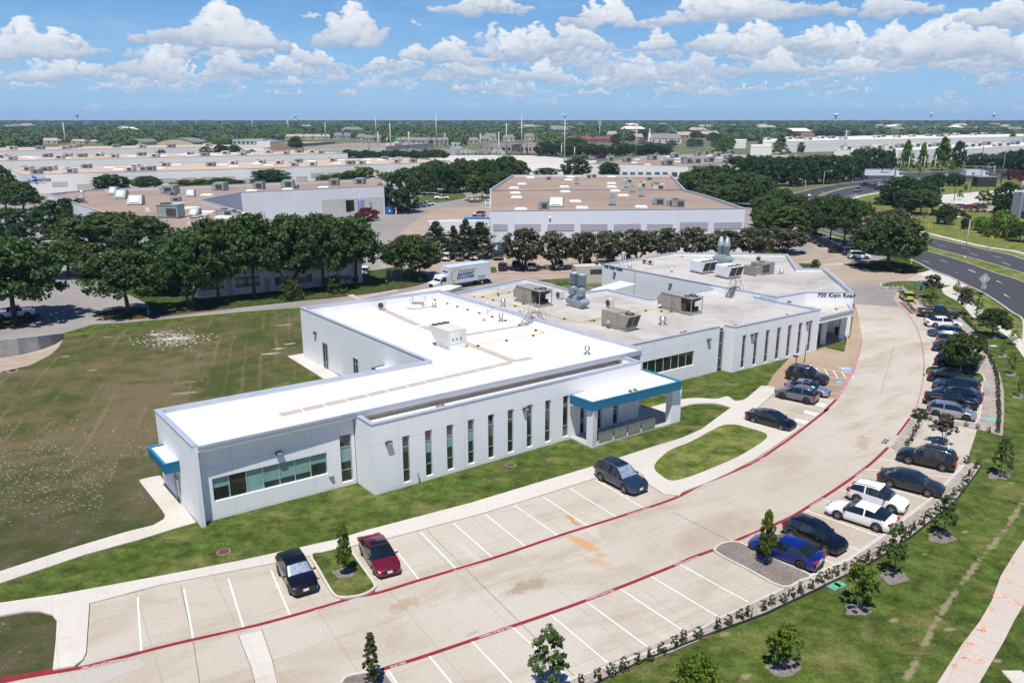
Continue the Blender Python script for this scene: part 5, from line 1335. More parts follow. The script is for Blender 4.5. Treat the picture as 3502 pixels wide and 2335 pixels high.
def car_proto(kind,opts=''):
 key=(kind,opts)
 if key in PROTO:return PROTO[key]
 T=TYPES[kind];L,Wd,r,bot=T['L'],T['W'],T['r'],T['bot'];hw=Wd/2
 root=bpy.data.objects.new('parked_car',None);COL.objects.link(root);root.empty_display_size=.3
 g0,g1,g2,g3=T['gh']
 xs=sorted({0,.04,.12,.22,L-.22,L-.12,L-.04,L,g0,g1,g2,g3}|set(np.linspace(.22,L-.22,40).tolist()))
 xs=[x for i,x in enumerate(xs)if i==0 or x-xs[i-1]>.018]
 def hwid(x):
  e=min(x,L-x);k=1-.20*max(0,1-e/.55)**2.2
  return hw*k
 ring=[]
 for x in xs:
  b=smoothed(lambda q:interp(T['belt'],min(max(q,0),L)),x,.07);y=hwid(x)
  zb=bot+.05*max(0,1-min(x,L-x)/.3)
  ar=0
  for a in T['ax']:
   d=abs(x-a);R_=r+.075
   if d<R_:ar=max(ar,r+math.sqrt(R_*R_-d*d))
  z1,z2,z3=max(zb,ar),max(zb+.14,ar+.03),max(b*.62,ar+.06)
  z3=min(z3,b-.05);z2=min(z2,z3-.02);z1=min(z1,z2-.02)
  if g0<=x<=g3:
   rt=interp(T['roof'],x)
   if x<g1:rt=b+(interp(T['roof'],g1)-b)*((x-g0)/(g1-g0))**(1.0 if kind in('sedan','fastback')else .85)
   if x>g2:rt=b+(interp(T['roof'],g2)-b)*(1-(x-g2)/(g3-g2))**.92
   k=min(1,(rt-b)/.5)
   yr=y*(.985-.20*k);crown=.045*k+.03*(1-k)
  else:rt=b+.012;yr=y*.93;crown=.05
  ring.append([(x,0,zb),(x,y*.90,z1),(x,y*.985,z2),(x,y,z3),(x,y*.985,b),(x,yr,rt),(x,yr*.80,rt+crown*.6),(x,0,rt+crown)])
 NR=8
 body,side,ws_,rw,roofg=MB(),(MB(),MB()),MB(),MB(),MB()
 def put(mb,q,s,sm=True):
  q=[(p[0]-L/2,p[1]*s,p[2])for p in q]
  mb.face(q if s>0 else q[::-1],0,sm)
 pill=(g1+g2)/2-.05
 bv={}
 bl=MB()
 def vid(i,j,s):
  key_=(i,j,s if j not in(0,7)else 1)
  if key_ not in bv:
   p=ring[i][j];bv[key_]=len(bl.v);bl.v.append((p[0]-L/2,p[1]*key_[2],p[2]))
  return bv[key_]
 for i in range(len(xs)-1):
  xm=(xs[i]+xs[i+1])/2
  for s in(1,-1):
   for j in range(NR-1):
    q=[ring[i][j],ring[i+1][j],ring[i+1][j+1],ring[i][j+1]][::-1]
    tall=ring[i][5][2]-ring[i][4][2]>.10 or ring[i+1][5][2]-ring[i+1][4][2]>.10
    if j==4 and g0<xm<g3 and tall and min(abs(xm-g0),abs(xm-g3))>.05 and abs(xm-pill)>.05 and not(kind=='suv' and xm<g0+.2):
     put(side[0 if s>0 else 1],q,s);continue
    if j in(6,)and g2<xm<g3:put(ws_,q,s);continue
    if j==5 and g2<xm<g3-.02:put(ws_,q,s);continue
    if j in(5,6)and g0<xm<g1:put(rw,q,s);continue
    if 's' in opts and j==6 and g2-.75<xm<g2-.18:put(roofg,q,s);continue
    f=(vid(i,j,s),vid(i+1,j,s),vid(i+1,j+1,s),vid(i,j+1,s))
    bl.f.append(f[::-1]if s>0 else f);bl.m.append(0);bl.sm.append(j!=4)
 for i in(0,len(xs)-1):
  pts=[vid(i,j,1)for j in range(NR)]+[vid(i,j,-1)for j in range(NR-2,0,-1)]
  bl.f.append(tuple(pts if i==0 else pts[::-1]));bl.m.append(0);bl.sm.append(False)
 b=bl.build('body',CP['white'],root)
 b.material_slots[0].link='OBJECT'
 side[0].build('side_window',CGLASS,root);side[1].build('side_window',CGLASS,root)
 ws_.build('windscreen',CGLASS,root)
 rw.build('rear_window',CGLASS,root)
 if roofg.f:roofg.build('sunroof',CGLASS,root)
 MB().box((0,0,bot-.04),(L*.86,Wd*.82,.42)).build('underbody',TRIM,root)
 for s in(1,-1):
  for a in T['ax']:
   c=(a-L/2,s*(hw-.11),r)
   w=MB().lathe(c,[(r*.62,-.11),(r*.97,-.10),(r,-.05),(r,.05),(r*.97,.10),(r*.62,.11)],18,axis='y').build('wheel',TYRE,root)
   m=MB();yy=c[1]+s*.075
   m.lathe((c[0],yy,r),[(r*.66,0),(r*.66,s*.03),(r*.58,s*.034),(r*.55,0),(.01,s*-.01)],16,axis='y')
   for k in range(5):
    t_=2*math.pi*k/5+.3
    m.beam((c[0]+.03*math.cos(t_),yy+s*.02,r+.03*math.sin(t_)),(c[0]+r*.60*math.cos(t_),yy+s*.02,r+r*.60*math.sin(t_)),.055,.035)
   m.build('rim',RIMB if 'b' in opts else RIM,w)
 zf=interp(T['belt'],L-.25);zr=interp(T['belt'],.12)
 for s in(1,-1):
  y=hwid(L-.16)
  MB().hexa([(L/2-.42,s*y*1.0,zf-.20),(L/2-.07,s*y*.93,zf-.24),(L/2-.04,s*y*.60,zf-.22),(L/2-.35,s*y*.62,zf-.16),
(L/2-.46,s*y*.99,zf-.03),(L/2-.17,s*y*.92,zf-.08),(L/2-.15,s*y*.60,zf-.06),(L/2-.42,s*y*.62,zf-.02)]).build('headlight',HEAD,root)
  MB().box((-L/2+.06,s*hwid(.1)*.80,zr-.22),(.20,.40*(hw/.92),.20)).box((-L/2+.22,s*hwid(.2)*.985,zr-.20),(.30,.05,.16)).build('tail_light',TAIL,root)
  xm_=g3-L/2-.28
  MB().ball((xm_,s*(hw+.10),interp(T['belt'],g3)+.08),.12,8,sc=(.7,1.0,.7)).build('wing_mirror',TRIM if 'b' in opts else CP['black'],root)
 MB().box((L/2-.035,0,bot+.16),(.08,Wd*.56,.26)).build('grille',TRIM,root)
 MB().box((L/2+.01,0,bot+.20),(.02,.36,.17)).box((-L/2-.005,0,zr-.32 if kind!='pickup' else .62),(.02,.36,.17)).build('number_plate',PLATE,root)if 'n' in opts else None
 MB().box((-L/2+.02,0,bot+.02),(.08,Wd*.7,.22)).build('rear_bumper',TRIM,root)
 if 'r' in opts:
  for s in(1,-1):
   pts=[(x-L/2,s*hwid(x)*.66,interp(T['roof'],x)+.075)for x in np.linspace(g1+.15,g2-.05,5)]
   MB().tube([(pts[0][0]-.1,pts[0][1],pts[0][2]-.07)]+pts+[(pts[-1][0]+.1,pts[-1][1],pts[-1][2]-.07)],.028).build('roof_rail',CHROME,root)
  if 'x' in opts:
   for x in(g1+.6,g2-.4):
    MB().beam((x-L/2,-hw*.7,interp(T['roof'],x)+.11),(x-L/2,hw*.7,interp(T['roof'],x)+.11),.06,.04).build('cross_bar',TRIM,root)
 if 'w' in opts:
  m=MB()
  for i in range(len(xs)-1):
   if g2+.06<(xs[i]+xs[i+1])/2<g3-.08:
    for s in(1,-1):
     for j in(5,6):put(m,[(p[0]+.01,p[1]*.9,p[2]+.016)for p in(ring[i][j],ring[i+1][j],ring[i+1][j+1],ring[i][j+1])][::-1],s,False)
  m.build('sunshade',SHADE,root)
 if kind=='pickup':
  MB().box((1.02-L/2,0,1.13),(1.76,Wd*.80,.05)).build('bed_cover',TRIM if 'e' not in opts else CP['white'],root)
  MB().box((-L/2+.02,0,.55),(.14,Wd*.9,.18)).build('bumper',CHROME,root)
 for o in list(root.children_recursive):
  if 'h' in opts:pass
 PROTO[key]=root
 root['unused']=1
 return root
CARS=[]
def car(kind,col,label,rear,front,t,side=None,opts='',group=None,cat='car',name='parked_car',face=None,sc=1.0):
 """rear/front: where the two near-side wheels meet the ground; side +1/-1 = body lies left/right of that line"""
 T=TYPES[kind];p=car_proto(kind,opts)
 first='unused' in p
 o=p if first else copy_tree(p)
 if first:del o['unused']
 if face is None:
  a,b=W(t,*rear),W(t,*front);d=(b-a);d.z=0;d.normalize()
  mid=(a+b)/2;wm=(T['ax'][0]+T['ax'][1])/2-T['L']/2
  n=Vector((-d.y,d.x,0))*side
  loc=mid+n*(T['W']/2-.11)*sc-d*wm*sc;rz=math.atan2(d.y,d.x)
 else:
  loc=W(t,*rear);rz=R(face)
 loc.z=.025
 o.location=loc;o.rotation_euler=(0,0,rz);o.scale=(sc,sc,sc)
 o.name=name
 for c in o.children:
  if c.name.split('.')[0]=='body':c.material_slots[0].material=CP[col]
  if c.name.split('.')[0]=='wing_mirror' and 'b' not in opts:pass
 tag(o,label,cat,group)
 CARS.append(o)
 return o
GL_='cars parked along the curved drive'
car('suv','bronze','glossy black SUV with chrome roof rails, topmost of the near right row',(1722,298),(1462,240),'K',-1,'rx',GL_)
car('sedan','grey','dark grey sedan between the black roof railed SUV and two white cars',(1318,418),(1612,492),'K',1,'',GL_)
car('crossover','white','white crossover with black roof rails, beside the white sedan',(1058,533),(1350,622),'K',1,'r',GL_)
car('sedan','white','white sedan facing the drive, between the white crossover and a black crossover',(1212,755),(928,662),'K',-1,'',GL_)
car('crossover','black','black crossover next to the bright blue sedan by the mulch island',(572,812),(832,928),'K',1,'',GL_)
car('sedan','blue','bright blue sedan half behind the yellowish young tree',(622,1042),(352,938),'K',-1,'bn',GL_)
car('crossover','black','black crossover with a silver sunshade, left of the small grass tree island',(140,655),(235,820),'L',1,'wbn',GL_,sc=.98)
car('sedan','red','dark red sedan with a glass sunroof, right of the small grass tree island',(838,490),(940,650),'L',1,'sn',GL_,sc=.95)
car('suv','navy','slate blue SUV with a silver sunshade, alone at the end of the front bays',(1600,410),(1738,483),'b2',1,'swrn',GL_,sc=1.04)
car('fastback','black','black fastback sedan in the bays nearest the grass island in the walk',(350,1402),(808,1528),'M',1,'',GL_)
car('crossover','midgrey','blue grey crossover with two tone roof, nearest of three cars beside the office slot windows',(1218,1098),(805,1008),'M',-1,'rb',GL_)
car('sedan','silver','silver blue sedan between the blue grey crossover and a black SUV',(975,905),(1420,985),'M',1,'s',GL_,sc=.96)
car('suv','grey','black SUV with roof bars parked next to the hatched accessible bay',(925,705),(1440,800),'M',1,'rx',GL_)
car('hatch','silver','silver hatchback beside the round shrub and pink crape myrtle',(1050,1170),(1505,1240),'J',1,'b',GL_)
car('pickup','black','small black pickup with covered bed beside the silver hatchback',(985,1005),(1590,1090),'J',1,'',GL_,'pickup truck',sc=.9)
car('sedan','deepblue','dark blue sedan hidden behind the small black pickup',(1590,985),(1120,905),'J',-1,'',GL_)
car('suv','teal','blue grey SUV facing the drive with red tail lamp toward the gravel',(1560,865),(1130,790),'J',-1,'',GL_)
car('sedan','black','black sedan with a bright window line beside the planted grass island',(1085,680),(1510,735),'J',1,'',GL_)
car('suv','black','large black SUV partly under the leafy tree, on the far side of the grass island',(1140,455),(1550,520),'J',1,'',GL_,sc=1.04)
car('sedan','deepblue','blue sedan nearly hidden by the leafy tree next to the beige wagon',(1110,230),(1500,275),'J',1,'',GL_,sc=.95)
car('wagon','beige','beige boxy off-roader with its nose hidden by the leafy tree',(1130,140),(1520,180),'J',1,'r',GL_,sc=.95)
car('hatch','teal','dark slate hatchback facing the drive below the white sedan',(1488,1000),(1180,992),'I',-1,'',GL_)
car('sedan','white','white sedan with dark glass between the grey pickup and the slate hatchback',(1145,862),(1445,872),'I',1,'',GL_)
car('pickup','grey','dark grey single cab pickup truck with covered bed',(1050,730),(1378,752),'I',1,'',GL_,'pickup truck',sc=1.0)
car('crossover','lime','lime yellow crossover seen from behind near the teal arch sign',(745,512),(690,462),'I',-1,'',GL_,sc=.95)
GB='cars in the lot behind the office'
rear_row=[(375,850,'white','suv',86,'white SUV seen from behind at the left end of the row by the cedars',''),(514,848,'beige','suv',86,'beige SUV seen from behind between two white SUVs',''),(658,842,'white','suv',86,'white SUV with sloping nose, third from the cedars',''),(896,835,'grey','pickup',90,'dark pickup parked against the blue base of the warehouse',''),(1155,828,'white','sedan',90,'white sedan in shade behind the first crape myrtle',''),(1660,815,'black','suv',92,'black SUV in deep shade behind the third crape myrtle',''),(1910,818,'deepblue','sedan',94,'dark blue sedan in shade near the fourth crape myrtle','')]
front_row=[(940,945,'black','sedan',88,'black sedan seen from behind beside the small lawn strip',''),(1075,940,'teal','suv',-90,'blue grey SUV facing the office roofs',''),(1228,942,'silver','sedan',90,'silver sedan between blue grey SUV and a tree trunk',''),(1503,930,'silver','suv',-92,'silver SUV between the second and third crape myrtle trunks',''),(1788,918,'deepblue','suv',-94,'dark blue SUV right of the third crape myrtle trunk',''),(2020,870,'black','sedan',-94,'dark sedan roof showing just past the fourth crape myrtle trunk',''),(2180,860,'midgrey','sedan',-94,'grey sedan half hidden by the white caged ladder','')]
for x,y,c,k,f,l,op in rear_row+front_row:
 car(k,c,l,(x,y),None,'G',1,op,GB,'pickup truck' if k=='pickup' else 'car',face=f)
GR='cars under the oaks by the street'
hl=[(880,848,1.0,'white','suv','white SUV in sun at the near end of the row under the oaks'),(825,815,1,'teal','suv','dark teal SUV tucked behind the white SUV'),(700,795,1,'black','suv','long black SUV standing apart, third in the row under the oaks'),(600,742,1,'black','suv','black SUV with colourful rear stickers under the oaks'),(560,715,1,'deepblue','sedan','dark blue car fifth in the row under the oaks'),(500,698,1,'black','suv','black SUV sixth in the row under the oaks'),(455,685,1,'midgrey','hatch','grey blue hatchback seventh in the row under the oaks'),(470,655,1,'black','wagon','black boxy car at the far shaded end of the row under the oaks')]
for x,y,s_,c,k,l in hl:car(k,c,l,(x,y),None,'H',1,'r' if c=='white' else '',GR,face=-6)
car('pickup','white','white pickup with red door decal behind the big oak trunk at the left edge',(20,925),(272,900),'F',1,'e',None,'pickup truck')
car('crossover','white','white car seen between the corner of the brick office and the lone oak',(290,1150),None,'t2',1,'',None,face=95)
car('suv','silver','silver and blue SUV under the dark tree in the shaded bays',(520,115),None,'F',1,'',None,face=200)
for x,y,c,k,l in((330,765,'white','sedan','white car behind its twin between the left trees'),(420,790,'white','suv','white SUV nearest in the gap between the left trees'),(370,710,'deepblue','sedan','dark blue car behind the white pair in the gap between trees'),(485,640,'brightred','hatch','red car seen from behind under the left trees'),(10,540,'midgrey','sedan','grey car at the far left edge under trees')):
 car(k,c,l,(x,y),None,'U',1,'',None,face=170 if c!='brightred' else 80)
car('pickup','white','white pickup parked sideways in the sunny yard beneath the tree belt',(805,652),None,'t2',1,'e',None,'pickup truck',face=2)
for x,y,c,l in((545,725,'black','black car deepest in the shade of the round tree'),(610,712,'black','black car at the edge of the round tree shade'),(655,705,'midgrey','grey car first in sunlight beside the round tree'),(690,698,'silver','silver car beside the grey one near the round tree'),(715,690,'white','white car last of the short row near the round tree')):
 car('sedan',c,l,(x,y),None,'t2',1,'','cars by the round tree',face=12)
car('suv','silver','pale silver SUV in the yard beside the blue ramp',(1055,765),None,'t2',1,'',None,face=178)
for x,y,c,k,l,f in((720,600,'white','sedan','white car in shade under the tree belt',10),(850,605,'black','sedan','dark car in shade under the tree belt',5),(955,575,'white','sedan','white car at the back of the tree belt',80),(1115,685,'white','sedan','white car nose showing at the warehouse corner',90)):
 car(k,c,l,(x,y),None,'t2',1,'',None,face=f)
for x,y,c,k,l,f in((1243,598,'silver','pickup','silver pickup driving on the curved street',-130),(1290,562,'grey','pickup','dark pickup driving beyond the silver pickup',20),(1350,570,'brightred','sedan','dark red car on the street near the signal',20),(1385,585,'deepblue','sedan','dark blue car at the bushes on the street',20),(1395,562,'white','suv','white vehicle partly hidden by bushes on the street',20),
(1285,512,'navy','suv','blue minivan stopped behind the white semi trailer',0),(1835,495,'white','sedan','white car passing on the cross street',5),(2235,492,'black','pickup','black pickup on the cross street by the red shrubs',5),(1095,490,'white','sedan','white car in the lot behind the dark oaks',10),(935,512,'brightred','sedan','maroon car in the shade of the dark oaks',10),(1045,500,'midgrey','sedan','grey car in the shade of the dark oaks',10)):
 car(k,c,l,(x,y),None,'t3',1,'e' if c=='silver' and k=='pickup' else '',None,'pickup truck' if k=='pickup' else 'car','car',face=f)
for x,y,c,l in((1100,515,'white','white car at the left of the small visitor lot behind shrubs'),(1340,525,'silver','silver car in the small visitor lot behind shrubs'),(1490,535,'brightred','dark red car in the small visitor lot behind shrubs'),(1660,535,'teal','blue grey car in the small visitor lot behind shrubs'),(1850,450,'white','white car behind the bright round tree on the plaza')):
 car('sedan',c,l,(x,y),None,'R',1,'','cars in the visitor lot',face=20)
rng=random.Random(3)
for k in range(22):
 x,y=rng.choice([(1700+k*30,512-k*1.2),(2100+k*9,488)])
 car('sedan',rng.choice(['white','silver','black','grey','deepblue','brightred']),'small distant car parked in the lot behind the cross street',(x+rng.uniform(-8,8),y),None,'f4',1,'','distant cars behind the cross street',face=rng.choice([80,95]))
for k in range(26):
 x=880+k*18 if k<16 else 340+(k-16)*20
 y=425-(k%3)if k<16 else 365
 car('suv' if k%3 else 'sedan',rng.choice(['white','silver','black','grey','deepblue','red','grey']),'small distant car in the lot beyond the tan roofed warehouse',(x,y),None,'f3',1,'','distant cars beyond the warehouse',face=rng.choice([85,95,10]))
def truck_cab(t,x,wd,m,h=2.6):
 pr=[(x,.55),(x+2.9,.55),(x+2.9,1.35),(x+1.7,1.62),(x+1.25,h),(x,h)]
 mb=MB();n=len(pr);mb.v+=[(a,-wd/2,z)for a,z in pr]+[(a,wd/2,z)for a,z in pr]
 mb.f+=[tuple(range(n)),tuple(range(2*n-1,n-1,-1))]+[(k,k+n,(k+1)%n+n,(k+1)%n)for k in range(n)];mb.m+=[0]*(n+2);mb.sm+=[False]*(n+2)
 c=mb.build('cab',m,t)
 MB().face([(x+1.69,-wd*.42,1.70),(x+1.69,wd*.42,1.70),(x+1.29,wd*.38,h-.15),(x+1.29,-wd*.38,h-.15)]).build('windscreen',CGLASS,c)
 for s in(-1,1):
  MB().face([(x+.35,s*(wd/2+.012),1.6),(x+1.45,s*(wd/2+.012),1.6),(x+1.15,s*(wd/2+.012),h-.25),(x+.35,s*(wd/2+.012),h-.25)][::s]).build('side_window',CGLASS,c)
  MB().box((x+1.65,s*(wd/2+.18),1.65),(.12,.18,.5)).build('wing_mirror',TRIM,c)
  MB().box((x+2.86,s*wd*.36,.95),(.12,.4,.22)).build('headlight',HEAD,c)
 MB().box((x+2.91,0,.75),(.04,wd*.5,.55)).build('grille',TRIM,c)
 MB().box((x+2.85,0,.45),(.25,wd,.25)).build('bumper',CHROME,c)
 return c
def truck_wheels(t,axles,wd,r=.48):
 for x,dual in axles:
  for s in(-1,1):
   w=MB().lathe((x,s*(wd/2-.2),r),[(r*.5,-.18),(r,-.14),(r,.14),(r*.5,.18)],16,axis='y').build('wheel',TYRE,t)
   MB().lathe((x,s*(wd/2-.04),r),[(r*.52,0),(r*.5,s*.03),(.05,s*.05)],12,axis='y').build('rim',RIM,w)
a_,b_=W('G',792,1092),W('G',330,1165)
d_=(b_-a_);d_.z=0;dl=d_.length;d_.normalize();rz_=math.atan2(d_.y,d_.x)
n_=Vector((-d_.y,d_.x,0))
if n_.y<0:n_=-n_
BXL=(W('G',775,1075)-W('G',400,1140)).length
trk=thing('box_truck','white delivery box truck with a sun logo and Daylight Transport lettering behind the roof','truck',(a_+b_)/2+n_*1.25,rz_)
hl_=dl/2
x0,x1=-hl_-.6,-hl_-.6+BXL+.5
TW=simple('truck_white',(.66,.68,.72),.4,0,.05,.5)
bx=MB().box(((x0+x1)/2,0,1.05),(x1-x0,2.5,2.9)).build('cargo_box',TW,trk)
MB().box(((x0+x1)/2,0,3.952),(x1-x0+.04,2.54,.09),top=(.995,.97)).build('box_roof',simple('pale_blue_roof',(.46,.55,.68),.5,0,.06,.5),trk)
MB().box(((x0+x1)/2,0,.75),(x1-x0,1.0,.28)).box((x0+.1,0,.45),(.2,2.4,.3)).build('chassis',TRIM,trk)
truck_cab(trk,x1+.15,2.3,TW);truck_wheels(trk,((x0+1.9,1),(x1+1.9,0)),2.4)
LOGO_Y=simple('logo_orange',(.70,.36,.06),.5);LOGO_B=simple('logo_blue',(.02,.09,.42),.5);LOGO_R=simple('logo_red',(.26,.02,.05),.5);LOGO_N=simple('logo_navy',(.015,.015,.06),.5)
side_y=-1.262 if Vector((-d_.y,d_.x,0)).y>0 else 1.262
rd_loc=(math.pi/2,0,0)if side_y<0 else(math.pi/2,0,math.pi)
sgn=1 if side_y<0 else-1
tl=x0 if sgn>0 else x1
LX=lambda u:tl+sgn*u
lettering('DAYLIGHT',.80,LOGO_N,bx,(LX(1.75),side_y,2.30),rd_loc,.012,.22,spacing=.92,bold=.02)
mb=MB();mb.face([(LX(1.62),side_y,1.72),(LX(5.3),side_y,1.72),(LX(5.5),side_y,2.16),(LX(1.74),side_y,2.16)]if sgn>0 else[(LX(1.62),side_y,1.72),(LX(5.3),side_y,1.72),(LX(5.5),side_y,2.16),(LX(1.74),side_y,2.16)]);mb.build('logo_bar',LOGO_B,bx)
lettering('TRANSPORT',.42,TW,bx,(LX(1.85),side_y-sgn*.012,1.79),rd_loc,.01,.22,spacing=1.25)
MB().face([(LX(2.1),side_y,3.08),(LX(5.9),side_y,3.08),(LX(5.95),side_y,3.20),(LX(2.15),side_y,3.20)]).build('logo_stripe',LOGO_R,bx)
mb=MB()
for k in range(17):
 a=R(62+k*11.0);c,s=math.cos(a),math.sin(a);w=R(3.4)
 mb.face([(LX(1.75+1.05*math.cos(a-w*.5)),side_y,2.35+1.02*math.sin(a-w*.5)),(LX(1.75+1.42*math.cos(a-w)),side_y,2.35+1.36*math.sin(a-w)),(LX(1.75+1.42*math.cos(a+w)),side_y,2.35+1.36*math.sin(a+w)),(LX(1.75+1.05*math.cos(a+w*.5)),side_y,2.35+1.02*math.sin(a+w*.5))])
mb.build('sun_logo',LOGO_Y,bx)
lettering('(800) 468-9999',.28,TRIM,bx,(LX(7.1 if BXL>9 else BXL-2.4),side_y,1.60),rd_loc,.01,.2);lettering('www.dylt.com',.28,TRIM,bx,(LX(7.0 if BXL>9 else BXL-2.5),side_y,1.25),rd_loc,.01,.2)
fx=x1+.012
MB().face([(fx,-.75,2.95),(fx,.75,2.95),(fx,.85,3.3),(fx,-.65,3.3)]).build('front_logo',LOGO_B,bx)
def semi(loc,rz,label,L,cab=True,text=None,tcol=None,flip=False):
 t=thing('semi_truck' if cab else 'parked_trailer',label,'truck' if cab else 'trailer',loc,rz)
 b=MB().box((0,0,1.15),(L,2.55,2.8)).build('cargo_box',TW,t)
 MB().box((0,0,.9),(L,.9,.24)).build('chassis',TRIM,t)
 truck_wheels(t,((-L/2+1.2,1),(-L/2+2.5,1))+(((L/2+.2,1),(L/2+1.3,1),(L/2+4.3,0))if cab else()),2.4)
 if cab:
  truck_cab(t,L/2+2.3,2.4,TW,3.3);MB().box((L/2+1.6,0,.6),(1.6,2.3,3.2),top=(.8,.9)).build('sleeper',TW,t)
 if text:
  s=1 if flip else-1
  lettering(text,.95,tcol,b,(0.5*-s if False else(.3*L)*s*-1*0+(L*.02),s*1.29,2.6),(math.pi/2,0,0 if s<0 else math.pi),.012,bold=.02)
 return t
semi(W('t3',1375,505),R(-3),'white semi truck with a long lettered trailer crossing the junction',15.0,True,'EPXLogistics',LOGO_N)
semi(W('t3',2000,505),R(5),'small white box lorry on the cross street right of the signal mast',8.0,True)
q0,q1=W('t2',715,905),W('t2',1118,892)
tr=semi((q0+q1)/2+Vector((0,1.3,0)),math.atan2((q1-q0).y,(q1-q0).x),'long white trailer with maroon lettering backed at the warehouse dock behind cedars',min(16.5,(q1-q0).length),False)
lettering('XTRA',1.25,LOGO_R,tr.children[0],(4.2,-1.29,2.55),(math.pi/2,0,0),.012,bold=.03)
lettering('LEASE',.5,simple('pale_grey_letters',(.45,.45,.48),.5),tr.children[0],(6.2,-1.29,2.0),(math.pi/2,0,0),.012)
# ------ trees and shrubs
def mat_leaf(name,dark,mid,light,rand=.25,trans=.25):
 m,t,b=nt(name)
 oi=nd(t,'ShaderNodeObjectInfo');g=nd(t,'ShaderNodeTexCoord')
 n=noise(t,g.outputs['Object'],1.1,4,.7);n2=noise(t,g.outputs['Object'],7.0,3,.6)
 f=math_(t,'ADD',math_(t,'MULTIPLY',n.outputs[0],.55),math_(t,'MULTIPLY',n2.outputs[0],.45))
 r=ramp(t,f,[(.30,dark),(.50,mid),(.72,light)])
 hs=nd(t,'ShaderNodeHueSaturation')
 t.links.new(math_(t,'ADD',.478,math_(t,'MULTIPLY',oi.outputs['Random'],.036)),hs.inputs['Hue'])
 t.links.new(math_(t,'ADD',1-rand/2,math_(t,'MULTIPLY',oi.outputs['Random'],rand)),hs.inputs['Value'])
 t.links.new(r.outputs[0],hs.inputs['Color'])
 t.links.new(hs.outputs[0],b.inputs['Base Color'])
 b.inputs['Roughness'].default_value=.55;b.inputs['Specular IOR Level'].default_value=.25
 tr=nd(t,'ShaderNodeBsdfTranslucent');t.links.new(hs.outputs[0],tr.inputs[0])
 mx=nd(t,'ShaderNodeMixShader');mx.inputs[0].default_value=trans
 out=t.nodes['Material Output']
 t.links.new(b.outputs[0],mx.inputs[1]);t.links.new(tr.outputs[0],mx.inputs[2]);t.links.new(mx.outputs[0],out.inputs[0])
 MATS[name]=m
 return m
OAK=mat_leaf('oak_leaves',(0.0235,0.0470,0.0157),(0.0587,0.1096,0.0274),(0.1370,0.2252,0.0548))
ELM=mat_leaf('elm_leaves',(0.0322,0.0575,0.0161),(0.0713,0.1207,0.0287),(0.1495,0.2127,0.0517))
DARKLEAF=mat_leaf('dark_leaves',(0.0162,0.0385,0.0142),(0.0385,0.0810,0.0223),(0.0851,0.1620,0.0405))
CEDAR=mat_leaf('cedar_leaves',(0.0145,0.0308,0.0145),(0.0356,0.0648,0.0259),(0.0713,0.1166,0.0421))
MYRTLE=mat_leaf('myrtle_leaves',(.027,.037,.014),(.072,.088,.032),(.145,.150,.060))
YOUNG=mat_leaf('young_tree_leaves',(0.0386,0.0662,0.0110),(0.1035,0.1518,0.0221),(0.2139,0.2622,0.0483))
BRIGHT=mat_leaf('bright_leaves',(0.0397,0.0820,0.0092),(0.1125,0.1917,0.0198),(0.2513,0.3438,0.0463))
YELLOWISH=mat_leaf('yellow_leaves',(.10,.09,.012),(.22,.20,.025),(.36,.32,.05))
SHRUBM=mat_leaf('shrub_leaves',(0.0234,0.0416,0.0104),(0.0585,0.0936,0.0234),(0.1235,0.1625,0.0455))
PINK=mat_leaf('pink_blooms',(.20,.085,.12),(.36,.20,.25),(.55,.38,.42),.1)
PALEPINK=mat_leaf('pale_blooms',(.26,.16,.15),(.42,.31,.29),(.56,.46,.43),.1)
PURPLE=mat_leaf('purple_blooms',(.13,.045,.12),(.27,.115,.235),(.42,.23,.36),.1)
REDLEAF=mat_leaf('red_leaves',(.06,.010,.012),(.17,.020,.028),(.28,.05,.06),.15)
TWIG=mat_leaf('bare_twigs',(.07,.055,.045),(.14,.115,.10),(.22,.19,.17),.1)
BARK=simple('bark',(.085,.065,.05),.95,0,.35,3.0)
PALEBARK=simple('pale_bark',(.32,.27,.22),.9,0,.25,3.0)
def leaf_mesh(name,centres,per,spread,size,seed,up=.35,aspect=.62):
 """leaf quads scattered round clump centres; centres = (x, y, z, r)"""
 g=np.random.default_rng(seed)
 c=np.repeat(np.asarray(centres,np.float32),per,0);n=len(c)
 d=g.standard_normal((n,3));d/=np.linalg.norm(d,axis=1)[:,None]
 rad=(g.random(n)**.45)[:,None]*c[:,3:4]*spread
 p=c[:,:3]+d*rad*np.array([1,1,.8])
 nr=d+g.standard_normal((n,3))*.7+np.array([0,0,up]);nr/=np.linalg.norm(nr,axis=1)[:,None]
 a=np.cross(nr,g.standard_normal((n,3)));a/=np.linalg.norm(a,axis=1)[:,None]
 b=np.cross(nr,a);s=(size*g.uniform(.6,1.35,n))[:,None]
 a*=s;b*=s*aspect
 v=np.stack([p-a*.9-b*.2,p-b,p+a,p+b*.9],1).reshape(-1,3).astype(np.float32)
 me=bpy.data.meshes.new(name)
 me.vertices.add(len(v));me.vertices.foreach_set('co',v.ravel())
 me.loops.add(len(v));me.loops.foreach_set('vertex_index',np.arange(len(v),dtype=np.int32))
 me.polygons.add(n);me.polygons.foreach_set('loop_start',np.arange(0,4*n,4,dtype=np.int32));me.polygons.foreach_set('loop_total',np.full(n,4,np.int32))
 me.update();me.validate()
 return me
def add_part(name,me,mat,parent):
 me.materials.append(mat)
 o=bpy.data.objects.new(name,me);COL.objects.link(o);o.parent=parent
 return o
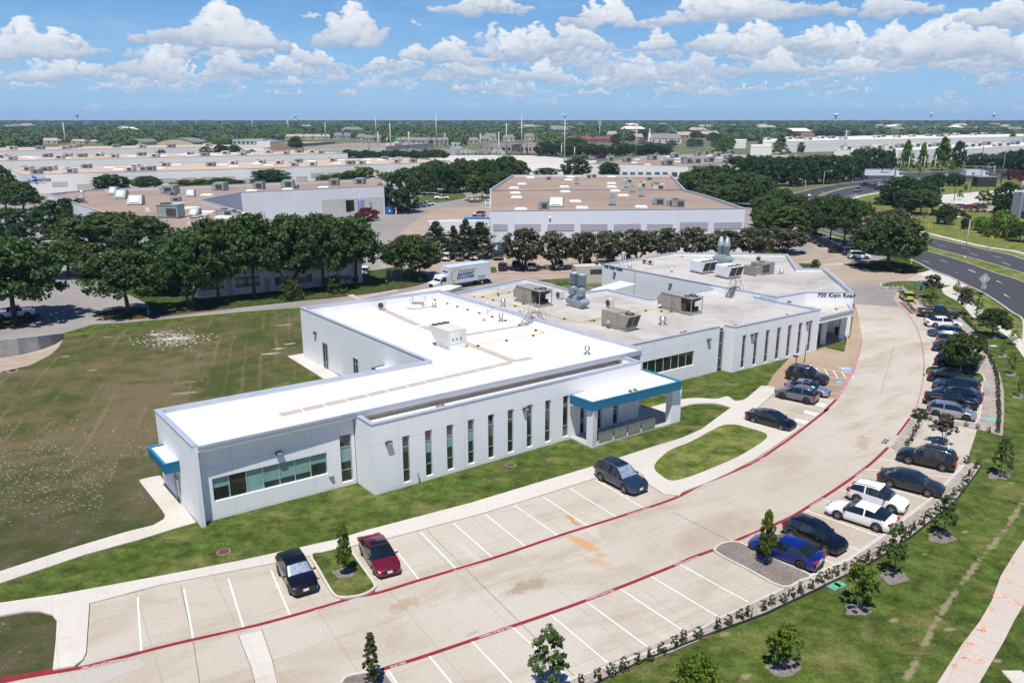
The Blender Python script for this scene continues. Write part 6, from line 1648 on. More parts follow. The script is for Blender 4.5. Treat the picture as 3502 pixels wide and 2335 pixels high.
def crown_pts(seed,n,prof,lump=.3,inner=.35,r0=.13):
 """clump centres in a unit crown (radius 1, z 0..1) with an uneven outline. prof(z) gives the radius at z."""
 g=np.random.default_rng(seed);out=[]
 lob=[(g.uniform(0,6.28),g.uniform(.05,.95),g.uniform(-lump,lump*.6))for _ in range(9)]
 while len(out)<n:
  z=g.random();a=g.uniform(0,6.283)
  k=prof(z)*(1+sum(w*math.exp(-((math.sin((a-aa)/2))**2)/.08-((z-zz)/.28)**2)for aa,zz,w in lob))
  if k<=0.03:continue
  q=max(inner,g.random()**.35)if g.random()<.82 else g.random()
  out.append((math.cos(a)*k*q,math.sin(a)*k*q,z+g.uniform(-.03,.03),r0*g.uniform(.7,1.4)))
 return out
def trunk_mesh(mb,h0,h1,r,seed,nl=5,spread=.55,multi=1,lean=.05):
 g=random.Random(seed)
 for t in range(multi):
  a0=2*math.pi*t/max(1,multi)+g.uniform(-.4,.4)
  bx,by=(0,0)if multi==1 else(.045*math.cos(a0),.045*math.sin(a0))
  tx,ty=(bx+g.uniform(-lean,lean),by+g.uniform(-lean,lean))if multi==1 else(bx+.28*spread*math.cos(a0),by+.28*spread*math.sin(a0))
  mb.tube([(bx,by,-.02),(bx*1.1+(tx-bx)*.25,by*1.1+(ty-by)*.25,h0*.5),(tx,ty,h0)],[r,r*.75,r*.62],7)
  for k in range(nl if multi==1 else 2):
   a=(2*math.pi*k/nl+g.uniform(-.4,.4))if multi==1 else a0+g.uniform(-.8,.8)
   e=spread*g.uniform(.55,1.0)
   mb.tube([(tx,ty,h0*g.uniform(.8,1)),(tx+e*.45*math.cos(a),ty+e*.45*math.sin(a),h0+(h1-h0)*.45),(tx+e*math.cos(a),ty+e*math.sin(a),h1*g.uniform(.85,1.05))],[r*.5,r*.32,r*.10],5)
 return mb
TREEP={}
ASPECT=dict(young=2.2,slim=5.3,small=3.6,bright=2.0,bushb=1.6,bloom=2.7,oak=1.65,elm=1.65,elm2=2.0,bush=1.2,sparse=3.7,oak2=2.0,hedge=2.5,dark=1.95,dark2=1.75,oak3=2.3,cedar=3.2,redbush=1.4,myrtle=1.95,conic=2.4,bare=2.6,yellow=1.1)
def tree_proto(kind):
 if kind in TREEP:return TREEP[kind]
 round_=lambda z:math.sqrt(max(0,1-((z-.42)/.60)**2))
 P_=dict(
elm=(ELM,.20,210,52,round_,.052,.42,1),elm2=(ELM,.20,200,52,lambda z:math.sqrt(max(0,1-((z-.38)/.64)**2))*(1-.1*z),.052,.5,1),
oak=(OAK,.40,210,52,round_,.052,.42,1),oak2=(OAK,.46,210,52,lambda z:math.sqrt(max(0,1-((z-.38)/.64)**2))*(1-.1*z),.052,.5,1),
oak3=(OAK,.36,210,52,lambda z:(math.sqrt(max(0,1-((z-.45)/.57)**2)))*.98,.052,.42,2),
dark=(DARKLEAF,.12,210,52,lambda z:math.sqrt(max(0,1-((z-.42)/.62)**2)),.052,.34,1),dark2=(DARKLEAF,.16,210,52,lambda z:math.sqrt(max(0,1-((z-.36)/.66)**2)),.052,.4,1),
cedar=(CEDAR,.14,230,44,lambda z:(1-z)**.75*(.9+.25*math.sin(z*26)),.055,.2,2),myrtle=(MYRTLE,.36,170,46,lambda z:math.sqrt(max(0,1-((z-.5)/.56)**2)),.055,.34,4),
young=(YOUNG,.30,95,36,lambda z:(.28+.72*math.sin(min(1,z*1.5+.12)*1.57))*(1-z)**.55*1.15,.075,.35,1),slim=(SHRUBM,.16,120,36,lambda z:(.35+.65*math.sin(min(1,z*1.9+.1)*1.57))*(1-z)**.8*1.05+.05,.085,.55,1),
small=(ELM,.33,85,34,lambda z:math.sqrt(max(0,1-((z-.42)/.62)**2))*(1-.25*z),.075,.35,1),bright=(BRIGHT,.36,90,30,lambda z:math.sqrt(max(0,1-((z-.5)/.58)**2)),.085,.4,5),
conic=(BRIGHT,.10,150,34,lambda z:(1-z)**.8*.95+.06,.07,.3,1),bush=(SHRUBM,.0,70,34,lambda z:math.sqrt(max(0,1-((z-.3)/.74)**2)),.085,.3,0),bushb=(BRIGHT,.0,90,36,lambda z:math.sqrt(max(0,1-((z-.35)/.7)**2)),.075,.35,0),
hedge=(SHRUBM,.0,26,22,lambda z:math.sqrt(max(0,1-((z-.45)/.62)**2))*.9,.15,.5,0),yellow=(YELLOWISH,.12,70,34,lambda z:math.sqrt(max(0,1-((z-.42)/.62)**2)),.09,.3,1),sparse=(YOUNG,.28,60,22,lambda z:(.5+.5*math.sin(z*3.0))*(1-z*.5),.08,.6,1),
bloom=(MYRTLE,.52,100,36,lambda z:math.sqrt(max(0,1-((z-.35)/.68)**2)),.085,.45,4),redbush=(REDLEAF,.14,80,34,lambda z:math.sqrt(max(0,1-((z-.42)/.6)**2)),.08,.35,3),bare=(TWIG,.12,60,12,lambda z:.25+.75*z**.6*(1.15-z)**.3,.05,.4,3))
 mat,h0,n,per,prof,ls,lump,multi=P_[kind]
 A_=ASPECT[kind]
 r=bpy.data.objects.new('tree',None);COL.objects.link(r);r.empty_display_size=.3
 sd=sum(map(ord,kind))
 pts=crown_pts(sd,n,prof,lump,r0=.15 if kind not in('hedge','bush','bushb')else .22)
 pts=[(x,y,(h0*.86+z*(1-h0*.86))*A_,q)for x,y,z,q in pts]
 add_part('crown' if h0 else 'foliage',leaf_mesh(kind+'_crown',pts,per,1.0,ls,sd+1,aspect=.62 if kind!='cedar' else .4),mat,r)
 if kind in('myrtle','bloom'):
  g=np.random.default_rng(sd+3)
  tops=[p for p in pts if(p[2]/A_>(.45 if kind=='myrtle' else .62))and(p[0]**2+p[1]**2)**.5>(.35 if kind=='myrtle' else 0)]
  tops=[tops[i]for i in g.permutation(len(tops))[:80 if kind=='myrtle' else 46]]
  tops=[(x*1.07,y*1.07,z+.04,q*.6)for x,y,z,q in tops]
  add_part('blooms',leaf_mesh(kind+'_bloom',tops,12 if kind=='myrtle' else 30,1.0,.04 if kind=='myrtle' else .07,sd+5),PALEPINK if kind=='myrtle' else PURPLE,r)
 if multi:
  tm=trunk_mesh(MB(),h0*1.0 if h0>.15 else .15,h0+(1-h0)*.62,{'young':.022,'slim':.02,'small':.03,'bright':.025,'bloom':.035,'myrtle':.05,'sparse':.025}.get(kind,.06),sd,multi=1 if multi==1 else multi,spread=.55 if multi==1 else 1.2)
  tm.v=[(a,b_,c*A_)for a,b_,c in tm.v]
  tm.build('trunk',PALEBARK if kind in('bright','bloom','bare')else BARK,r)
 TREEP[kind]=r;r['unused']=1
 return r
TREES=[]
def tree(kind,t,x,y,top,hw,label,cat='tree',name=None,group=None,zb=0.0,ry=None):
 """ground point (x,y), picture row of the top, half width in picture units"""
 p=tree_proto(kind);first='unused' in p
 o=p if first else copy_tree(p)
 if first:del o['unused']
 b=W(t,x,y,zb);H_=max(.3,height_at(b,t,top)-zb)
 Y=b.y*CT-(0-CAM_H)*ST
 rad=hw*TILE[t][2]*Y/FPX
 o.location=b;o.rotation_euler=(0,0,(len(TREES)*2.399)%6.283)
 rad*=1.09 if kind in('oak','oak2','oak3','dark','dark2','myrtle','elm','elm2')else 1.05
 rad*={'myrtle':1.15,'cedar':1.35}.get(kind,1)
 o.scale=(rad,rad,H_/ASPECT[kind])
 o.name=name or{'hedge':'shrub','bush':'bush','bushb':'bush','redbush':'red_shrub','bloom':'crape_myrtle','myrtle':'crape_myrtle','cedar':'cedar_tree','bare':'bare_shrub'}.get(kind,'tree')
 tag(o,label,cat,group);TREES.append(o)
 return o
tree('young','L',688,655,235,90,'young tree with pointed green crown on the grass island between black and red cars',zb=.15)
tree('slim','L',925,1600,1140,100,'slim upright young tree on the mulch island at the bottom of the photo')
tree('small','b2',1310,1640,1265,125,'young tree leaning over the bottom stall line with thin leafy branches')
tree('young','K',370,1012,605,78,'yellow green young tree on the mulch island in front of the blue sedan',zb=.13)
tree('bright','K',1090,1335,1030,125,'bright green crape myrtle with several pale stems nearest the green box lids')
tree('bright','b3',635,1480,1255,100,'bright green crape myrtle second from the bottom of the lawn')
tree('bushb','b3',130,1620,1420,125,'leafy bright green crape myrtle with white tags at the bottom edge',name='crape_myrtle')
tree('small','K',1355,1100,700,92,'dark green sapling beside the hedge between the white sedan and the myrtles')
tree('small','K',1728,790,480,92,'dark green sapling in a mulch ring below the dark grey sedan')
tree('small','K',2172,335,40,82,'dark green sapling standing on the lawn right of the black roof railed SUV')
tree('bloom','K',1735,85,-135,90,'purple pink crape myrtle below the silver hatchback')
tree('oak','J',1410,555,-10,250,'leafy round young oak on the grass island over the parked black SUV',zb=.14)
tree('bush','J',825,1190,1058,105,'dense round green shrub at the end of the row by the silver hatchback','shrub')
tree('sparse','J',2270,880,560,65,'thin young tree in a mulch ring right of the gravel strip')
tree('sparse','J',2165,555,240,90,'wispy young tree between gravel strip and sidewalk, middle of three')
tree('sparse','J',2035,285,60,60,'wispy young tree beside the white drain lid in the lawn')
tree('bush','I',1785,1050,960,65,'dense dark shrub on the gravel strip below the round lawn oak','shrub')
tree('oak2','I',1925,985,620,200,'round dark young oak on the verge lawn between drive and street')
tree('sparse','I',1715,765,440,75,'thin young tree near the white box lid by the sidewalk')
tree('bloom','I',1525,690,345,105,'purple crape myrtle behind the grey pickup')
tree('bloom','I',1120,470,165,118,'purple crape myrtle behind the teal arch sign')
tree('sparse','I',1090,590,330,105,'thin young tree in front of the teal arch sign')
tree('sparse','I',1450,430,240,55,'thin young tree between two purple crape myrtles near the street')
tree('sparse','I',2200,1090,900,90,'wispy young tree over the sidewalk right of the round lawn oak')
HG='shrubs planted along the car park edge'
seen=[0]
def hedge(t,pts,s=1.0):
 for x,y,h in pts:
  seen[0]+=1
  tree('hedge',t,x,y,y-h,h*.42*s,'small upright shrub in the pebble planting strip along the parking bays','shrub',None,HG,.05)
hedge('K',[(x,y,h)for x,y,h in((15,1500,85),(88,1462,82),(182,1425,80),(248,1397,78),(355,1350,78),(425,1318,78),(510,1290,70),(575,1255,72),(648,1222,82),(718,1185,72),(795,1148,85),(858,1108,75),(912,1085,78),(985,1048,60),(1055,1022,78),(1122,1000,70),(1170,972,75),(1230,935,72),(1278,905,70),(1350,860,60),(1465,775,72),(1515,740,66),(1565,700,70),(1625,650,72),(1690,590,62),(1740,540,55),(1820,480,62),(1868,445,66),(1905,380,60),(1940,330,56),(1975,270,52),(2005,245,52),(1912,230,60))])
hedge('b3',[(10,1360,68),(65,1335,70),(145,1305,66)])
hedge('b2',[(1950,1398,62),(1885,1432,62),(1805,1452,62),(1735,1498,76),(1660,1520,72),(1582,1552,70),(1490,1590,72)])
hedge('J',[(980,1222,65),(1510,1312,70),(1672,1340,70),(1835,1392,78)])
hedge('J',[(835,1250,100),(790,1330,90),(760,1390,95),(745,1448,85),(700,1515,95),(655,1560,75)],.9)
hedge('K',[(1455,95,45),(1490,62,40)])
vv=smooth_path([Vector(q)for q in((1770,90),(1800,190),(1850,300),(1905,420),(1945,560),(1965,700),(1970,860),(1975,1000),(1985,1130),(1975,1260),(1965,1380))],4)
hedge('J',[(p.x,p.y+20,78)for p in vv],1.0)
vv=smooth_path([Vector(q)for q in((1545,735),(1590,790),(1650,850),(1710,920),(1750,985))],3)
hedge('I',[(p.x,p.y,52)for p in vv]);hedge('I',[(1830,1110,50),(1860,1180,52),(1900,1260,52),(1935,1340,55),(1965,1420,55),(1985,1500,55)])
hedge('I',[(515,312,28),(565,312,28),(628,315,28),(700,312,26),(760,318,30),(795,345,32),(820,370,32),(905,440,34),(940,475,34),(985,520,36),(1015,548,38),(810,560,45),(835,590,42),(860,620,42),(885,640,42),(893,545,36)],1.15)
ORW='oaks in front of the low brick office'
tree('oak','F',150,930,140,470,'big spreading oak at the left edge over the white pickup',zb=.1)
tree('oak2','F',1295,868,250,385,'oak with forked trunk standing on the red kerbed corner by the blue hydrant',zb=.1)
tree('oak2','F',690,480,140,270,'oak on the small mulch island between rows of empty bays',zb=.1)
tree('oak','U',1500,1330,690,620,'largest oak left of the brick office behind the empty bays')
tree('dark','U',2050,1600,770,420,'tall dark tree between the largest oak and the brick office row')
tree('dark2','U',850,990,490,350,'very dark tree in front of the white corner of the tan roofed warehouse')
tree('dark','U',180,1060,620,270,'dark tree at the left edge above the big oak')
tree('oak2','U',330,700,258,270,'tree beside the warehouse corner over the yellow umbrella')
tree('oak','U',90,640,200,230,'tree at the left edge below the pale lettered warehouse')
tree('dark2','U',20,420,30,170,'tree cut by the left edge beside the lettered warehouse')
for k,(x,y,tp_,hw)in enumerate(((440,708,535,62),(502,690,512,64),(585,682,498,70),(668,672,500,68),(743,664,500,66),(818,652,503,66))):
 tree(('oak3','oak','oak2','oak3','oak','oak2')[k],'d',x,y,tp_,hw,['leftmost tree of the dark row before the brick office','second tree in the dark row before the brick office','third tree in the dark row, rising highest above the tan roof','fourth tree in the dark row, with a bush at its foot','fifth tree in the dark row before the brick office','last tree of the dark row, nearest the loading yard'][k],group=ORW,zb=.1)
tree('dark2','d',398,676,545,60,'dark tree behind the leftmost tree of the row')
tree('bush','t4',1955,245,120,75,'rounded bush under the fourth tree of the dark row','shrub');tree('bush','t4',2255,195,90,80,'rounded bush near the right end of the brick office','shrub')
tree('oak','t2',612,1180,905,185,'lone oak on the rounded grass tip beside the green transformer',zb=.1)
for x,tp_,hw,bs,l in((770,800,95,1040,'leftmost and broadest cedar before the long white trailer'),(885,830,60,1045,'second cedar, shorter, before the white trailer'),(968,788,75,1050,'third cedar, tallest and pointed, before the white trailer'),(1065,805,105,1045,'right cedar with long side branches at the warehouse corner')):
 tree('cedar','t2',x,bs,tp_,hw,l)
tree('dark','t2',530,740,470,122,'tall round dark tree at the end of the loading dock wall')
TB='trees of the belt behind the sunny yard'
for k,(x,tp_,bs,hw)in enumerate(((690,420,620,85),(770,400,600,95),(860,425,610,90),(930,388,600,85),(1010,400,590,85),(1090,390,590,80),(1170,385,580,80),(1250,370,560,95),(1330,400,560,70),(1200,470,610,70),(640,440,600,70),(1130,480,640,55))):
 tree(('elm2','oak','dark2','elm')[k%4],'t2',x,bs,tp_,hw,'dark green tree in the dense belt behind the sunny yard',group=TB)
tree('young','t2',1022,645,490,72,'light green tree with open crown on the yard island');tree('oak2','t2',1075,640,500,55,'green tree with leaning trunks beside the light green one on the yard island')
tree('redbush','t2',305,795,712,82,'dark red crape myrtle at the loading dock',name='crape_myrtle')
tree('redbush','t2',190,800,772,35,'low red bush left of the dark red crape myrtle','shrub')
MG='pale blooming crape myrtles in front of the warehouse'
for k,(t_,x,bs,tp_,hw)in enumerate((('t2',1352,1122,862,112),('t2',1560,1120,880,95),('t2',1742,1112,880,92),('t2',1932,1085,876,100),('t2',2122,1075,862,100),('t2',2300,1070,855,90),('t3',138,1060,850,100),('t3',335,1055,862,95),('t3',535,1050,850,108),('t3',742,1010,852,118))):
 tree('myrtle',t_,x,bs,tp_,hw,['first crape myrtle from the left, widest, beside the green glass window','second crape myrtle from the left in the warehouse row','third crape myrtle from the left in the warehouse row','fourth crape myrtle from the left in the warehouse row','fifth crape myrtle, behind the white caged ladder','sixth crape myrtle, above the far roof left corner','seventh crape myrtle, behind the twin cone stacks','eighth crape myrtle, right of the cone stacks','ninth crape myrtle with pale blooms on top','last crape myrtle of the row, largest, at the street end'][k],group=MG)
tree('bushb','t3',660,1015,985,70,'light green low shrub under the last crape myrtle','shrub')
tree('dark2','t2',1820,930,872,50,'dark tree top peeking between the third and fourth crape myrtles')
tree('oak','H',1130,935,490,285,'huge oak at the drive entrance on a red kerbed island',zb=.1)
tree('myrtle','H',1120,800,440,200,'pink topped crape myrtle behind the huge entrance oak')
for k,(x,bs,tp_,hw)in enumerate(((858,750,345,140),(745,712,320,140),(622,692,300,130),(492,648,305,120))):
 tree(('oak3','oak2','oak','oak2')[k],'H',x,bs,tp_,hw,['first street oak beyond the entrance oak, trunk bare over parked cars','second street oak over the parked black SUVs','third street oak over the parked cars','fourth street oak at the dark end of the row'][k],group='oaks over the cars by the street')
tree('myrtle','H',1200,620,410,100,'leafy crape myrtle top behind the lamp near the entrance oak')
for k,(x,bs,tp_,hw,kd)in enumerate(((250,640,400,240,'elm2'),(60,560,300,130,'elm'),(180,470,235,130,'elm'),(330,470,280,110,'elm2'),(30,470,130,110,'elm'),(20,620,430,90,'elm'),(430,560,330,90,'elm2'),(130,600,330,110,'elm'))):
 tree(kd,'H',x,bs,tp_,hw,'green tree in the thick belt right of the tan roofed warehouse',group='trees of the belt along the street')
for k,(x,bs,tp_,hw)in enumerate(((160,640,440,95),(260,600,432,90),(330,640,480,90),(240,680,560,120),(400,690,560,110),(480,640,478,130),(560,700,500,110),(100,600,470,70))):
 tree(('elm','oak','elm2','elm')[k%4],'t3',x,bs,tp_,hw,'green tree in the thick belt right of the tan roofed warehouse',group='trees of the belt along the street')
for k,(x,bs,tp_,hw)in enumerate(((420,560,370,90),(520,560,362,85),(610,570,366,90),(700,560,372,80),(790,560,368,85),(880,550,366,80),(965,545,362,85),(1050,540,360,80),(1140,530,362,75),(1215,520,362,62))):
 tree(('dark','dark2')[k%2],'t3',x,bs,tp_,hw,'dark oak in the shady row along the far bend of the street',group='dark oaks along the far bend')
for k,(x,bs,tp_,hw,l)in enumerate(((1240,480,318,75,'left'),(1340,475,315,80,'middle'),(1430,470,330,50,'right'))):
 tree('dark','t3',x,bs,tp_,hw,l+' one of three dark trees behind the semi truck')
for x,bs,tp_,hw,l in((1465,455,315,35,'thin tall green tree behind the semi truck cab'),(1558,455,262,58,'tall pointed tree left of the four behind the junction'),(1662,455,280,45,'tall pointed tree second of the four behind the junction'),(1800,455,245,85,'tall bright green tree, broadest behind the junction'),(1900,450,268,42,'narrow dark green pointed tree right of the broad bright one'),
(340,345,225,78,'bright green tree rising behind the right warehouse roof'),(720,350,220,65,'tall bright tree in front of the long white warehouse'),(590,300,242,35,'small bright tree at the left end of the long white warehouse'),(2268,285,198,40,'tall tree at the right before the white warehouses'),(850,335,268,30,'dark narrow tree beside the tall bright tree')):
 tree('conic' if 'dark' not in l else 'dark','t3',x,bs,tp_,hw,l)
for k,(x,bs,tp_,hw)in enumerate(((1990,440,350,40),(2060,440,345,55),(2140,445,350,60),(2200,440,335,40),(2260,470,330,60),(2330,480,315,70))):tree('dark2','t3',x,bs,tp_,hw,'dark tree in the row behind the cross street at the right',group='dark trees at the right')
for x,bs,tp_,hw,l,kd in((1540,690,505,110,'broad dark tree clump left, beside the street bend','dark'),(1650,700,540,100,'dark tree next to the broad clump by the street bend','dark2'),(1700,690,500,80,'upper dark tree of the clump by the bend','dark'),(1560,740,590,80,'lower left tree with brown trunk on the bank','dark2'),(1660,750,590,100,'lower right tree of the clump on the bank','oak'),
(1478,660,515,80,'rounded bush at the inner bend of the street','dark'),(1775,560,475,42,'round dark tree alone near the passing white car','dark2'),(1880,560,478,52,'dark tree right of the round one by the cross street','dark'),(1925,560,490,28,'small dark tree touching its larger neighbour by the cross street','dark2'),(1820,815,690,60,'dark tree at the fence above the bank','dark'),(1700,680,560,60,'green tree behind the fence','oak2')):
 tree(kd,'t3',x,bs,tp_,hw,l)
for x,bs,tp_,hw,l,kd in((1320,395,235,55,'small tree on the pale plaza','small'),(1410,255,150,38,'small light tree on the plaza grass','young'),(1705,470,255,118,'bright round tree on the plaza','bright'),(2040,600,130,180,'dark tall trees at the grey building, upper','dark'),(2000,610,300,160,'dark tree below the tall one at the grey building','dark2'),(1640,880,670,130,'bright feathery bush on the bank','bushb'),(1780,930,700,160,'large bright bush right of the feathery one','bushb'),(1980,990,580,220,'biggest bright green bush on the bank','bushb'),(2280,1060,760,170,'bright green tree at the right edge by the grey building','oak'),(750,690,505,65,'bare grey shrub left on the bank','bare'),(1180,800,620,80,'bare pinkish shrub on the bank below the dark tree','bare'),(100,470,330,150,'grey green bush at the bend','bush'),(1400,860,640,60,'dark bare trunked shrub behind the street lamp','dark')):
 tree(kd,'R',x,bs,tp_,hw,l,'tree' if 'bush' not in l and 'shrub' not in l else 'shrub')
tree('redbush','R',250,360,270,65,'dark red shrub among the clump by the bend','shrub');tree('redbush','t3',2262,520,452,40,'red crape myrtle at the right by the cross street',name='crape_myrtle');tree('redbush','t3',2325,530,462,28,'smaller red crape myrtle at the right edge',name='crape_myrtle')
for k,(x,y)in enumerate(((1250,585),(1310,580),(1400,585),(1500,585),(1600,588),(1700,590))):tree('yellow' if k in(2,3)else 'bush','R',x,y,y-42,42,('golden' if k in(2,3)else 'dark')+' low shrub in the bed before the visitor cars','shrub',None,'low shrubs before the visitor cars')
tree('bush','H',490,930,858,40,'single light shrub at the bend of the rear drive','shrub');tree('bush','H',1300,970,905,55,'dark spreading shrub on the entrance island','shrub')
for x,bs,tp_,hw,l,kd in((760,600,488,112,'round tree left of two before the lettered warehouse','dark2'),(990,595,500,90,'round tree right of two before the lettered warehouse','oak'),(1825,560,455,130,'wide dark tree before the pale warehouse wall','dark2'),(1230,580,520,100,'light green shrubby tree at the far edge of the tan roof, left','young'),(1350,575,515,90,'light green shrubby tree at the far edge of the tan roof','young'),(1480,570,508,90,'green shrubby tree at the far edge of the tan roof, middle','oak'),(1580,565,520,60,'dark shrubby tree at the far edge of the tan roof, right','dark2'),(2180,545,488,80,'light shrubby tree beyond the tan roof at the right','young'),(2300,540,478,80,'green tree beyond the tan roof next to the light one','oak')):
 tree(kd,'t1',x,bs,tp_,hw,l)
for x,bs,tp_,hw,l,kd in((290,540,438,100,'bright yellow green tree beyond the loading wall','bright'),(200,540,462,70,'green tree left of the bright yellow green one','oak'),(420,530,470,50,'yellow green tree right of the bright one','bright'),(560,520,440,70,'bright tree at the left of the belt','young'),(760,395,322,85,'leafy tree by the substation','oak'),(700,385,312,45,'light tree at the left of the substation','young'),(1705,505,380,92,'dark spreading tree behind the tan warehouse parapet','dark'),(1925,500,405,75,'dark tree before the white office wall','dark2'),(1505,495,442,80,'low dark tree beyond the warehouse parapet','dark')):
 tree(kd,'t2',x,bs,tp_,hw,l)
for k,x in enumerate(range(180,700,40)):tree(('dark2','oak','dark')[k%3],'t2',x,372+(k%3)*4,318+(k*7)%18,34,'tree in the low green row left of the substation',group='row of trees left of the substation')
for k,(x,tp_,hw)in enumerate(((205,330,50),(640,312,60),(840,330,50),(1010,320,50),(1075,310,45),(1385,300,60),(1485,287,55),(1575,290,40),(1690,318,40))):tree(('dark2','oak','young')[k%3]if k!=2 else 'bright','t1',x,372,tp_,hw,'tree between the rows of pale warehouses',group='trees between pale warehouses')
tree('oak2','t1',1990,345,232,52,'tall tree standing before the tan flat roof far left of the green dome')
for k,x in enumerate(range(1480,2340,55)):
 t_,hw,bs=(268+(k*37)%30,45,362)
 tree(('dark','dark2','oak')[k%3],'t2',x,bs,t_,hw,'tree in the dark row along the far car park',group='trees along the far car park')
tree('yellow','f3',1425,300,250,38,'golden yellow tree before the white steepled church');tree('redbush','f3',1080,410,378,50,'red flowering shrubs by the far car park','shrub')
tree('conic','f3',1255,405,262,38,'slim light tree in the dark row by the far car park');tree('dark','f3',588,385,262,45,'dark tree standing among poles near the substation')
for k,(t_,x,bs,tp_,hw)in enumerate([('f3',*q)for q in((790,330,240,60),(850,345,235,45),(900,300,250,40),(1190,290,205,50),(1320,285,200,45),(1440,260,170,45),(1590,245,165,50),(1700,250,185,45),(1900,250,185,50),(1960,255,205,40),(2060,280,195,60),(2130,310,215,70),(2180,345,235,75),(2100,350,260,60),(1870,330,250,50),(1930,320,258,45),(1690,320,262,45),(2230,240,160,60),(2300,235,165,60))]+[('f4',*q)for q in((60,215,150,60),(160,225,155,65),(230,235,165,55),(330,240,190,50),(520,235,170,60),(600,232,165,65),(690,228,175,55),(790,222,150,65),(840,225,170,40),(960,222,182,50),(1030,222,178,55),(1120,220,200,30),(1370,225,195,30),(1585,220,190,30),(1780,212,185,40),(2060,208,190,60),(560,190,135,60),(430,190,140,50))]):
 tree(('elm','oak','elm2','dark2')[k%4],t_,x,bs,tp_,hw,'green tree among the houses and stores beyond the white office',group='trees among the far houses')
# ------ surrounding buildings
TANROOF=mat_roof('tan_gravel_roof',(.315,.235,.18),(.22,.165,.13),.7,.05)
TANROOF2=mat_roof('pale_tan_roof',(.50,.375,.275),(.40,.30,.22),.5,.04)
WHROOF=mat_roof('distant_white_roof',(.66,.62,.56),(.52,.47,.42),.5,.03)
LAV=mat_wall('pale_lavender_wall',(.70,.71,.745),(5.1,2.4),8.0,.05)
GREYW=mat_wall('dock_wall',(.66,.67,.69),(4.2,),9.0,.08)
CREAMW=mat_wall('cream_warehouse_wall',(.80,.785,.75),(),9.0,.05)
BEIGE=simple('beige_dock_panel',(.50,.47,.40),.8,0,.08,.3)
LOUVG=simple('grey_louvre_panel',(.40,.405,.45),.6,0,.06,.5)
BRICK=simple('pale_brick',(.42,.39,.36),.9,0,.12,1.0)
SKYL=simple('white_skylight_dome',(.72,.73,.75),.35,0,.05,1.0)
def flat_building(name,label,top,z,roofm,wallm,zg=0.0,lip=.5,cat='warehouse',th=.35):
 """top: roof corner points (any order round), already at height z"""
 A=sum(top[k][0]*top[(k+1)%len(top)][1]-top[(k+1)%len(top)][0]*top[k][1]for k in range(len(top)))
 pts=[xy(p)for p in(top if A>0 else top[::-1])]
 c=sum((p for p in pts),Vector((0,0)))/len(pts)
 t=thing(name,label,cat,(c.x,c.y,0))
 strip(MB(),pts,0,th,-.1,z,closed=True).build('wall',wallm,t,world=True)
 strip(MB(),pts,-.06,th+.05,z+.004,z+.12,closed=True).build('coping',simple('grey_coping',(.42,.43,.47),.6,.2),t,world=True)
 MB().sheet(offset_path(pts,th*.5,True),z-lip).build('roof',roofm,t,world=True)
 return t,pts
def skylight(t,b,tile,x,y,z,w=2.6,d=1.3,rz=0):
 p=W(tile,x,y,z)
 m=MB()
 m.box((p.x,p.y,p.z),(w,d,.22),rz).box((p.x,p.y,p.z+.221),(w*.96,d*.92,.25),rz,top=(.8,.62))
 return m.build('skylight',SKYL,t,world=True)
UK={}
def unit_far(tile,x,y,z,w,h,label,kind,rz,group='rooftop units on the warehouses'):
 """simple packaged roof unit sized from the picture: w, h = width and height in metres"""
 key=kind
 if key not in UK:
  r=bpy.data.objects.new('rooftop_unit',None);COL.objects.link(r);r.empty_display_size=.3
  m={'g':GREENU,'w':CREAM,'d':GREYM}[kind[0]]
  MB().box((0,0,0),(.96,.7,.14)).build('curb',GREYM,r)
  if kind[1]=='h':
   MB().box((.1,0,.14),(.8,.74,.86)).build('body',m,r)
   MB().hexa([(-.48,-.37,.30),(-.30,-.37,.14),(-.30,.37,.14),(-.48,.37,.30),(-.5,-.37,.62),(-.30,-.37,.98),(-.30,.37,.98),(-.5,.37,.62)]).build('hood',m,r)
   MB().box((.12,-.385,.25),(.5,.03,.5)).build('louvre',LOUV,r)
  elif kind[1]=='s':
   MB().hexa([(-.5,-.38,.14),(.5,-.38,.14),(.5,.38,.14),(-.5,.38,.14),(-.46,.0,1),(.46,.0,1),(.5,.38,1),(-.5,.38,1)]).build('body',m,r)
   MB().face([(-.34,-.37,.30),(.34,-.37,.30),(.31,-.05,.92),(-.31,-.05,.92)]).build('filter_panel',simple('pale_filter',(.55,.58,.57),.5),r)
  elif kind[1]=='t':
   MB().box((0,0,.14),(.62,.5,.86)).build('body',m,r);MB().box((0,-.30,.14),(.8,.3,.30)).build('hood',m,r)
  else:
   MB().box((0,0,.14),(1.0,.74,.80)).build('body',m,r);MB().box((0,0,.945),(1.04,.78,.055)).build('lid',m,r)
   MB().box((.2,-.385,.24),(.46,.03,.5)).build('louvre',LOUV,r);MB().cyl((-.2,0,1.0),.26,.06,10).build('fan',FANB,r)
  UK[key]=r;r['unused']=1
 p=UK[key];first='unused' in p
 o=p if first else copy_tree(p)
 if first:del o['unused']
 o.location=W(tile,x,y,z);o.rotation_euler=(0,0,rz);o.scale=(w,w,h)
 return tag(o,label,'air conditioner',group)
wb=W('t2',1128,1030);zw=height_at(wb,'t2',729)
top=[W('t2',1128,729,zw),W('t3',487,712,zw),W('f3',2080,780,zw),W('f3',1815,706,zw),W('f3',1685,572,zw),W('f3',270,572,zw),W('f3',68,700,zw)]
wc,wcp=flat_building('warehouse','wide warehouse with flat tan roof, white skylights and pale lavender walls',top,zw,TANROOF,LAV,lip=.55)
fa_,fb_=xy(top[0]),xy(top[1])
fe=(fb_-fa_).normalized();fn=Vector((fe.y,-fe.x))
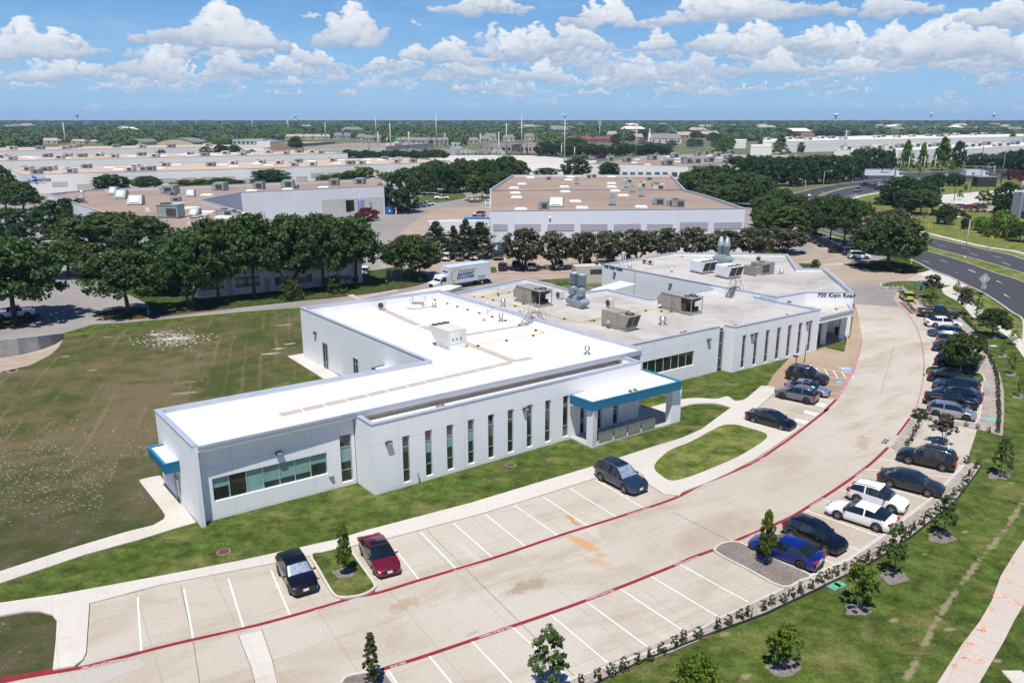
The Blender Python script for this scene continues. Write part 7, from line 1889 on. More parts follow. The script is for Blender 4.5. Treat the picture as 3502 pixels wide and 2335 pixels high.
def onfront(t,p0,p1,tile,x0,y0,x1,y1,name,m,out=.04,th=.08):
 s0,z1=on_wall(p0,p1,tile,x0,y0);s1,z0=on_wall(p0,p1,tile,x1,y1)
 e=(Vector((p1[0]-p0[0],p1[1]-p0[1]))).normalized();n=Vector((e.y,-e.x))
 a=xy(p0)+e*s0+n*out;b=xy(p0)+e*s1+n*out
 return MB().beam((a.x,a.y,(z0+z1)/2),(b.x,b.y,(z0+z1)/2),th,abs(z1-z0)).build(name,m,t,world=True)
LOUVM=bpy.data.materials.new('striped_louvre');LOUVM.use_nodes=True
_t=LOUVM.node_tree;_b=_t.nodes['Principled BSDF'];_s=nd(_t,'ShaderNodeSeparateXYZ');_t.links.new(pos(_t),_s.inputs[0])
_t.links.new(ramp(_t,math_(_t,'PINGPONG',_s.outputs[2],.16),[(.03,(.30,.30,.34)),(.12,(.46,.47,.51))]).outputs[0],_b.inputs['Base Color'])
for x0,x1 in((1150,1247),(1293,1470),(1514,1692),(1735,1915),(1958,2138),(2180,2352)):onfront(wc,fa_,fb_,'t2',x0,816,x1,860,'louvre_panel',LOUVM)
for x0,x1 in((50,236),(278,462)):onfront(wc,fa_,fb_,'t3',x0,802,x1,845,'louvre_panel',LOUVM)
gw=onfront(wc,fa_,fb_,'t2',1178,938,1252,985,'window',TEALGL);onfront(wc,fa_,fb_,'t2',1214,938,1217,985,'mullion',FRAME,.10)
onfront(wc,fa_,fb_,'t2',1152,986,1400,1028,'base_band',simple('slate_blue_base',(.16,.23,.30),.7),.03)
MB().ball(W('t2',1530,775,0)*0+Vector(((fa_+fe*on_wall(fa_,fb_,'t2',1530,775)[0]+fn*.15).x,(fa_+fe*on_wall(fa_,fb_,'t2',1530,775)[0]+fn*.15).y,on_wall(fa_,fb_,'t2',1530,775)[1])),.28,8).build('wall_lamp',SKYL,wc,world=True)
zr_=zw-.55
for x,y in((1217,28),(1622,20),(2028,18),(1600,50),(1132,92),(1052,132),(1558,120),(2032,85),(2032,121),(2068,162),(1568,168),(1065,182),(1078,226),(2148,207),(1668,267),(1120,345),(1735,331),(2330,323)):skylight(wc,None,'G',x,y,zr_,2.9,2.4)
MB().tube([W('f3',x,y,zr_)+Vector((0,0,.25))for x,y in((75,715),(400,714),(800,707),(940,704),(1300,708),(1800,712))],.16,5).build('pipe',GREYM,wc,world=True)
for k,(tile,x,y,w,h,kd,lb)in enumerate((('G',1397,45,1.9,1.1,'dh','small grey unit near the back left of the tan warehouse roof'),('G',1685,90,1.6,2.2,'gt','tall pale green unit at the back of the tan warehouse roof'),('G',1790,30,2.6,1.6,'wb','white unit at the back parapet of the tan warehouse roof'),('G',1855,22,1.7,1.2,'dh','grey unit right of the white one at the back parapet'),
('G',1348,345,2.4,2.0,'dh','grey unit with hood near the front left of the tan warehouse roof'),('G',1478,315,3.2,2.2,'gs','grey green unit with sloped front near the front of the tan warehouse roof'),('G',2040,302,2.0,3.0,'gt','tall dark green duct unit standing alone mid roof'),('G',2180,130,1.6,2.4,'gt','tall pale green unit, left of three in a diagonal row'),('G',2240,172,1.7,2.4,'gt','tall pale green unit, middle of three in a diagonal row'),('G',2332,215,1.9,2.6,'gt','tall pale green unit, right of three in a diagonal row'),
('f3',1300,640,2.6,1.4,'wb','pale unit behind the diagonal row of tall units'),('f3',1425,688,2.2,1.8,'wb','cream unit with open louvre right of the diagonal row'),('f3',1487,618,2.2,1.1,'dh','small grey unit at the right back of the tan warehouse roof'),('f3',1545,672,2.8,1.3,'dh','grey unit behind the paired larger unit at the right'),('f3',1572,702,3.2,1.6,'wb','large pale mauve unit at the right of the tan warehouse roof'),
('t2',2256,688,2.9,1.8,'dh','dark unit near the front right of the tan warehouse roof'),('t2',2340,695,2.2,1.5,'dh','dark unit cut by the stack tops at the front right'),('t3',35,700,3.0,1.8,'db','boxy dark unit at the front right corner of the tan warehouse roof'))):
 unit_far(tile,x,y,zr_,w,h,lb,kd,R(-8))
t=thing('roof_ladder','white caged ladder on the left wall of the tan roofed warehouse','ladder',W('t2',1115,1010))
for s in(-.5,.5):MB().tube([(s,0,1.0),(s,0,zw+2.0)],.05).build('rail',WALL2,t)
m=MB()
for k in range(14):m.tube([(-.5,0,2.4+k*.65),(-.5,-.8,2.4+k*.65),(.5,-.8,2.4+k*.65),(.5,0,2.4+k*.65)],.03,4)
m.build('cage',WALL2,t)
t=thing('dock_ramp','bright blue dock ramp cover beside the white trailer','dock ramp',W('t2',1040,905)+Vector((0,6,0)))
MB().box((0,0,3.4),(7.0,2.6,.9)).hexa([(3.5,-1.3,3.4),(6.0,-1.3,4.6),(6.0,1.3,4.6),(3.5,1.3,3.4),(3.5,-1.3,4.3),(6.0,-1.3,6.0),(6.0,1.3,6.0),(3.5,1.3,4.3)]).build('cover',simple('blue_cover',(.02,.12,.36),.5),t)
for x in(-3.2,3.2):MB().box((x,0,0),(.25,2.2,3.4)).build('leg',simple('blue_cover',(.02,.12,.36),.5),t)
gb=W('t2',418,752);zl=height_at(gb,'t2',559)
A1,A2=W('t4',1330,242),W('t5',275,132)
A0=W('t4',1238,165)
top=[W('t1',318,616,zl),A0,A1,A2,W('t1',1820,788,zl),W('t1',1342,656,zl),W('t1',1612,604,zl),W('t2',418,559,zl),W('t2',418,510,zl),W('t1',2200,526,zl),W('t1',1100,570,zl),W('t1',700,582,zl),W('t1',440,602,zl)]
wlw,wlp=flat_building('warehouse','low spread out warehouse with tan roof, loading dock and office front behind the dark oaks',top,zl,TANROOF,GREYW,lip=.5)
q0_,q1_=xy(W('t1',1612,604,zl)),xy(W('t2',418,559,zl))
onfront(wlw,q0_,q1_,'t2',160,657,220,728,'dock_door',FANB);onfront(wlw,q0_,q1_,'t2',238,656,290,725,'dock_door',simple('blue_door',(.20,.30,.45),.6));onfront(wlw,q0_,q1_,'t2',320,672,338,720,'door',simple('blue_door',(.20,.30,.45),.6))
onfront(wlw,q0_,q1_,'t1',2318,660,2352,735,'dock_door',FANB)
onfront(wlw,q0_,q1_,'t2',0,655,415,752,'base_band',simple('dock_base',(.50,.49,.46),.8,0,.1,.4),.02)
oe=(xy(A2)-xy(A1));oL=oe.length
for k,(x0,x1)in enumerate(((1335,1505),(1572,1745),(1840,2095),(2170,2352))):
 onfront(wlw,A1,A2,'t4',x0,95,x1,182-k*18,'window',TEALGL,.05);onfront(wlw,A1,A2,'t4',x0,184-k*18,x1,236-k*18,'panel',simple('white_panel',(.60,.60,.60),.8),.06)
for x in(1540,1790,2130):onfront(wlw,A1,A2,'t4',x-22,100,x+22,225-(x-1540)*.07,'pier',BRICK,.12,.3)
onfront(wlw,A1,A2,'t5',200,95,245,118,'window',TEALGL,.05)
zlr=zl-.5
for x,y,in((1390,625),(1193,687),(1287,713),(1387,741),(1500,775),(1690,596),(1930,586),(2170,574)):skylight(wlw,None,'t1',x,y,zlr,3.2,2.6)
for k,(tile,x,y,w,h,kd,lb)in enumerate((('t1',763,622,2.5,2.3,'gs','grey green sloped unit, first of three near the left of the tan roof'),('t1',817,648,3.0,2.4,'gs','grey green sloped unit, second of three near the left of the tan roof'),('t1',913,688,3.6,2.4,'gs','grey green sloped unit, third and nearest of three at the left of the tan roof'),('t1',1140,612,4.4,2.4,'gh','wide grey green unit at the back middle of the left tan roof'),('t1',1155,625,2.2,1.2,'db','small grey box in front of the wide back unit'),('t1',1280,634,2.3,2.0,'gs','grey green sloped unit beside a skylight mid roof'),('t1',1477,590,4.0,2.4,'gh','grey green hooded unit at the back edge, left of three'),('t1',1738,583,3.2,2.3,'dh','dark louvred unit at the back edge by the dock wall'),('t1',1930,572,4.0,2.4,'gh','grey green hooded unit at the back edge, right of the dark one'),('t1',1980,580,2.0,1.2,'db','small grey box right of the hooded back edge unit'),('t1',2240,558,3.2,2.2,'dh','dark hooded unit near the right end of the left tan roof'),('t2',85,556,3.2,2.0,'dh','grey hooded unit above the dock wall, left of the last one'),('t2',255,548,3.6,2.0,'gh','pale green hooded unit, last above the dock wall'),
('t1',1150,775,4.6,3.0,'gb','largest grey green box unit in the middle of the left tan roof'),('t1',1078,740,1.3,1.0,'wb','small white unit at the left of the largest grey green box'),('t1',1307,765,2.4,1.8,'gs','grey sloped unit right of the largest grey green box'),('t1',1350,790,2.8,1.2,'wb','white unit behind two pale boxes at the front of the left tan roof'),('t1',1330,832,3.6,1.6,'wb','pale box unit, left of two at the front of the left tan roof'),('t1',1405,850,3.2,1.4,'wb','pale box unit, right of two at the front of the left tan roof'),('t1',1525,765,3.2,1.6,'gb','grey box unit near the dock edge of the left tan roof'),('t1',1475,752,1.6,1.2,'dh','small dark unit left of the grey box near the dock edge'),('t1',1618,785,3.2,1.4,'wb','pale wide unit at the dock edge of the left tan roof'),('t1',527,660,2.4,1.0,'wb','low pale unit near the left corner of the tan roof'),('t1',1180,662,2.4,1.1,'dh','small grey unit in the middle of the left tan roof'))):
 unit_far(tile,x,y,zlr,w,h,lb,kd,R(-12+(k%3)*8))
t=thing('satellite_dish','small white satellite dish on the left tan roof','antenna',W('t1',995,765,zlr))
MB().tube([(0,0,0),(0,0,1.6)],.05).build('pole',GREYM,t);MB().lathe((.1,-.1,1.5),[(.02,0),(.35,-.05),(.55,-.18)],12,axis='y').build('dish',SKYL,t)
vent(W('t1',552,625,zlr),'white turbine vent near the left corner of the tan roof',1.3,.5)
gl=W('f1',500,725);zq=height_at(gl,'f1',556)
lum,lp_=flat_building('warehouse','long pale warehouse with a blue logo sign on its left end',[W('f1',190,569,zq),W('f2',0,516,zq),W('f2',1450,468,zq),W('f2',1850,456,zq),W('f2',1370,416,zq),W('f2',890,427,zq),W('f1',1400,476,zq),W('f1',80,514,zq)],zq,TANROOF2,CREAMW,lip=.5)
L0,L1=xy(W('f1',190,569,zq)),xy(W('f2',0,516,zq))
for x0,x1,y0,y1 in((462,608,634,672),(685,828,654,710),(855,890,628,660),(1160,1208,612,640),(1437,1585,602,640),(1620,1760,596,620),(1798,1925,590,615),(1985,2105,584,610),(2180,2330,602,640)):onfront(lum,L0,L1,'f1',x0,y0,x1,y1,'dock_panel',BEIGE,.03)
for x0,x1,y0,y1 in((555,672,556,592),(704,818,550,582),(848,940,546,562),(425,530,585,625)):onfront(lum,xy(W('f2',0,516,zq)),xy(W('f2',1450,468,zq)),'f2',x0,y0,x1,y1,'dock_panel',BEIGE,.03)
onfront(lum,L0,L1,'f1',195,575,408,645,'grey_panel',simple('pale_grey_panel',(.56,.58,.62),.8),.02)
s_,z_=on_wall(L0,L1,'f1',248,630);e_=(L1-L0).normalized();n_=Vector((e_.y,-e_.x));c=L0+e_*s_+n_*.12
lettering('LUMINATOR',1.45,LET,lum,Vector((c.x,c.y,z_))-lum.location,(math.pi/2,0,math.atan2(e_.y,e_.x)),.03,bold=.03)
s_,z_=on_wall(L0,L1,'f1',297,601);c=L0+e_*s_+n_*.1
MB().lathe((c.x,c.y,z_),[(1.25,0),(1.25,-.12),(.01,-.13)],20,axis='y').build('logo_disc',LOGO_B,lum,world=True)
MB().beam((c.x-.35,c.y-.25,z_+.1),(c.x-.35,c.y-.25,z_+.1001+1.3),.35,.1).beam((c.x-.5,c.y-.25,z_-.5),(c.x+.7,c.y-.25,z_-.1),.1,.35).build('logo_mark',SKYL,lum,world=True)
row2,_=flat_building('warehouse','second long pale warehouse with tan roof, behind the lettered one',[W('f1',-700,462,zq),W('f1',2352,396,zq),W('f2',885,378,zq),W('f2',380,347,zq),W('f1',2352,366,zq),W('f1',-700,414,zq)],zq,TANROOF2,CREAMW,lip=.5)
row3,_=flat_building('warehouse','third long pale warehouse, farthest of the three at the left',[W('f1',-700,372,zq),W('f1',1800,322,zq),W('f1',2352,322,zq),W('f2',175,330,zq),W('f2',170,305,zq),W('f1',1700,302,zq),W('f1',-700,340,zq)],zq,TANROOF2,CREAMW,lip=.5)
UN=[('f1',*q)for q in((247,533),(415,537),(465,527),(630,552),(775,512),(1205,512),(1280,532),(1348,532),(1165,538),(1470,494),(1885,494),(2085,478),(2330,470),(330,560))]+[('f2',*q)for q in((270,474),(398,494),(445,462),(573,489),(745,452),(905,478),(955,474),(1003,476),(1215,438),(1340,444),(1315,464),(1470,460))]
for k,(t_,x,y)in enumerate(UN):unit_far(t_,x,y,zq-.5,4.0 if k%3 else 4.6,2.0,'pale rooftop unit on the tan roof of the lettered warehouse',('wb','dh','wh')[k%3],R(-5),'units on the lettered warehouse roof')
for k,(t_,x,y)in enumerate([('f1',*q)for q in((25,420),(105,438),(425,413),(535,426),(605,410),(735,412),(885,405),(1018,416),(1265,400),(1385,412),(1690,392),(1830,402),(2015,386),(2165,396),(2200,382))]+[('f2',*q)for q in((180,376),(330,386),(455,372),(570,374),(640,380))]):unit_far(t_,x,y,zq-.5,5.0,2.2,'pale rooftop unit on the second long warehouse',('wh','wb','dh')[k%3],R(-5),'units on the second long warehouse roof')
for k,(x,y)in enumerate(((110,345),(360,343),(580,340),(695,326),(640,333),(1040,325),(1265,328),(1530,325),(1855,316))):unit_far('f1',x,y,zq-.5,6.0,2.6,'rooftop unit on the third long warehouse',('wb','dh')[k%2],R(-5),'units on the third long warehouse roof')
for x,y in((560,505),(625,515),(925,497),(993,507),(1070,524),(1430,514),(1590,482),(1995,482),(2095,495),(290,525)):skylight(lum,None,'f1',x,y,zq-.5,5.0,4.5)
for x,y in((80,472),(183,486),(565,450),(820,442),(795,468),(1060,460),(1070,436),(1190,440)):skylight(lum,None,'f2',x,y,zq-.5,5.0,4.5)
for x,y in((235,410),(305,426),(268,414),(610,420),(1190,408),(1460,404),(1645,392),(1715,400),(1890,386),(1965,395),(2120,380),(2220,390)):skylight(row2,None,'f1',x,y,zq-.5,6.0,6.0)
go=W('f3',1830,610);zo_=height_at(go,'f3',493)
wo,_=flat_building('office_block','white two storey office with tan roof and blue windows beyond the tan warehouse',[W('f3',962,470,zo_),W('f3',1838,496,zo_),W('t3',365,398,zo_),W('t3',830,372,zo_),W('t3',828,355,zo_),W('t3',420,352,zo_),W('f3',2000,382,zo_),W('f3',1400,405,zo_)],zo_,TANROOF,CREAMW,lip=.5,cat='office building')
o0_,o1_,o2_=xy(W('f3',962,470,zo_)),xy(W('f3',1838,496,zo_)),xy(W('t3',365,398,zo_))
BLUEGL=mat_glass('blue_window_glass',(.06,.13,.19),.05,.8,.3)
for x in(1252,1320,1392,1463,1540,1612,1692,1765):onfront(wo,o0_,o1_,'f3',x,545,x+44,570,'window',BLUEGL,.05)
for x0,y0 in((0,475),(45,478)):onfront(wo,o0_,o1_,'t3',x0,y0,x0+32,y0+24,'window',BLUEGL,.05)
for x0,y0 in((98,472),(128,464),(158,458),(325,445),(345,440)):onfront(wo,o1_,o2_,'t3',x0,y0,x0+18,y0+24,'window',BLUEGL,.05)
for k,(x,y,w)in enumerate(((1135,452,4),(1290,458,4.5),(1515,438,5),(1715,418,5),(1650,485,5.5),(1822,470,5),(1905,470,5),(2025,458,5),(1985,392,4.5),(2195,428,4.5),(2215,390,4.5),(1920,402,3.5),(2095,410,4))):unit_far('f3',x,y,zo_-.5,w,3.2,'grey blue rooftop unit on the white office with blue windows',('gh','dh','gb')[k%3],R(10),'units on the white office roof')
for x,y in((1380,436),(1355,464),(1475,482),(1620,436),(1740,428),(1745,456),(1665,412),(2025,404),(2115,420)):skylight(wo,None,'f3',x,y,zo_-.5,3.5,3.0)
r1,_=flat_building('warehouse','very long white warehouse across the right horizon with tan roof edge',[W('f4',18,276,10),W('f4',2200,232,10),W('f4',2352,225,10),W('f4',2352,205,10),W('f4',880,222,10),W('f4',20,250,10)],10,WHROOF,CREAMW,lip=.4)
r2,_=flat_building('warehouse','farthest white warehouse at the right with a red stripe and small square windows',[W('f4',846,156,11),W('f4',2400,150,11),W('f4',2900,165,11),W('f4',2900,140,11),W('f4',1200,139,11)],11,WHROOF,CREAMW,lip=.4)
p0_,p1_=xy(W('f4',846,156,11)),xy(W('f4',2400,150,11))
for x in(1090,1190,1292,1395,1500,1608,1718,1838,2040,2155):onfront(r2,p0_,p1_,'f4',x,179,x+9,189,'window',GLASS,.1)
for x in(850,873,897):onfront(r2,p0_,p1_,'f4',x,179,x+12,192,'window',GLASS,.1)
for y in(163,203):onfront(r2,p0_,p1_,'f4',900,y,1800,y+3,'red_stripe',simple('thin_red_stripe',(.5,.10,.08),.7),.1)
m=MB();e_=(p1_-p0_).normalized();n_=Vector((e_.y,-e_.x))
for k in range(8):
 s_,z_=on_wall(p0_,p1_,'f4',1830+k*8.8,191+(k%2));c=p0_+e_*s_+n_*.3;m.box((c.x,c.y,z_-1.6),(2.6,.2,3.0+.5*(k%3)))
m.build('red_letters',simple('thin_red_stripe',(.5,.10,.08),.7),r2,world=True)
r3,_=flat_building('warehouse','white warehouse with pale roof behind the tall junction trees, left part',[W('f4',655,358,9),W('f4',1330,352,9),W('f4',1790,330,9),W('f4',1790,296,9),W('f4',1250,318,9),W('f4',700,338,9)],9,WHROOF,CREAMW,lip=.4)
r4,_=flat_building('warehouse','grey white warehouse behind the cross street at the far right',[W('f4',1790,342,9.01),W('f4',2352,312,9.01),W('f4',2700,300,9.01),W('f4',2700,270,9.01),W('f4',2240,282,9.01),W('f4',1800,300,9.01)],9.01,WHROOF,CREAMW,lip=.4)
r5,_=flat_building('warehouse','small white building at the left end of the right hand warehouses',[W('f4',-90,318,7),W('f4',100,320,7),W('f4',100,300,7),W('f4',-90,300,7)],7,WHROOF,CREAMW,lip=.4)
for k,(x,y)in enumerate(((50,258),(245,254),(340,250),(420,258),(535,246),(630,244),(735,252),(1035,238),(1080,232),(1215,236),(1350,230),(1500,225),(1660,222),(1740,216),(1600,230),(1900,215),(1990,210),(2130,208))):unit_far('f4',x,y,9.6,7,2.6,'pale rooftop unit on the very long white warehouse',('wb','wh','dh')[k%3],R(5),'units on the very long white warehouse')
for k,x in enumerate(range(1100,2352,92)):unit_far('f4',x,152-(k%3)*3,10.6,9,3.2,'small unit on the farthest white warehouse roof',('dh','wb')[k%2],R(5),'units on the farthest white warehouse')
for k,(x,y)in enumerate(((760,350),(930,352),(1040,340),(1130,345),(1240,330),(1380,322),(1480,325),(1560,318),(1870,322),(1925,318),(2010,305),(2110,318),(2180,312),(2270,300))):unit_far('f4',x,y,8.6,6,3.2,'pale rooftop unit on the warehouses behind the junction trees',('wb','dh','wh')[k%3],R(5),'units on warehouses behind the junction')
def hip_house(tile,x,y,wpx,hpx,label,rm,wm,group=None,name='house',cat='house'):
 b=W(tile,x,y);Y=b.y;w=wpx*TILE[tile][2]*Y/FPX;h=hpx*TILE[tile][2]*Y/FPX;d=max(8,w*.5)
 t=thing(name,label,cat,(b.x,b.y+d/2,0),0,group)
 MB().box((0,0,-.1),(w,d,h*.5+.1)).build('wall',wm,t)
 MB().hexa([(-w/2-.4,-d/2-.4,h*.5),(w/2+.4,-d/2-.4,h*.5),(w/2+.4,d/2+.4,h*.5),(-w/2-.4,d/2+.4,h*.5),(-w*.38,-.1,h),(w*.38,-.1,h),(w*.38,.1,h),(-w*.38,.1,h)]).build('roof',rm,t)
 for k in range(max(2,int(w/7))):
  MB().box((-w/2+(k+.5)*w/max(2,int(w/7)),-d/2-.03,h*.12),(1.8,.08,h*.25)).build('window',GLASS,t)
 return t
RF_G=simple('grey_shingle',(.19,.18,.185),.9,0,.15,.1);RF_T=simple('tan_shingle',(.36,.30,.25),.9,0,.15,.1);RF_R=simple('dark_red_roof',(.17,.055,.055),.8,0,.12,.1)
HW=simple('tan_stucco',(.48,.40,.33),.9,0,.1,.1);HB=simple('red_brick_wall',(.34,.20,.15),.9,0,.12,.1)
for x,y,w,h,l in((435,290,155,45,'tan roofed house at the left behind the third warehouse'),(695,290,120,35,'tan roofed house right of the tall leaning pole'),(830,290,60,30,'small tan house beside dark trees')):hip_house('f1',x,y,w,h,l,RF_T,HW)
def dome_hall(tile,x0,x1,ytop,ybase,label):
 b=W(tile,(x0+x1)/2,ybase);k=TILE[tile][2]*b.y/FPX;w=(x1-x0)*k;h=(ybase-ytop)*k
 t=thing('arched_hall',label,'hall',(b.x,b.y,0))
 m=MB();n=12;pr=[(-w/2+w*i/n,h*.45+h*.55*math.sin(math.pi*i/n)**.8)for i in range(n+1)]
 for(xa,za),(xb,zb_)in zip(pr,pr[1:]):m.hexa([(xa,0,za-.3),(xb,0,zb_-.3),(xb,45,zb_-.3),(xa,45,za-.3),(xa,-.6,za),(xb,-.6,zb_),(xb,45.4,zb_),(xa,45.4,za)])
 m.build('roof',RF_G,t)
 MB().face([(-w/2,0,0),(w/2,0,0)]+[(x,0,z-.31)for x,z in pr[::-1]]).build('front_wall',simple('tan_metal_wall',(.55,.44,.29),.7,0,.06,.1),t)
 for s in(-1,1):MB().box((s*w/2,22,0),(.4,44,h*.44)).build('side_wall',simple('tan_metal_wall',(.55,.44,.29),.7),t)
 for s in(-.25,.25):MB().box((s*w,-.1,0),(.3,.2,h*.62)).build('rib',HW,t)
dome_hall('f1',1120,1262,256,306,'smaller tan hall with an arched grey roof');dome_hall('f1',1405,1722,248,310,'larger tan hall with a wide arched grey roof')
def block(tile,x0,x1,ytop,ybase,label,wm,rm,depth=40,win=0,cat='building'):
 a,b=W(tile,x0,ybase),W(tile,x1,ybase);Yb=(a.y+b.y)/2;h=height_at(W(tile,(x0+x1)/2,ybase),tile,ytop)
 t,p=flat_building('commercial_building',label,[Vector((a.x,a.y,0)),Vector((b.x,b.y,0)),Vector((b.x+depth*.3,b.y+depth,0)),Vector((a.x+depth*.1,a.y+depth,0))],h,rm,wm,lip=.4,cat=cat)
 for k in range(win):
  c=a.lerp(b,(k+.5)/win);MB().box((c.x,c.y-.06,h*.2),(abs(b.x-a.x)/win*.5,.1,h*.4)).build('window',GLASS,t,world=True)
 return t
block('f1',2080,2352,255,300,'grey building with a busy flat roof left of the brick store',simple('grey_block_wall',(.42,.46,.48),.8),WHROOF,30,7)
block('f2',75,195,268,325,'white flat building beside the grey one',CREAMW,WHROOF,30)
block('f2',205,500,290,345,'brown brick flat store behind the tall tree',simple('brown_brick',(.30,.20,.15),.9),TANROOF2,60)
block('f2',500,1228,318,372,'long grey flat warehouse left of the green domed mosque',simple('grey_long_wall',(.46,.44,.42),.9,0,.08,.1),TANROOF,110)
for k,(x,w)in enumerate(((375,90),(450,80),(530,90),(610,80),(690,70))):hip_house('f2',x,252,w,42,'beige apartment block with pitched roof in the row behind the brick store',RF_T,HW,'beige apartment row')
for k,(x,w,y)in enumerate(((800,75,250),(880,60,252),(1010,80,262),(1080,80,272),(1150,60,268),(1410,110,290),(1500,110,292),(1590,110,294),(1670,100,294),(1745,80,292),(2010,90,292),(2110,90,280))):hip_house('f2',x,y,w,54,'grey roofed town house in the row beyond the substation',RF_G,simple('mauve_wall',(.36,.31,.30),.9),'grey town houses beyond the substation')
for x,w,y in((70,110,262),(235,100,272),(420,90,262)):hip_house('f3',x,y,w,58,'grey roofed house behind the commercial strip',RF_G,HW,'houses behind the commercial strip')
mz=W('f2',1290,356);k_=TILE['f2'][2]*mz.y/FPX
t=thing('mosque','cream mosque with a green dome and arched doorway','mosque',(mz.x,mz.y,0))
MB().box((0,8,0),(128*k_,16,62*k_)).build('wall',simple('cream_stucco',(.62,.53,.45),.8),t);MB().box((38*k_,4,62*k_),(44*k_,12,16*k_)).build('drum',simple('cream_stucco',(.62,.53,.45),.8),t)
MB().lathe((38*k_,4,78*k_),[(20*k_,0),(21*k_,6*k_),(18*k_,18*k_),(9*k_,28*k_),(2*k_,34*k_),(1*k_,50*k_)],14).build('dome',simple('green_dome',(.03,.24,.20),.4),t)
for x in(-50,60):MB().lathe((x*k_,1,0),[(7*k_,0),(7*k_,88*k_),(9*k_,90*k_),(6*k_,98*k_),(1*k_,116*k_)],8).build('minaret',simple('pink_stucco',(.55,.42,.38),.8),t)
MB().face([(22*k_,-.1,0),(52*k_,-.1,0),(52*k_,-.1,30*k_),(37*k_,-.1,44*k_),(22*k_,-.1,30*k_)]).build('doorway',GLASS,t)
block('f3',15,262,302,362,'mauve brown commercial strip at the left beyond the bare lot',simple('mauve_brown_wall',(.33,.28,.26),.9),TANROOF,40,5)
block('f3',342,545,292,372,'long low strip with tan fascia behind parked cars',simple('tan_strip_wall',(.44,.37,.31),.9),TANROOF,40,6)
block('f3',548,670,310,366,'low tan building behind poles right of the strip',HW,TANROOF2,30,3)
for x,w,l in((870,250,'dark red roofed building, left half of the pair'),(1110,230,'dark red roofed building, right half of the pair')):hip_house('f3',x,282,w,52,l,RF_R,simple('dark_brick',(.22,.12,.10),.9),None,'hall','building')
ch=hip_house('f3',1640,290,270,82,'church with grey roof and a white steeple',RF_G,simple('white_brick',(.55,.52,.48),.8),None,'church','church')
cb=W('f3',1505,285);kc=TILE['f3'][2]*cb.y/FPX
o=MB().box((-(1640-1505)*kc,-4,0),(26*kc,26*kc,75*kc)).box((-(1640-1505)*kc,-4,75*kc),(16*kc,16*kc,22*kc)).lathe((-(1640-1505)*kc,-4,97*kc),[(9*kc,0),(.5*kc,28*kc)],8).build('steeple',simple('steeple_white',(.75,.75,.74),.6),ch)
for x,w,y,l in((1790,190,245,'brick apartment house with pale roof right of the church'),(2035,170,238,'brick apartment house at the right, beside dark trees'),(1160,90,240,'tan house between trees above the red roofs'),(1390,90,262,'pinkish house left of the steeple')):hip_house('f3',x,y,w,55,l,RF_T,HB)
block('f4',355,480,200,245,'tan flat roofed store among trees at the right',HB,TANROOF2,30);block('f4',280,500,155,190,'brown building among far trees at the right',simple('dark_tan_wall',(.30,.25,.20),.9),TANROOF2,30,4)
block('f3',2220,2352,265,335,'white building end at the right beyond the trees',CREAMW,WHROOF,60)
g0,g1=W('R',2120,670),W('R',2260,690)
zt_=height_at(g0,'R',262)
t=thing('grey_building','grey concrete building cut by the right edge with an open portal','building',g0)
d0=(g1-g0);d0.z=0
u_=d0.normalized();v_=Vector((-u_.y,u_.x,0))
def gq(a,b,z0,z1,name,m):MB().prism([g0+u_*a[0]+v_*a[1],g0+u_*b[0]+v_*a[1],g0+u_*b[0]+v_*b[1],g0+u_*a[0]+v_*b[1]],z0,z1).build(name,m,t,world=True)
GC=mat_wall('grey_cladding',(.30,.33,.37),(),0,.06)
gq((0,0),(d0.length,4),0,zt_,'pier',GC);gq((d0.length+.01,.5),(40,4),zt_-5.5,zt_-.05,'beam',GC);gq((3,9),(40,30),0,zt_-.8,'back_wall',simple('dark_glass_wall',(.05,.06,.07),.2));gq((14,.4),(16,3),0,zt_-5.52,'pier',GC)  # back wall in one dark glossy colour
POLEM=simple('galvanised_pole',(.45,.47,.48),.6,.3,.1,.2);POLEG=simple('pale_green_pole',(.50,.54,.44),.7,0,.1,.2);WOODP=simple('wood_pole',(.20,.15,.11),.9,0,.2,.5)
def mast(tile,x,ytop,ybase,label,arms=3,m=POLEM,r=.5,group='transmission poles beyond the warehouses'):
 b=W(tile,x,ybase);h=height_at(b,tile,ytop)
 t=thing('utility_pole',label,'pole',b,0,group)
 rr=max(.22,min(.75,b.y*.00085))*r/.5
 MB().lathe((0,0,-.3),[(rr,0),(rr*.55,h+.3)],8).build('shaft',m,t)
 for k in range(arms):
  z=h*(.94-.12*k);MB().beam((-h*.085,0,z),(h*.085,0,z),rr*.7,rr*.7).build('crossarm',m,t)
 return t
ARM={}
for q in((592,105,318,0,POLEG),(972,105,155,2,POLEM),(1382,90,165,1,POLEM),(1566,82,150,2,POLEM),(1757,78,165,1,POLEM),(1992,72,168,2,POLEM),(2262,80,195,2,POLEM)):mast('f1',q[0],q[1],q[2],'slender power pole above the trees on the left horizon',q[3],q[4])
for q in((40,85,195,1,POLEM),(360,75,235,2,POLEM),(692,100,265,1,POLEM),(1143,52,275,1,POLEM),(1162,185,360,0,POLEG),(1272,105,362,0,POLEG),(1437,185,355,1,POLEG),(1682,28,320,2,POLEM),(1757,195,320,1,POLEM),(2073,200,350,2,POLEG),(1037,275,340,0,WOODP),(1080,285,380,0,WOODP),(1608,228,330,0,WOODP)):mast('f2',q[0],q[1],q[2],'power pole around the substation and mosque',q[3],q[4],group='poles around the substation')
mast('f3',147,185,425,'bare pale pole standing in front of the brown and white one',0,POLEG,group=None);mast('f3',215,108,385,'brown based white pole left of the tallest three armed pole',1,POLEM,group=None)
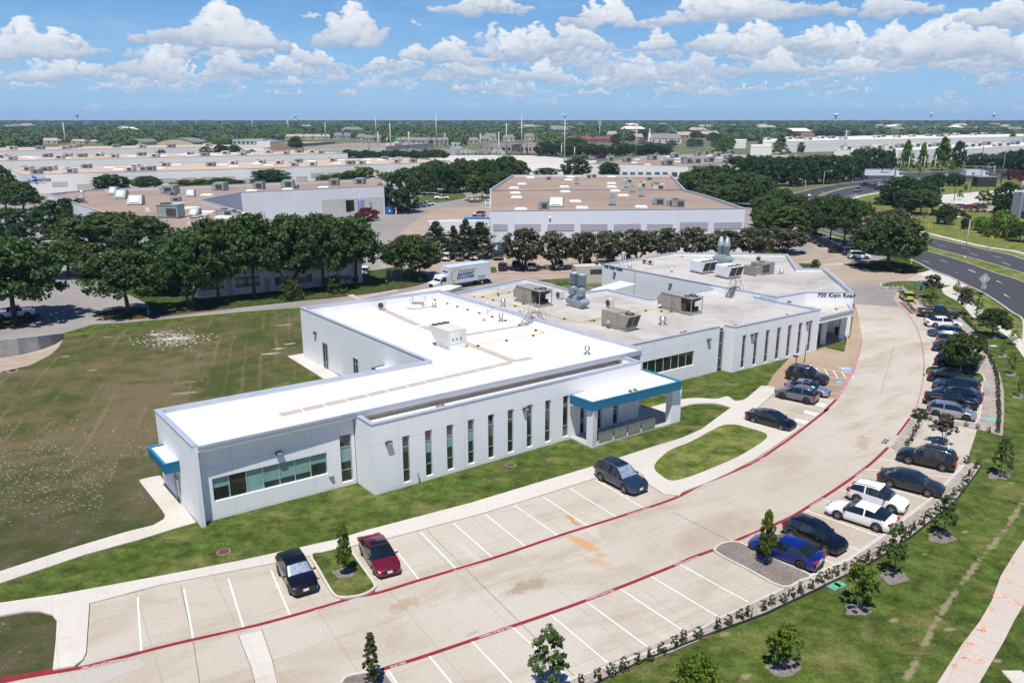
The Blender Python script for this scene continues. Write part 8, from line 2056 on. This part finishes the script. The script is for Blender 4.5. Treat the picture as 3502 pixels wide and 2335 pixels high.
mast('f3',350,45,390,'tall steel pole with three crossarms left of centre',3,POLEM,group=None);mast('f3',732,90,447,'tallest steel pole with three crossarms in line with a distant water tower',3,POLEM,group=None);mast('f3',1368,128,407,'grey pole with upswept arms right of the red roofs',2,POLEM,group=None)
for x,a,b_ in((620,255,392),(706,305,412),(822,320,417),(918,315,400),(485,230,372),(400,245,380)):mast('f3',x,a,b_,'short wood pole along the far street',1 if a<300 else 0,WOODP if a<300 else POLEG,group='short poles along the far street')
ct=mast('f3',1045,85,278,'cell tower with antenna clusters above the red roofs',0,POLEM,group=None)
h_=height_at(W('f3',1045,278),'f3',85)
for k in range(6):MB().box((2.6*math.cos(k),2.6*math.sin(k),h_-5),(.7,.4,5)).build('antenna',GREYM,ct)
def tower(tile,x,ytop,dist,label,r=9.0,m=None):
 d=ray(tile,x,ytop);k=dist/d.y;z=CAM_H+d.z*k
 t=thing('water_tower',label,'water tower',(d.x*k,dist,0),0)
 MB().lathe((0,0,0),[(r*.42,0),(r*.34,z*.2),(r*.34,z-r*1.2)],14).build('column',simple('tower_grey',(.36,.39,.43),.6),t)
 MB().lathe((0,0,z-r*1.3),[(r*.36,0),(r*.95,r*.5),(r,r*.8),(r*.86,r*1.12),(.1,r*1.3)],18).build('tank',m or simple('tower_white',(.66,.68,.70),.5),t)
tower('f1',687,27,4800,'dark blue grey water tower on the left horizon',11,simple('tower_grey',(.36,.39,.43),.6));tower('f2',420,33,5200,'white topped water tower left of centre on the horizon',10);tower('f3',735,28,4200,'pale cylindrical water tower directly behind the tallest pole',9)
tower('f4',675,20,4200,'largest white topped water tower on the right horizon',13);tower('f4',1527,17,4700,'white topped water tower in the middle of the right horizon',11);tower('f4',2087,19,4700,'rightmost white topped water tower',11);tower('f4',1873,37,6000,'tiny water tower left of the rightmost one',7);tower('f4',2000,33,6000,'tiny thin water tower just left of the rightmost one',6);tower('f2',1285,55,6500,'tiny pale water tower ball above the white pole',8)
sb=W('f2',1880,395);ks=TILE['f2'][2]*sb.y/FPX
t=thing('substation','electrical substation with a maze of pale steel frames in front of town houses','substation',sb)
rng=random.Random(2)
GALV=simple('substation_steel',(.52,.53,.54),.6,.3)
for k in range(46):
 x=rng.uniform(-560,380)*ks;y=rng.uniform(-25,75);h=rng.uniform(22,46)*ks;w=rng.uniform(22,60)*ks
 MB().box((x,y,0),(.35,.35,h)).box((x+w,y,0),(.35,.35,h)).beam((x,y,h),(x+w,y,h),.4,.5).beam((x,y,h*.7),(x+w,y,h*.7),.25,.3).build('bus_frame',GALV,t)
for dx in(-70,-30):
 for s in(-1,1):
  MB().beam(((dx+s*14)*ks,0,0),((dx+s*4+22)*ks,0,105*ks),.6,.6).beam(((dx+s*14)*ks,6,0),((dx+s*4+22)*ks,6,105*ks),.6,.6).build('gantry_leg',simple('galvanised_pole',(.45,.47,.48),.6),t)
MB().beam((-80*ks,3,62*ks),(30*ks,3,62*ks),.5,1.2).beam((-70*ks,3,100*ks),(15*ks,3,100*ks),.5,1.2).build('gantry_beam',GALV,t)
for k in range(5):MB().box((rng.uniform(-450,250)*ks,rng.uniform(-10,40),0),(4,3,4.5)).build('transformer',simple('transformer_grey',(.28,.31,.33),.6),t)
def wire(p,q,sag,label):
 n=10;pts=[]
 for i in range(n+1):
  s=i/n;v=p.lerp(q,s);v.z-=sag*4*s*(1-s);pts.append(v)
 r=max(.03,min(.10,(p.y+q.y)*.00006))
 o=MB().tube([v-p for v in pts],r,3).build('power_line',simple('wire',(.30,.31,.32),.6));o.location=p
 tag(o,label,'wire','power lines between the tall poles')
def ptop(tile,x,yt,yb):b=W(tile,x,yb);return Vector((b.x,b.y,height_at(b,tile,yt)))
for(a,b_)in((('f3',215,110,385),('f3',350,100,390)),(('f3',215,150,385),('f3',350,160,390)),(('f3',350,160,390),('f3',732,165,447)),(('f3',350,210,390),('f3',732,218,447)),(('f3',732,168,447),('f3',1368,155,407)),(('f3',732,218,447),('f3',1368,200,407)),(('f3',732,265,447),('f3',1368,258,407)),(('f2',1860,250,395),('f3',215,150,385)),(('f2',1860,280,395),('f3',147,230,425))):
 wire(ptop(*a),ptop(*b_),5,'thin power line strung between tall poles beyond the tan warehouse')
for y0,y1 in((290,345),(300,375),(318,395)):
 wire(ptop('f3',1368,y0-30,407),ptop('f4',743,y1-90,410),3,'thin power line above the right hand trees')
 wire(ptop('f4',743,y1-90,410),ptop('f4',2145,y1+20,560),4,'thin power line above the right hand trees')
mast('f4',743,170,412,'leaning steel pole in front of the long white warehouse',2,POLEM,group=None)
for x,a,b_,l in((2145,345,640,'tall dark wood pole at the right of the junction'),(1970,285,460,'leaning wood pole behind the cross street'),(1220,360,520,'dark pole behind the semi truck cab'),(1420,400,570,'dark thin pole right of the semi truck'),(1545,395,570,'thin pole with blue banner right of the semi truck'),(1315,405,540,'pale slim pole before the tall junction trees'),(1455,405,540,'second pale slim pole before the tall junction trees')):mast('f4',x,a,b_,l,1 if 'wood' in l else 0,WOODP if 'wood' in l or 'dark' in l else POLEG,.45,None)
def lamp(tile,x,yb,yt,arm,label,m=POLEM,head=SKYL,group=None,r=.09,zb=0):
 b=W(tile,x,yb,zb);h=height_at(b,tile,yt)-zb
 t=thing('street_lamp',label,'street lamp',b,0,group)
 MB().lathe((0,0,0),[(.28,0),(.28,.5),(.02,.52)],10).build('base',PALE,t)
 MB().lathe((0,0,0),[(r*1.3,0),(r*.75,h)],8).build('pole',m,t)
 if arm:
  MB().tube([(0,0,h-.2),(arm*.45,0,h+.35),(arm,0,h+.5)],.05).build('arm',m,t)
  MB().ball((arm+.25*(1 if arm>0 else-1),0,h+.46),.38,8,sc=(1.3,.5,.35)).build('lamp_head',head,t)
 else:MB().ball((0,0,h+.25),.48,12,sc=(1,1,.8)).build('lamp_head',head,t)
 return t
lamp('H',1820,845,495,-2.3,'tall street lamp on the grassy median with arm over the road');lamp('H',555,262,75,2.5,'street lamp on the median at the far bend');lamp('H',392,300,150,-2.0,'street lamp at the outer kerb of the bend');lamp('H',820,165,25,-1.6,'street lamp before the dark oaks near the semi truck');lamp('H',755,400,290,3.0,'street lamp with arm over the inner bend')
lamp('H',418,480,290,0,'white globe lamp rising from the tree belt');lamp('H',1115,700,455,0,'white globe lamp above the pink crape myrtle');lamp('f4',1035,510,430,-2.0,'double street lamp behind the semi trailer');lamp('f4',2030,545,470,2.0,'street lamp by the signal mast at the right')
lamp('t1',355,590,505,0,'white globe lamp before the lettered warehouse',r=.12);lamp('t2',262,790,605,-1.2,'yard lamp in front of the loading dock');lamp('t1',1505,560,475,0,'yard lamp beyond the tan roof',r=.12)
for x,y0,y1,l in((900,450,140,'black lamp post at the left of the plaza'),(1225,425,110,'black lamp post on a concrete base at the plaza front'),(1490,292,-20,'black lamp post on a concrete base on the plaza'),(1762,260,0,'black lamp post behind the plaza'),(1860,410,-60,'black lamp post right of the plaza tree'),(2105,120,-60,'black lamp post near the flags')):
 lamp('R',x,y0,y1,0,l,DARKM,DARKM,'black lamp posts on the plaza',.12)
for x,yb,yt,l in((1180,428,125,'slim dark sign post with no sign at the accessible bays'),):
 b=W('M',x,yb,.1);h=height_at(b,'M',yt);t=thing('lamp_post',l,'post',b);MB().lathe((0,0,-.1),[(.06,0),(.045,h)],8).build('pole',DARKM,t);MB().box((0,0,-.08),(.3,.3,.12)).build('base',KERB,t)
b=W('M',1038,500,.1);h=height_at(b,'M',330)
t=thing('lamp_post','short dark lamp post with a flat round head behind the black SUV','lamp post',b);MB().lathe((0,0,-.1),[(.06,0),(.045,h)],8).build('pole',DARKM,t);MB().lathe((-.12,0,h-.1),[(.02,0),(.34,.02),(.30,.16),(.05,.2)],14).build('lamp_head',DARKM,t)
t=thing('wheel_stop','grey concrete wheel stop at the head of the accessible bay','wheel stop',W('M',1260,440,.03),math.atan2((W('M',1295,405)-W('M',1232,470)).y,(W('M',1295,405)-W('M',1232,470)).x));MB().box((0,0,0),(1.8,.16,.13),top=(.98,.7)).build('stop',simple('grey_stop',(.30,.30,.31),.8),t)
def signal(tile,x,yb,yt,dx,label):
 b=W(tile,x,yb);h=height_at(b,tile,yt);t=thing('traffic_signal',label,'traffic light',b);L=dx*TILE[tile][2]*b.y/FPX
 MB().lathe((0,0,0),[(.22,0),(.16,h)],8).build('pole',POLEM,t);MB().beam((0,0,h-.3),(L,0,h-.1),.2,.2).build('arm',POLEM,t)
 for k in(.5,.75,.98):MB().box((L*k,-.15,h-1.2),(.4,.3,1.1)).build('signal_head',DARKM,t)
signal('f4',917,618,512,310,'traffic signal mast arm over the white semi trailer');signal('f4',2075,605,490,-280,'traffic signal mast arm over the cross street at the right');signal('f4',1790,585,548,175,'low angled traffic signal arm before the small white lorry')
YS=simple('warning_yellow',(.75,.42,.02),.5);BLK=simple('sign_black',(.012,.012,.012),.6);SIGNB=simple('sign_back',(.48,.51,.54),.5,.4)
def chevron(x,y,yb,label):
 b=W('R',x,yb);hb=height_at(b,'R',y+30);s=56*TILE['R'][2]*b.y/FPX
 t=thing('chevron_sign',label,'road sign',b)
 MB().box((0,.06,0),(.07,.05,hb+s)).build('post',STEEL,t)
 p_=MB().box((0,0,hb),(s,.04,s*1.08)).build('panel',YS,t)
 c=hb+s*.54
 MB().face([(-s*.36,-.03,c),(s*.10,-.03,c-s*.42),(s*.36,-.03,c-s*.42),(-s*.08,-.03,c)]).face([(-s*.36,-.03,c),(-s*.08,-.03,c),(s*.36,-.03,c+s*.42),(s*.10,-.03,c+s*.42)]).build('arrow',BLK,p_)
chevron(828,805,940,'yellow chevron sign, left one, on the grassy bank');chevron(1805,997,1170,'yellow chevron sign, right one, on the grassy bank')
b=W('I',1795,425);h=height_at(b,'I',300);hd=height_at(b,'I',175)
t=thing('diamond_sign','back of a grey diamond road sign with a small plate below','road sign',b)
MB().tube([(0,0,0),(0,0,hd-.2)],.04).build('post',STEEL,t);c=(h+hd)/2+.35;q=(hd-h)*.62
MB().hexa([(-q,.05,c),(0,.05,c-q),(q,.05,c),(0,.05,c+q),(-q,.08,c),(0,.08,c-q),(q,.08,c),(0,.08,c+q)]).build('panel',SIGNB,t);MB().box((.1,.06,h-.55),(.85,.03,.75)).build('plate',SIGNB,t)
a_,c_=W('I',878,352),W('I',1040,360)
mid=(a_+c_)/2;w_=(c_-a_).length;rz_=math.atan2((c_-a_).y,(c_-a_).x)
t=thing('monument_sign','teal double arch sign with a white lettered panel at the drive entrance','sign',mid,rz_)
hh=height_at(mid,'I',232);pass
AT=simple('teal_arch',(.008,.20,.28),.35)
for sc_,yy in((1.0,0),(.80,-.25)):
 pts=[(-w_/2*sc_*math.cos(a),yy,hh*sc_*(math.sin(a)**.8))for a in[math.pi*k/18 for k in range(19)]]
 MB().tube(pts,.075,8).build('arch',AT,t)
pn=MB().box((.12,-.42,.05),(.42,.85,.85),-.25).build('cabinet',simple('navy_cabinet',(.03,.05,.09),.4),t)
pn2=MB().box((-.095,-.365,.09),(.03,.80,.78),-.25).build('sign_face',WALL2,pn)
MB().box((-.115,-.36,.42),(.02,.5,.10),-.25).build('sign_line',simple('navy_cabinet',(.03,.05,.09),.4),pn)
def hydrant(tile,x,y,z,m,label):
 t=thing('fire_hydrant',label,'fire hydrant',W(tile,x,y,z))
 b=MB().lathe((0,0,0),[(.20,0),(.20,.08),(.13,.1),(.13,.55),(.19,.58),(.18,.68),(.10,.78),(.04,.86)],12).build('barrel',m,t)
 for a in(0,math.pi):MB().cyl((.1*math.cos(a),0,.45),.07,.12*math.cos(a),8,axis='x').build('outlet',m,b)
hydrant('F',1495,868,.12,simple('blue_hydrant',(.10,.42,.58),.5),'light blue fire hydrant on the red kerbed corner');hydrant('H',1345,895,0,simple('yellow_hydrant',(.70,.45,.03),.5),'yellow fire hydrant at the entrance verge')
b=W('I',1618,365);t=thing('marker_post','red and white utility marker post by the street','post',b);MB().lathe((0,0,0),[(.07,0),(.07,.75)],8).build('lower_post',SKYL,t);MB().lathe((0,0,.751),[(.08,0),(.08,.55),(.02,.6)],8).build('cap',simple('marker_red',(.6,.03,.03),.5),t)
def lid(tile,x,y,w,d,m,label,z=.02,rz=0,cat='utility box',name='utility_box'):
 t=thing(name,label,cat,W(tile,x,y,z),rz);MB().box((0,0,0),(w,d,.035)).build('cover',m,t);MB().box((0,0,-.02),(w+.12,d+.12,.03)).build('rim',KERB if m is not GREENL else m,t)
GREENL=simple('green_plastic',(.10,.36,.22),.6)
lid('K',905,1170,.8,.5,GREENL,'left of two green plastic lids beside the pebble strip',rz=.6);lid('K',940,1157,.6,.5,GREENL,'right of two green plastic lids beside the pebble strip',rz=.6)
lid('J',1885,1205,1.3,.6,simple('turquoise_lid',(.10,.50,.42),.6),'turquoise lid lying in the gravel strip by the silver hatchback',.06);lid('J',1905,140,.8,.5,PALE,'white oval lid in the lawn beside the dark round shrub',.02);lid('I',1835,635,2.1,1.5,PALE,'large pale concrete box lid beside the sidewalk',.06);lid('b3',1980,1535,1.0,1.0,PALE,'pale concrete box lid in the bottom right corner',.02)
for tile,x,y,l in(('b1',1283,818,'round rusty manhole on the lawn near the end wall'),('b2',1083,320,'round rusty manhole on the lawn before the slot windows')):
 t=thing('manhole',l,'manhole',W(tile,x,y,.0));MB().lathe((0,0,0),[(.48,0),(.48,.05)],20).build('ring',simple('manhole_ring',(.22,.17,.13),.9),t);MB().lathe((0,0,.051),[(.38,0),(.38,.012)],20).build('cover',simple('rusty_iron',(.12,.06,.04),.8),t)
t=thing('inlet_grate','dark red slot drain beside the lime crossover bay','drain grate',W('I',580,350,.06),-.05);MB().box((0,0,-.02),(4.2,.55,.03)).build('grate',simple('rusty_iron',(.12,.06,.04),.8),t);MB().box((0,0,-.05),(4.6,.9,.04)).build('frame',KERB,t)
b=W('t5',490,122,.1);t=thing('transformer_box','green transformer cabinet on the grass by the lone oak','transformer',b,.1)
g_=simple('transformer_green',(.04,.09,.065),.6);MB().box((0,.9,0),(2.9,1.9,1.75)).build('cabinet',g_,t);MB().box((0,.9,1.751),(3.0,2.0,.1)).build('lid',g_,t);MB().box((0,.9,-.1),(3.3,2.3,.14)).build('pad',PALE,t)
b=W('t2',457,752);t=thing('dumpster','bright blue dumpster with white mark between pale side panels','dumpster',b,0)
DB=simple('dumpster_blue',(.02,.12,.40),.5);MB().hexa([(-1.2,0,.2),(1.2,0,.2),(1.2,1.8,.2),(-1.2,1.8,.2),(-1.2,-.2,2.0),(1.2,-.2,2.0),(1.2,1.9,2.2),(-1.2,1.9,2.2)]).build('bin',DB,t)
for s in(-1,1):MB().box((s*2.0,.9,0),(.25,2.4,2.3)).build('side_panel',SKYL,t)
MB().box((0,-.14,.9),(.5,.03,.5)).build('mark',SKYL,t)
b=W('A',1815,520);t=thing('generator','beige generator enclosure with a dark exhaust against the raised block','generator',W('A',1815,505),R(10))
MB().box((0,2,0),(5.2,2.6,3.2)).build('enclosure',BEIGE,t);MB().box((1.3,.68,1.7),(2.2,.04,.9)).build('louvre',LOUV,t);MB().lathe((1.8,2,3.2),[(.3,0),(.3,.5),(.16,.55),(.16,1.2)],10).build('exhaust',DARKM,t)
b=W('B',1990,810,.08);t=thing('picnic_table','grey mesh picnic table in the shade of the corner porch','table',b,.4)
GT=simple('table_grey',(.22,.215,.21),.7,.2);MB().lathe((0,0,.72),[(.65,0),(.65,.05)],14).build('table_top',GT,t);MB().box((0,0,0),(.14,.14,.72)).build('leg',GT,t)
for k in range(4):a=k*math.pi/2;MB().box((1.0*math.cos(a),1.0*math.sin(a),.42),(.5,.5,.05),a).build('seat',GT,t);MB().beam((0,0,.2),(1.0*math.cos(a),1.0*math.sin(a),.40),.05,.05).build('seat_arm',GT,t)
b=W('B',2072,778,.08);t=thing('litter_bin','black square litter bin under the corner porch','bin',b,.3);MB().box((0,0,0),(.65,.65,1.05)).build('bin',BLK,t);MB().box((0,0,1.051),(.7,.7,.08)).build('lid',DARKM,t)
b=W('U',225,640);t=thing('parasol','yellow parasol under the left trees','parasol',b);MB().lathe((0,0,2.0),[(1.5,0),(.8,.35),(.05,.6)],10).build('canopy',simple('parasol_yellow',(.75,.42,.02),.7),t);MB().tube([(0,0,0),(0,0,2.2)],.04).build('pole',STEEL,t)
b=W('R',2290,690);t=thing('flag_pole','flag pole with a striped and a blue flag at the right edge','flag',b);hf=height_at(b,'R',-80)
MB().lathe((0,0,0),[(.12,0),(.05,hf)],8).build('pole',STEEL,t)
k_=TILE['R'][2]*b.y/FPX
m=MB()
for i in range(7):
 z=hf-(120+i*13)*k_;m.face([(-.1,0,z),(-55*k_,.3,z-40*k_),(-55*k_,.3,z-53*k_),(-.1,0,z-13*k_)],i%2)
m.build('flag',[simple('flag_red',(.45,.03,.05),.7),SKYL],t)
MB().face([(-.1,0,hf-215*k_),(-50*k_,.4,hf-255*k_),(-50*k_,.4,hf-330*k_),(-.1,0,hf-290*k_)]).build('flag',simple('flag_blue',(.08,.12,.40),.7),t)
wt=[W('F',-500,1310),W('F',0,1305),W('F',200,1275),W('F',400,1225),W('F',520,1180),W('F',642,1112)]
t=thing('retaining_wall','weathered grey concrete retaining wall beside the rear lane','wall',wt[2])
CW=simple('stained_concrete',(.36,.35,.33),.95,0,.35,.5)
m=MB();pts=[]
for k,(x,y)in enumerate(((-500,1195),(0,1130),(200,1108),(400,1086),(520,1073),(636,1060))):
 h=height_at(wt[k],'F',y);pts.append((wt[k],max(.35,h)))
for(p,h),(q,g_)in zip(pts,pts[1:]):
 n=Vector(((q-p).y,-(q-p).x,0)).normalized()*-.35
 m.hexa([(p.x,p.y,-.2),(q.x,q.y,-.2),(q.x+n.x,q.y+n.y,-.2),(p.x+n.x,p.y+n.y,-.2),(p.x,p.y,h),(q.x,q.y,g_),(q.x+n.x,q.y+n.y,g_),(p.x+n.x,p.y+n.y,h)])
m.build('wall',CW,t,world=True)
struct('concrete_channel',MB().prism(pl('F',(-400,1560),(0,1460),(30,1440),(300,1380),(500,1280),(590,1200),(640,1112),(520,1182),(400,1227),(200,1277),(0,1307),(-400,1330)),-.03,.025),simple('channel_concrete',(.34,.27,.21),.95,0,.2,.4))
mh=thing('manhole','dark drain lid at the edge of the concrete channel','manhole',W('F',125,1438,.03));MB().lathe((0,0,0),[(.45,0),(.45,.05)],16).build('cover',BLK,mh);MB().lathe((0,0,-.01),[(.55,0),(.55,.04)],16).build('ring',KERB,mh)
fp=pl('R',(860,610),(1000,690),(1180,600),(1330,655),(1500,760))
t=thing('metal_fence','black metal fence at the top of the grassy bank','fence',fp[0])
for p,q in zip(fp,fp[1:]):
 n=max(2,int((q-p).length/2.4))
 for k in range(n):c=p.lerp(q,k/n);MB().box((c.x,c.y,0),(.08,.08,1.9)).build('post',BLK,t,world=True)
 MB().beam((p.x,p.y,1.75),(q.x,q.y,1.75),.05,.06).beam((p.x,p.y,.3),(q.x,q.y,.3),.05,.06).build('rail',BLK,t,world=True)
 pk=MB()
 for k in range(int((q-p).length/.25)):c=p.lerp(q,k*.25/(q-p).length);pk.box((c.x,c.y,.3),(.03,.03,1.45))
 o=pk.build('pickets',BLK,t,world=True);o['kind']='stuff'
fp=pl('R',(1290,165),(1600,175),(1900,175),(2350,195),(2700,210))
t=thing('metal_fence','long dark fence behind the plaza grass','fence',fp[0])
for p,q in zip(fp,fp[1:]):
 for k in range(6):c=p.lerp(q,k/6);MB().box((c.x,c.y,0),(.1,.1,2.0)).build('post',DARKM,t,world=True)
 MB().beam((p.x,p.y,1.9),(q.x,q.y,1.9),.06,.06).beam((p.x,p.y,1.1),(q.x,q.y,1.1),.04,.04).build('rail',DARKM,t,world=True)
q=W('R',1700,180);t=thing('shed','dark cabinet shed behind the plaza fence','shed',q);MB().box((0,0,0),(8.5,4,4.2)).build('wall',DARKM,t);MB().box((0,0,4.2),(8.9,4.4,.3)).build('roof',GREYM,t)
t=thing('banner_sign','tall blue banner sign by the semi truck','sign',W('f4',850,598));MB().box((0,0,0),(1.6,.3,5)).build('panel',simple('banner_blue',(.05,.10,.22),.6),t);MB().box((0,-.16,2.6),(1.2,.02,1.2)).build('logo',SKYL,t)
t=thing('work_trailer','open trailer loaded with scrap in the yard below the light tree','trailer',W('t2',1032,672),.05);MB().box((0,0,.5),(4.6,2.0,.5)).build('deck',simple('rusty_deck',(.14,.07,.05),.8),t);truck_wheels(t,((-.5,0),(.5,0)),2.0,.38)
for k in range(6):MB().box((-1.8+k*.7,.2*(-1)**k,1.0),(.7,.9,.5+.1*(k%3)),k).build('load',(BEIGE,SKYL,GREYM)[k%3],t)
# ------ distant woodland as far as the horizon
def canopy(name,d0,d1,step,rw,rh,h0,seed,faces,clear=()):
 g=np.random.default_rng(seed);P_=[]
 n=int((d1-d0)/step)
 for i in range(n):
  y=d0+(i+g.random())*step;hw_=y*.70+60
  for j in range(int(2*hw_/step)):
   x=-hw_+(j+g.random())*step
   if any(abs(x/y-a/b)<(w+5)/b and y<b+25 for a,b,w,q in clear):continue
   P_.append((x,y))
 P_=np.array(P_);m=len(P_)
 k=np.repeat(np.arange(m),faces);N=len(k)
 d=g.standard_normal((N,3));d[:,2]=np.abs(d[:,2])*.9;d/=np.linalg.norm(d,axis=1)[:,None]
 sz=g.uniform(.6,1.35,m)[k];hh=(h0*g.uniform(.75,1.25,m))[k]
 c=np.stack([P_[k,0]+d[:,0]*rw*sz,P_[k,1]+d[:,1]*rw*sz,hh*.35+d[:,2]*rh*sz],1)
 nr=d+g.standard_normal((N,3))*.35;nr/=np.linalg.norm(nr,axis=1)[:,None]
 a=np.cross(nr,g.standard_normal((N,3)));a/=np.linalg.norm(a,axis=1)[:,None];b=np.cross(nr,a)
 s=(rw*.34*g.uniform(.6,1.3,N))[:,None]
 v=np.stack([c-a*s,c-b*s*.7,c+a*s,c+b*s*.7],1).reshape(-1,3).astype(np.float32)
 me=bpy.data.meshes.new(name);me.vertices.add(len(v));me.vertices.foreach_set('co',v.ravel())
 me.loops.add(len(v));me.loops.foreach_set('vertex_index',np.arange(len(v),dtype=np.int32));me.polygons.add(N)
 me.polygons.foreach_set('loop_start',np.arange(0,4*N,4,dtype=np.int32));me.polygons.foreach_set('loop_total',np.full(N,4,np.int32));me.update();me.validate()
 me.materials.append(mat_canopy)
 o=bpy.data.objects.new(name,me);COL.objects.link(o);o['kind']='stuff'
 return o
def make_canopy_mat():
 m,t,b=nt('woodland');p=pos(t)
 n1=noise(t,p,.012,5,.7);n2=noise(t,p,.06,4,.7);n3=noise(t,p,.5,3,.6)
 f=math_(t,'ADD',math_(t,'ADD',math_(t,'MULTIPLY',n1.outputs[0],.35),math_(t,'MULTIPLY',n2.outputs[0],.40)),math_(t,'MULTIPLY',n3.outputs[0],.25))
 r=ramp(t,f,[(.36,(.020,.040,.014)),(.48,(.050,.082,.022)),(.58,(.095,.135,.032)),(.68,(.16,.195,.045))])
 t.links.new(r.outputs[0],b.inputs['Base Color']);b.inputs['Roughness'].default_value=.7;b.inputs['Specular IOR Level'].default_value=.15
 return m
mat_canopy=make_canopy_mat()
CLEAR=[]
for o in list(bpy.data.objects):
 if o.parent is None and o.get('category')in('house','hall','building','warehouse','mosque','church')and o.location.y>500:
  ws=[c.bound_box for c in o.children if c.type=='MESH']
  xs_=[v[0]for w in ws for v in w]or[0];ys_=[v[1]for w in ws for v in w]or[0]
  hx=(max(xs_)-min(xs_))/2;CLEAR.append((o.location.x+(max(xs_)+min(xs_))/2,o.location.y+max(ys_),hx*.92+6,(max(ys_)-min(ys_))))
canopy('woodland',860,1500,17,8.5,5.5,9,1,90,CLEAR)
canopy('woodland',1500,3200,36,17,6.5,9,2,70)
canopy('woodland',3200,9000,95,46,8,9,3,60)
rng=random.Random(12)
for k in range(64):
 y=rng.choice([rng.uniform(1300,2600),rng.uniform(2600,5200)]);x=rng.uniform(-.62,.68)*y
 if rng.random()<.55:x=abs(x)
 w=rng.uniform(16,34)*(1+y/4000);t=thing('house','tiny pale roof glimpsed among the far trees','house',(x,y,0),rng.uniform(-.5,.5),'tiny roofs among the far trees')
 hz_=rng.uniform(8,11)+y*.0008
 MB().box((0,0,0),(w,14,hz_)).build('wall',rng.choice([HW,CREAMW,HB,SKYL]),t);MB().hexa([(-w/2-1,-8,hz_),(w/2+1,-8,hz_),(w/2+1,8,hz_),(-w/2-1,8,hz_),(-w*.3,-.1,hz_+5),(w*.3,-.1,hz_+5),(w*.3,.1,hz_+5),(-w*.3,.1,hz_+5)]).build('roof',rng.choice([RF_T,RF_G,RF_T,WHROOF]),t)
# ------ prototypes that were never used, air
for o in[o for o in bpy.data.objects if o.parent is None and 'unused' in o]:
 for c in list(o.children_recursive):bpy.data.objects.remove(c)
 bpy.data.objects.remove(o)
hz=bpy.data.materials.new('haze');hz.use_nodes=True
t=hz.node_tree;t.nodes.clear()
v=nd(t,'ShaderNodeVolumePrincipled');v.inputs['Color'].default_value=(.50,.72,1.0,1);v.inputs['Density'].default_value=9e-5;v.inputs['Anisotropy'].default_value=.0
o_=nd(t,'ShaderNodeOutputMaterial');t.links.new(v.outputs[0],o_.inputs['Volume'])
hb=MB().hexa([(-9500,-120,-1.2),(9500,-120,-1.2),(9500,9600,-1.2),(-9500,9600,-1.2),(-9500,-120,110),(9500,-120,110),(9500,9600,110),(-9500,9600,110)]).build('haze',hz)
hb['kind']='stuff'
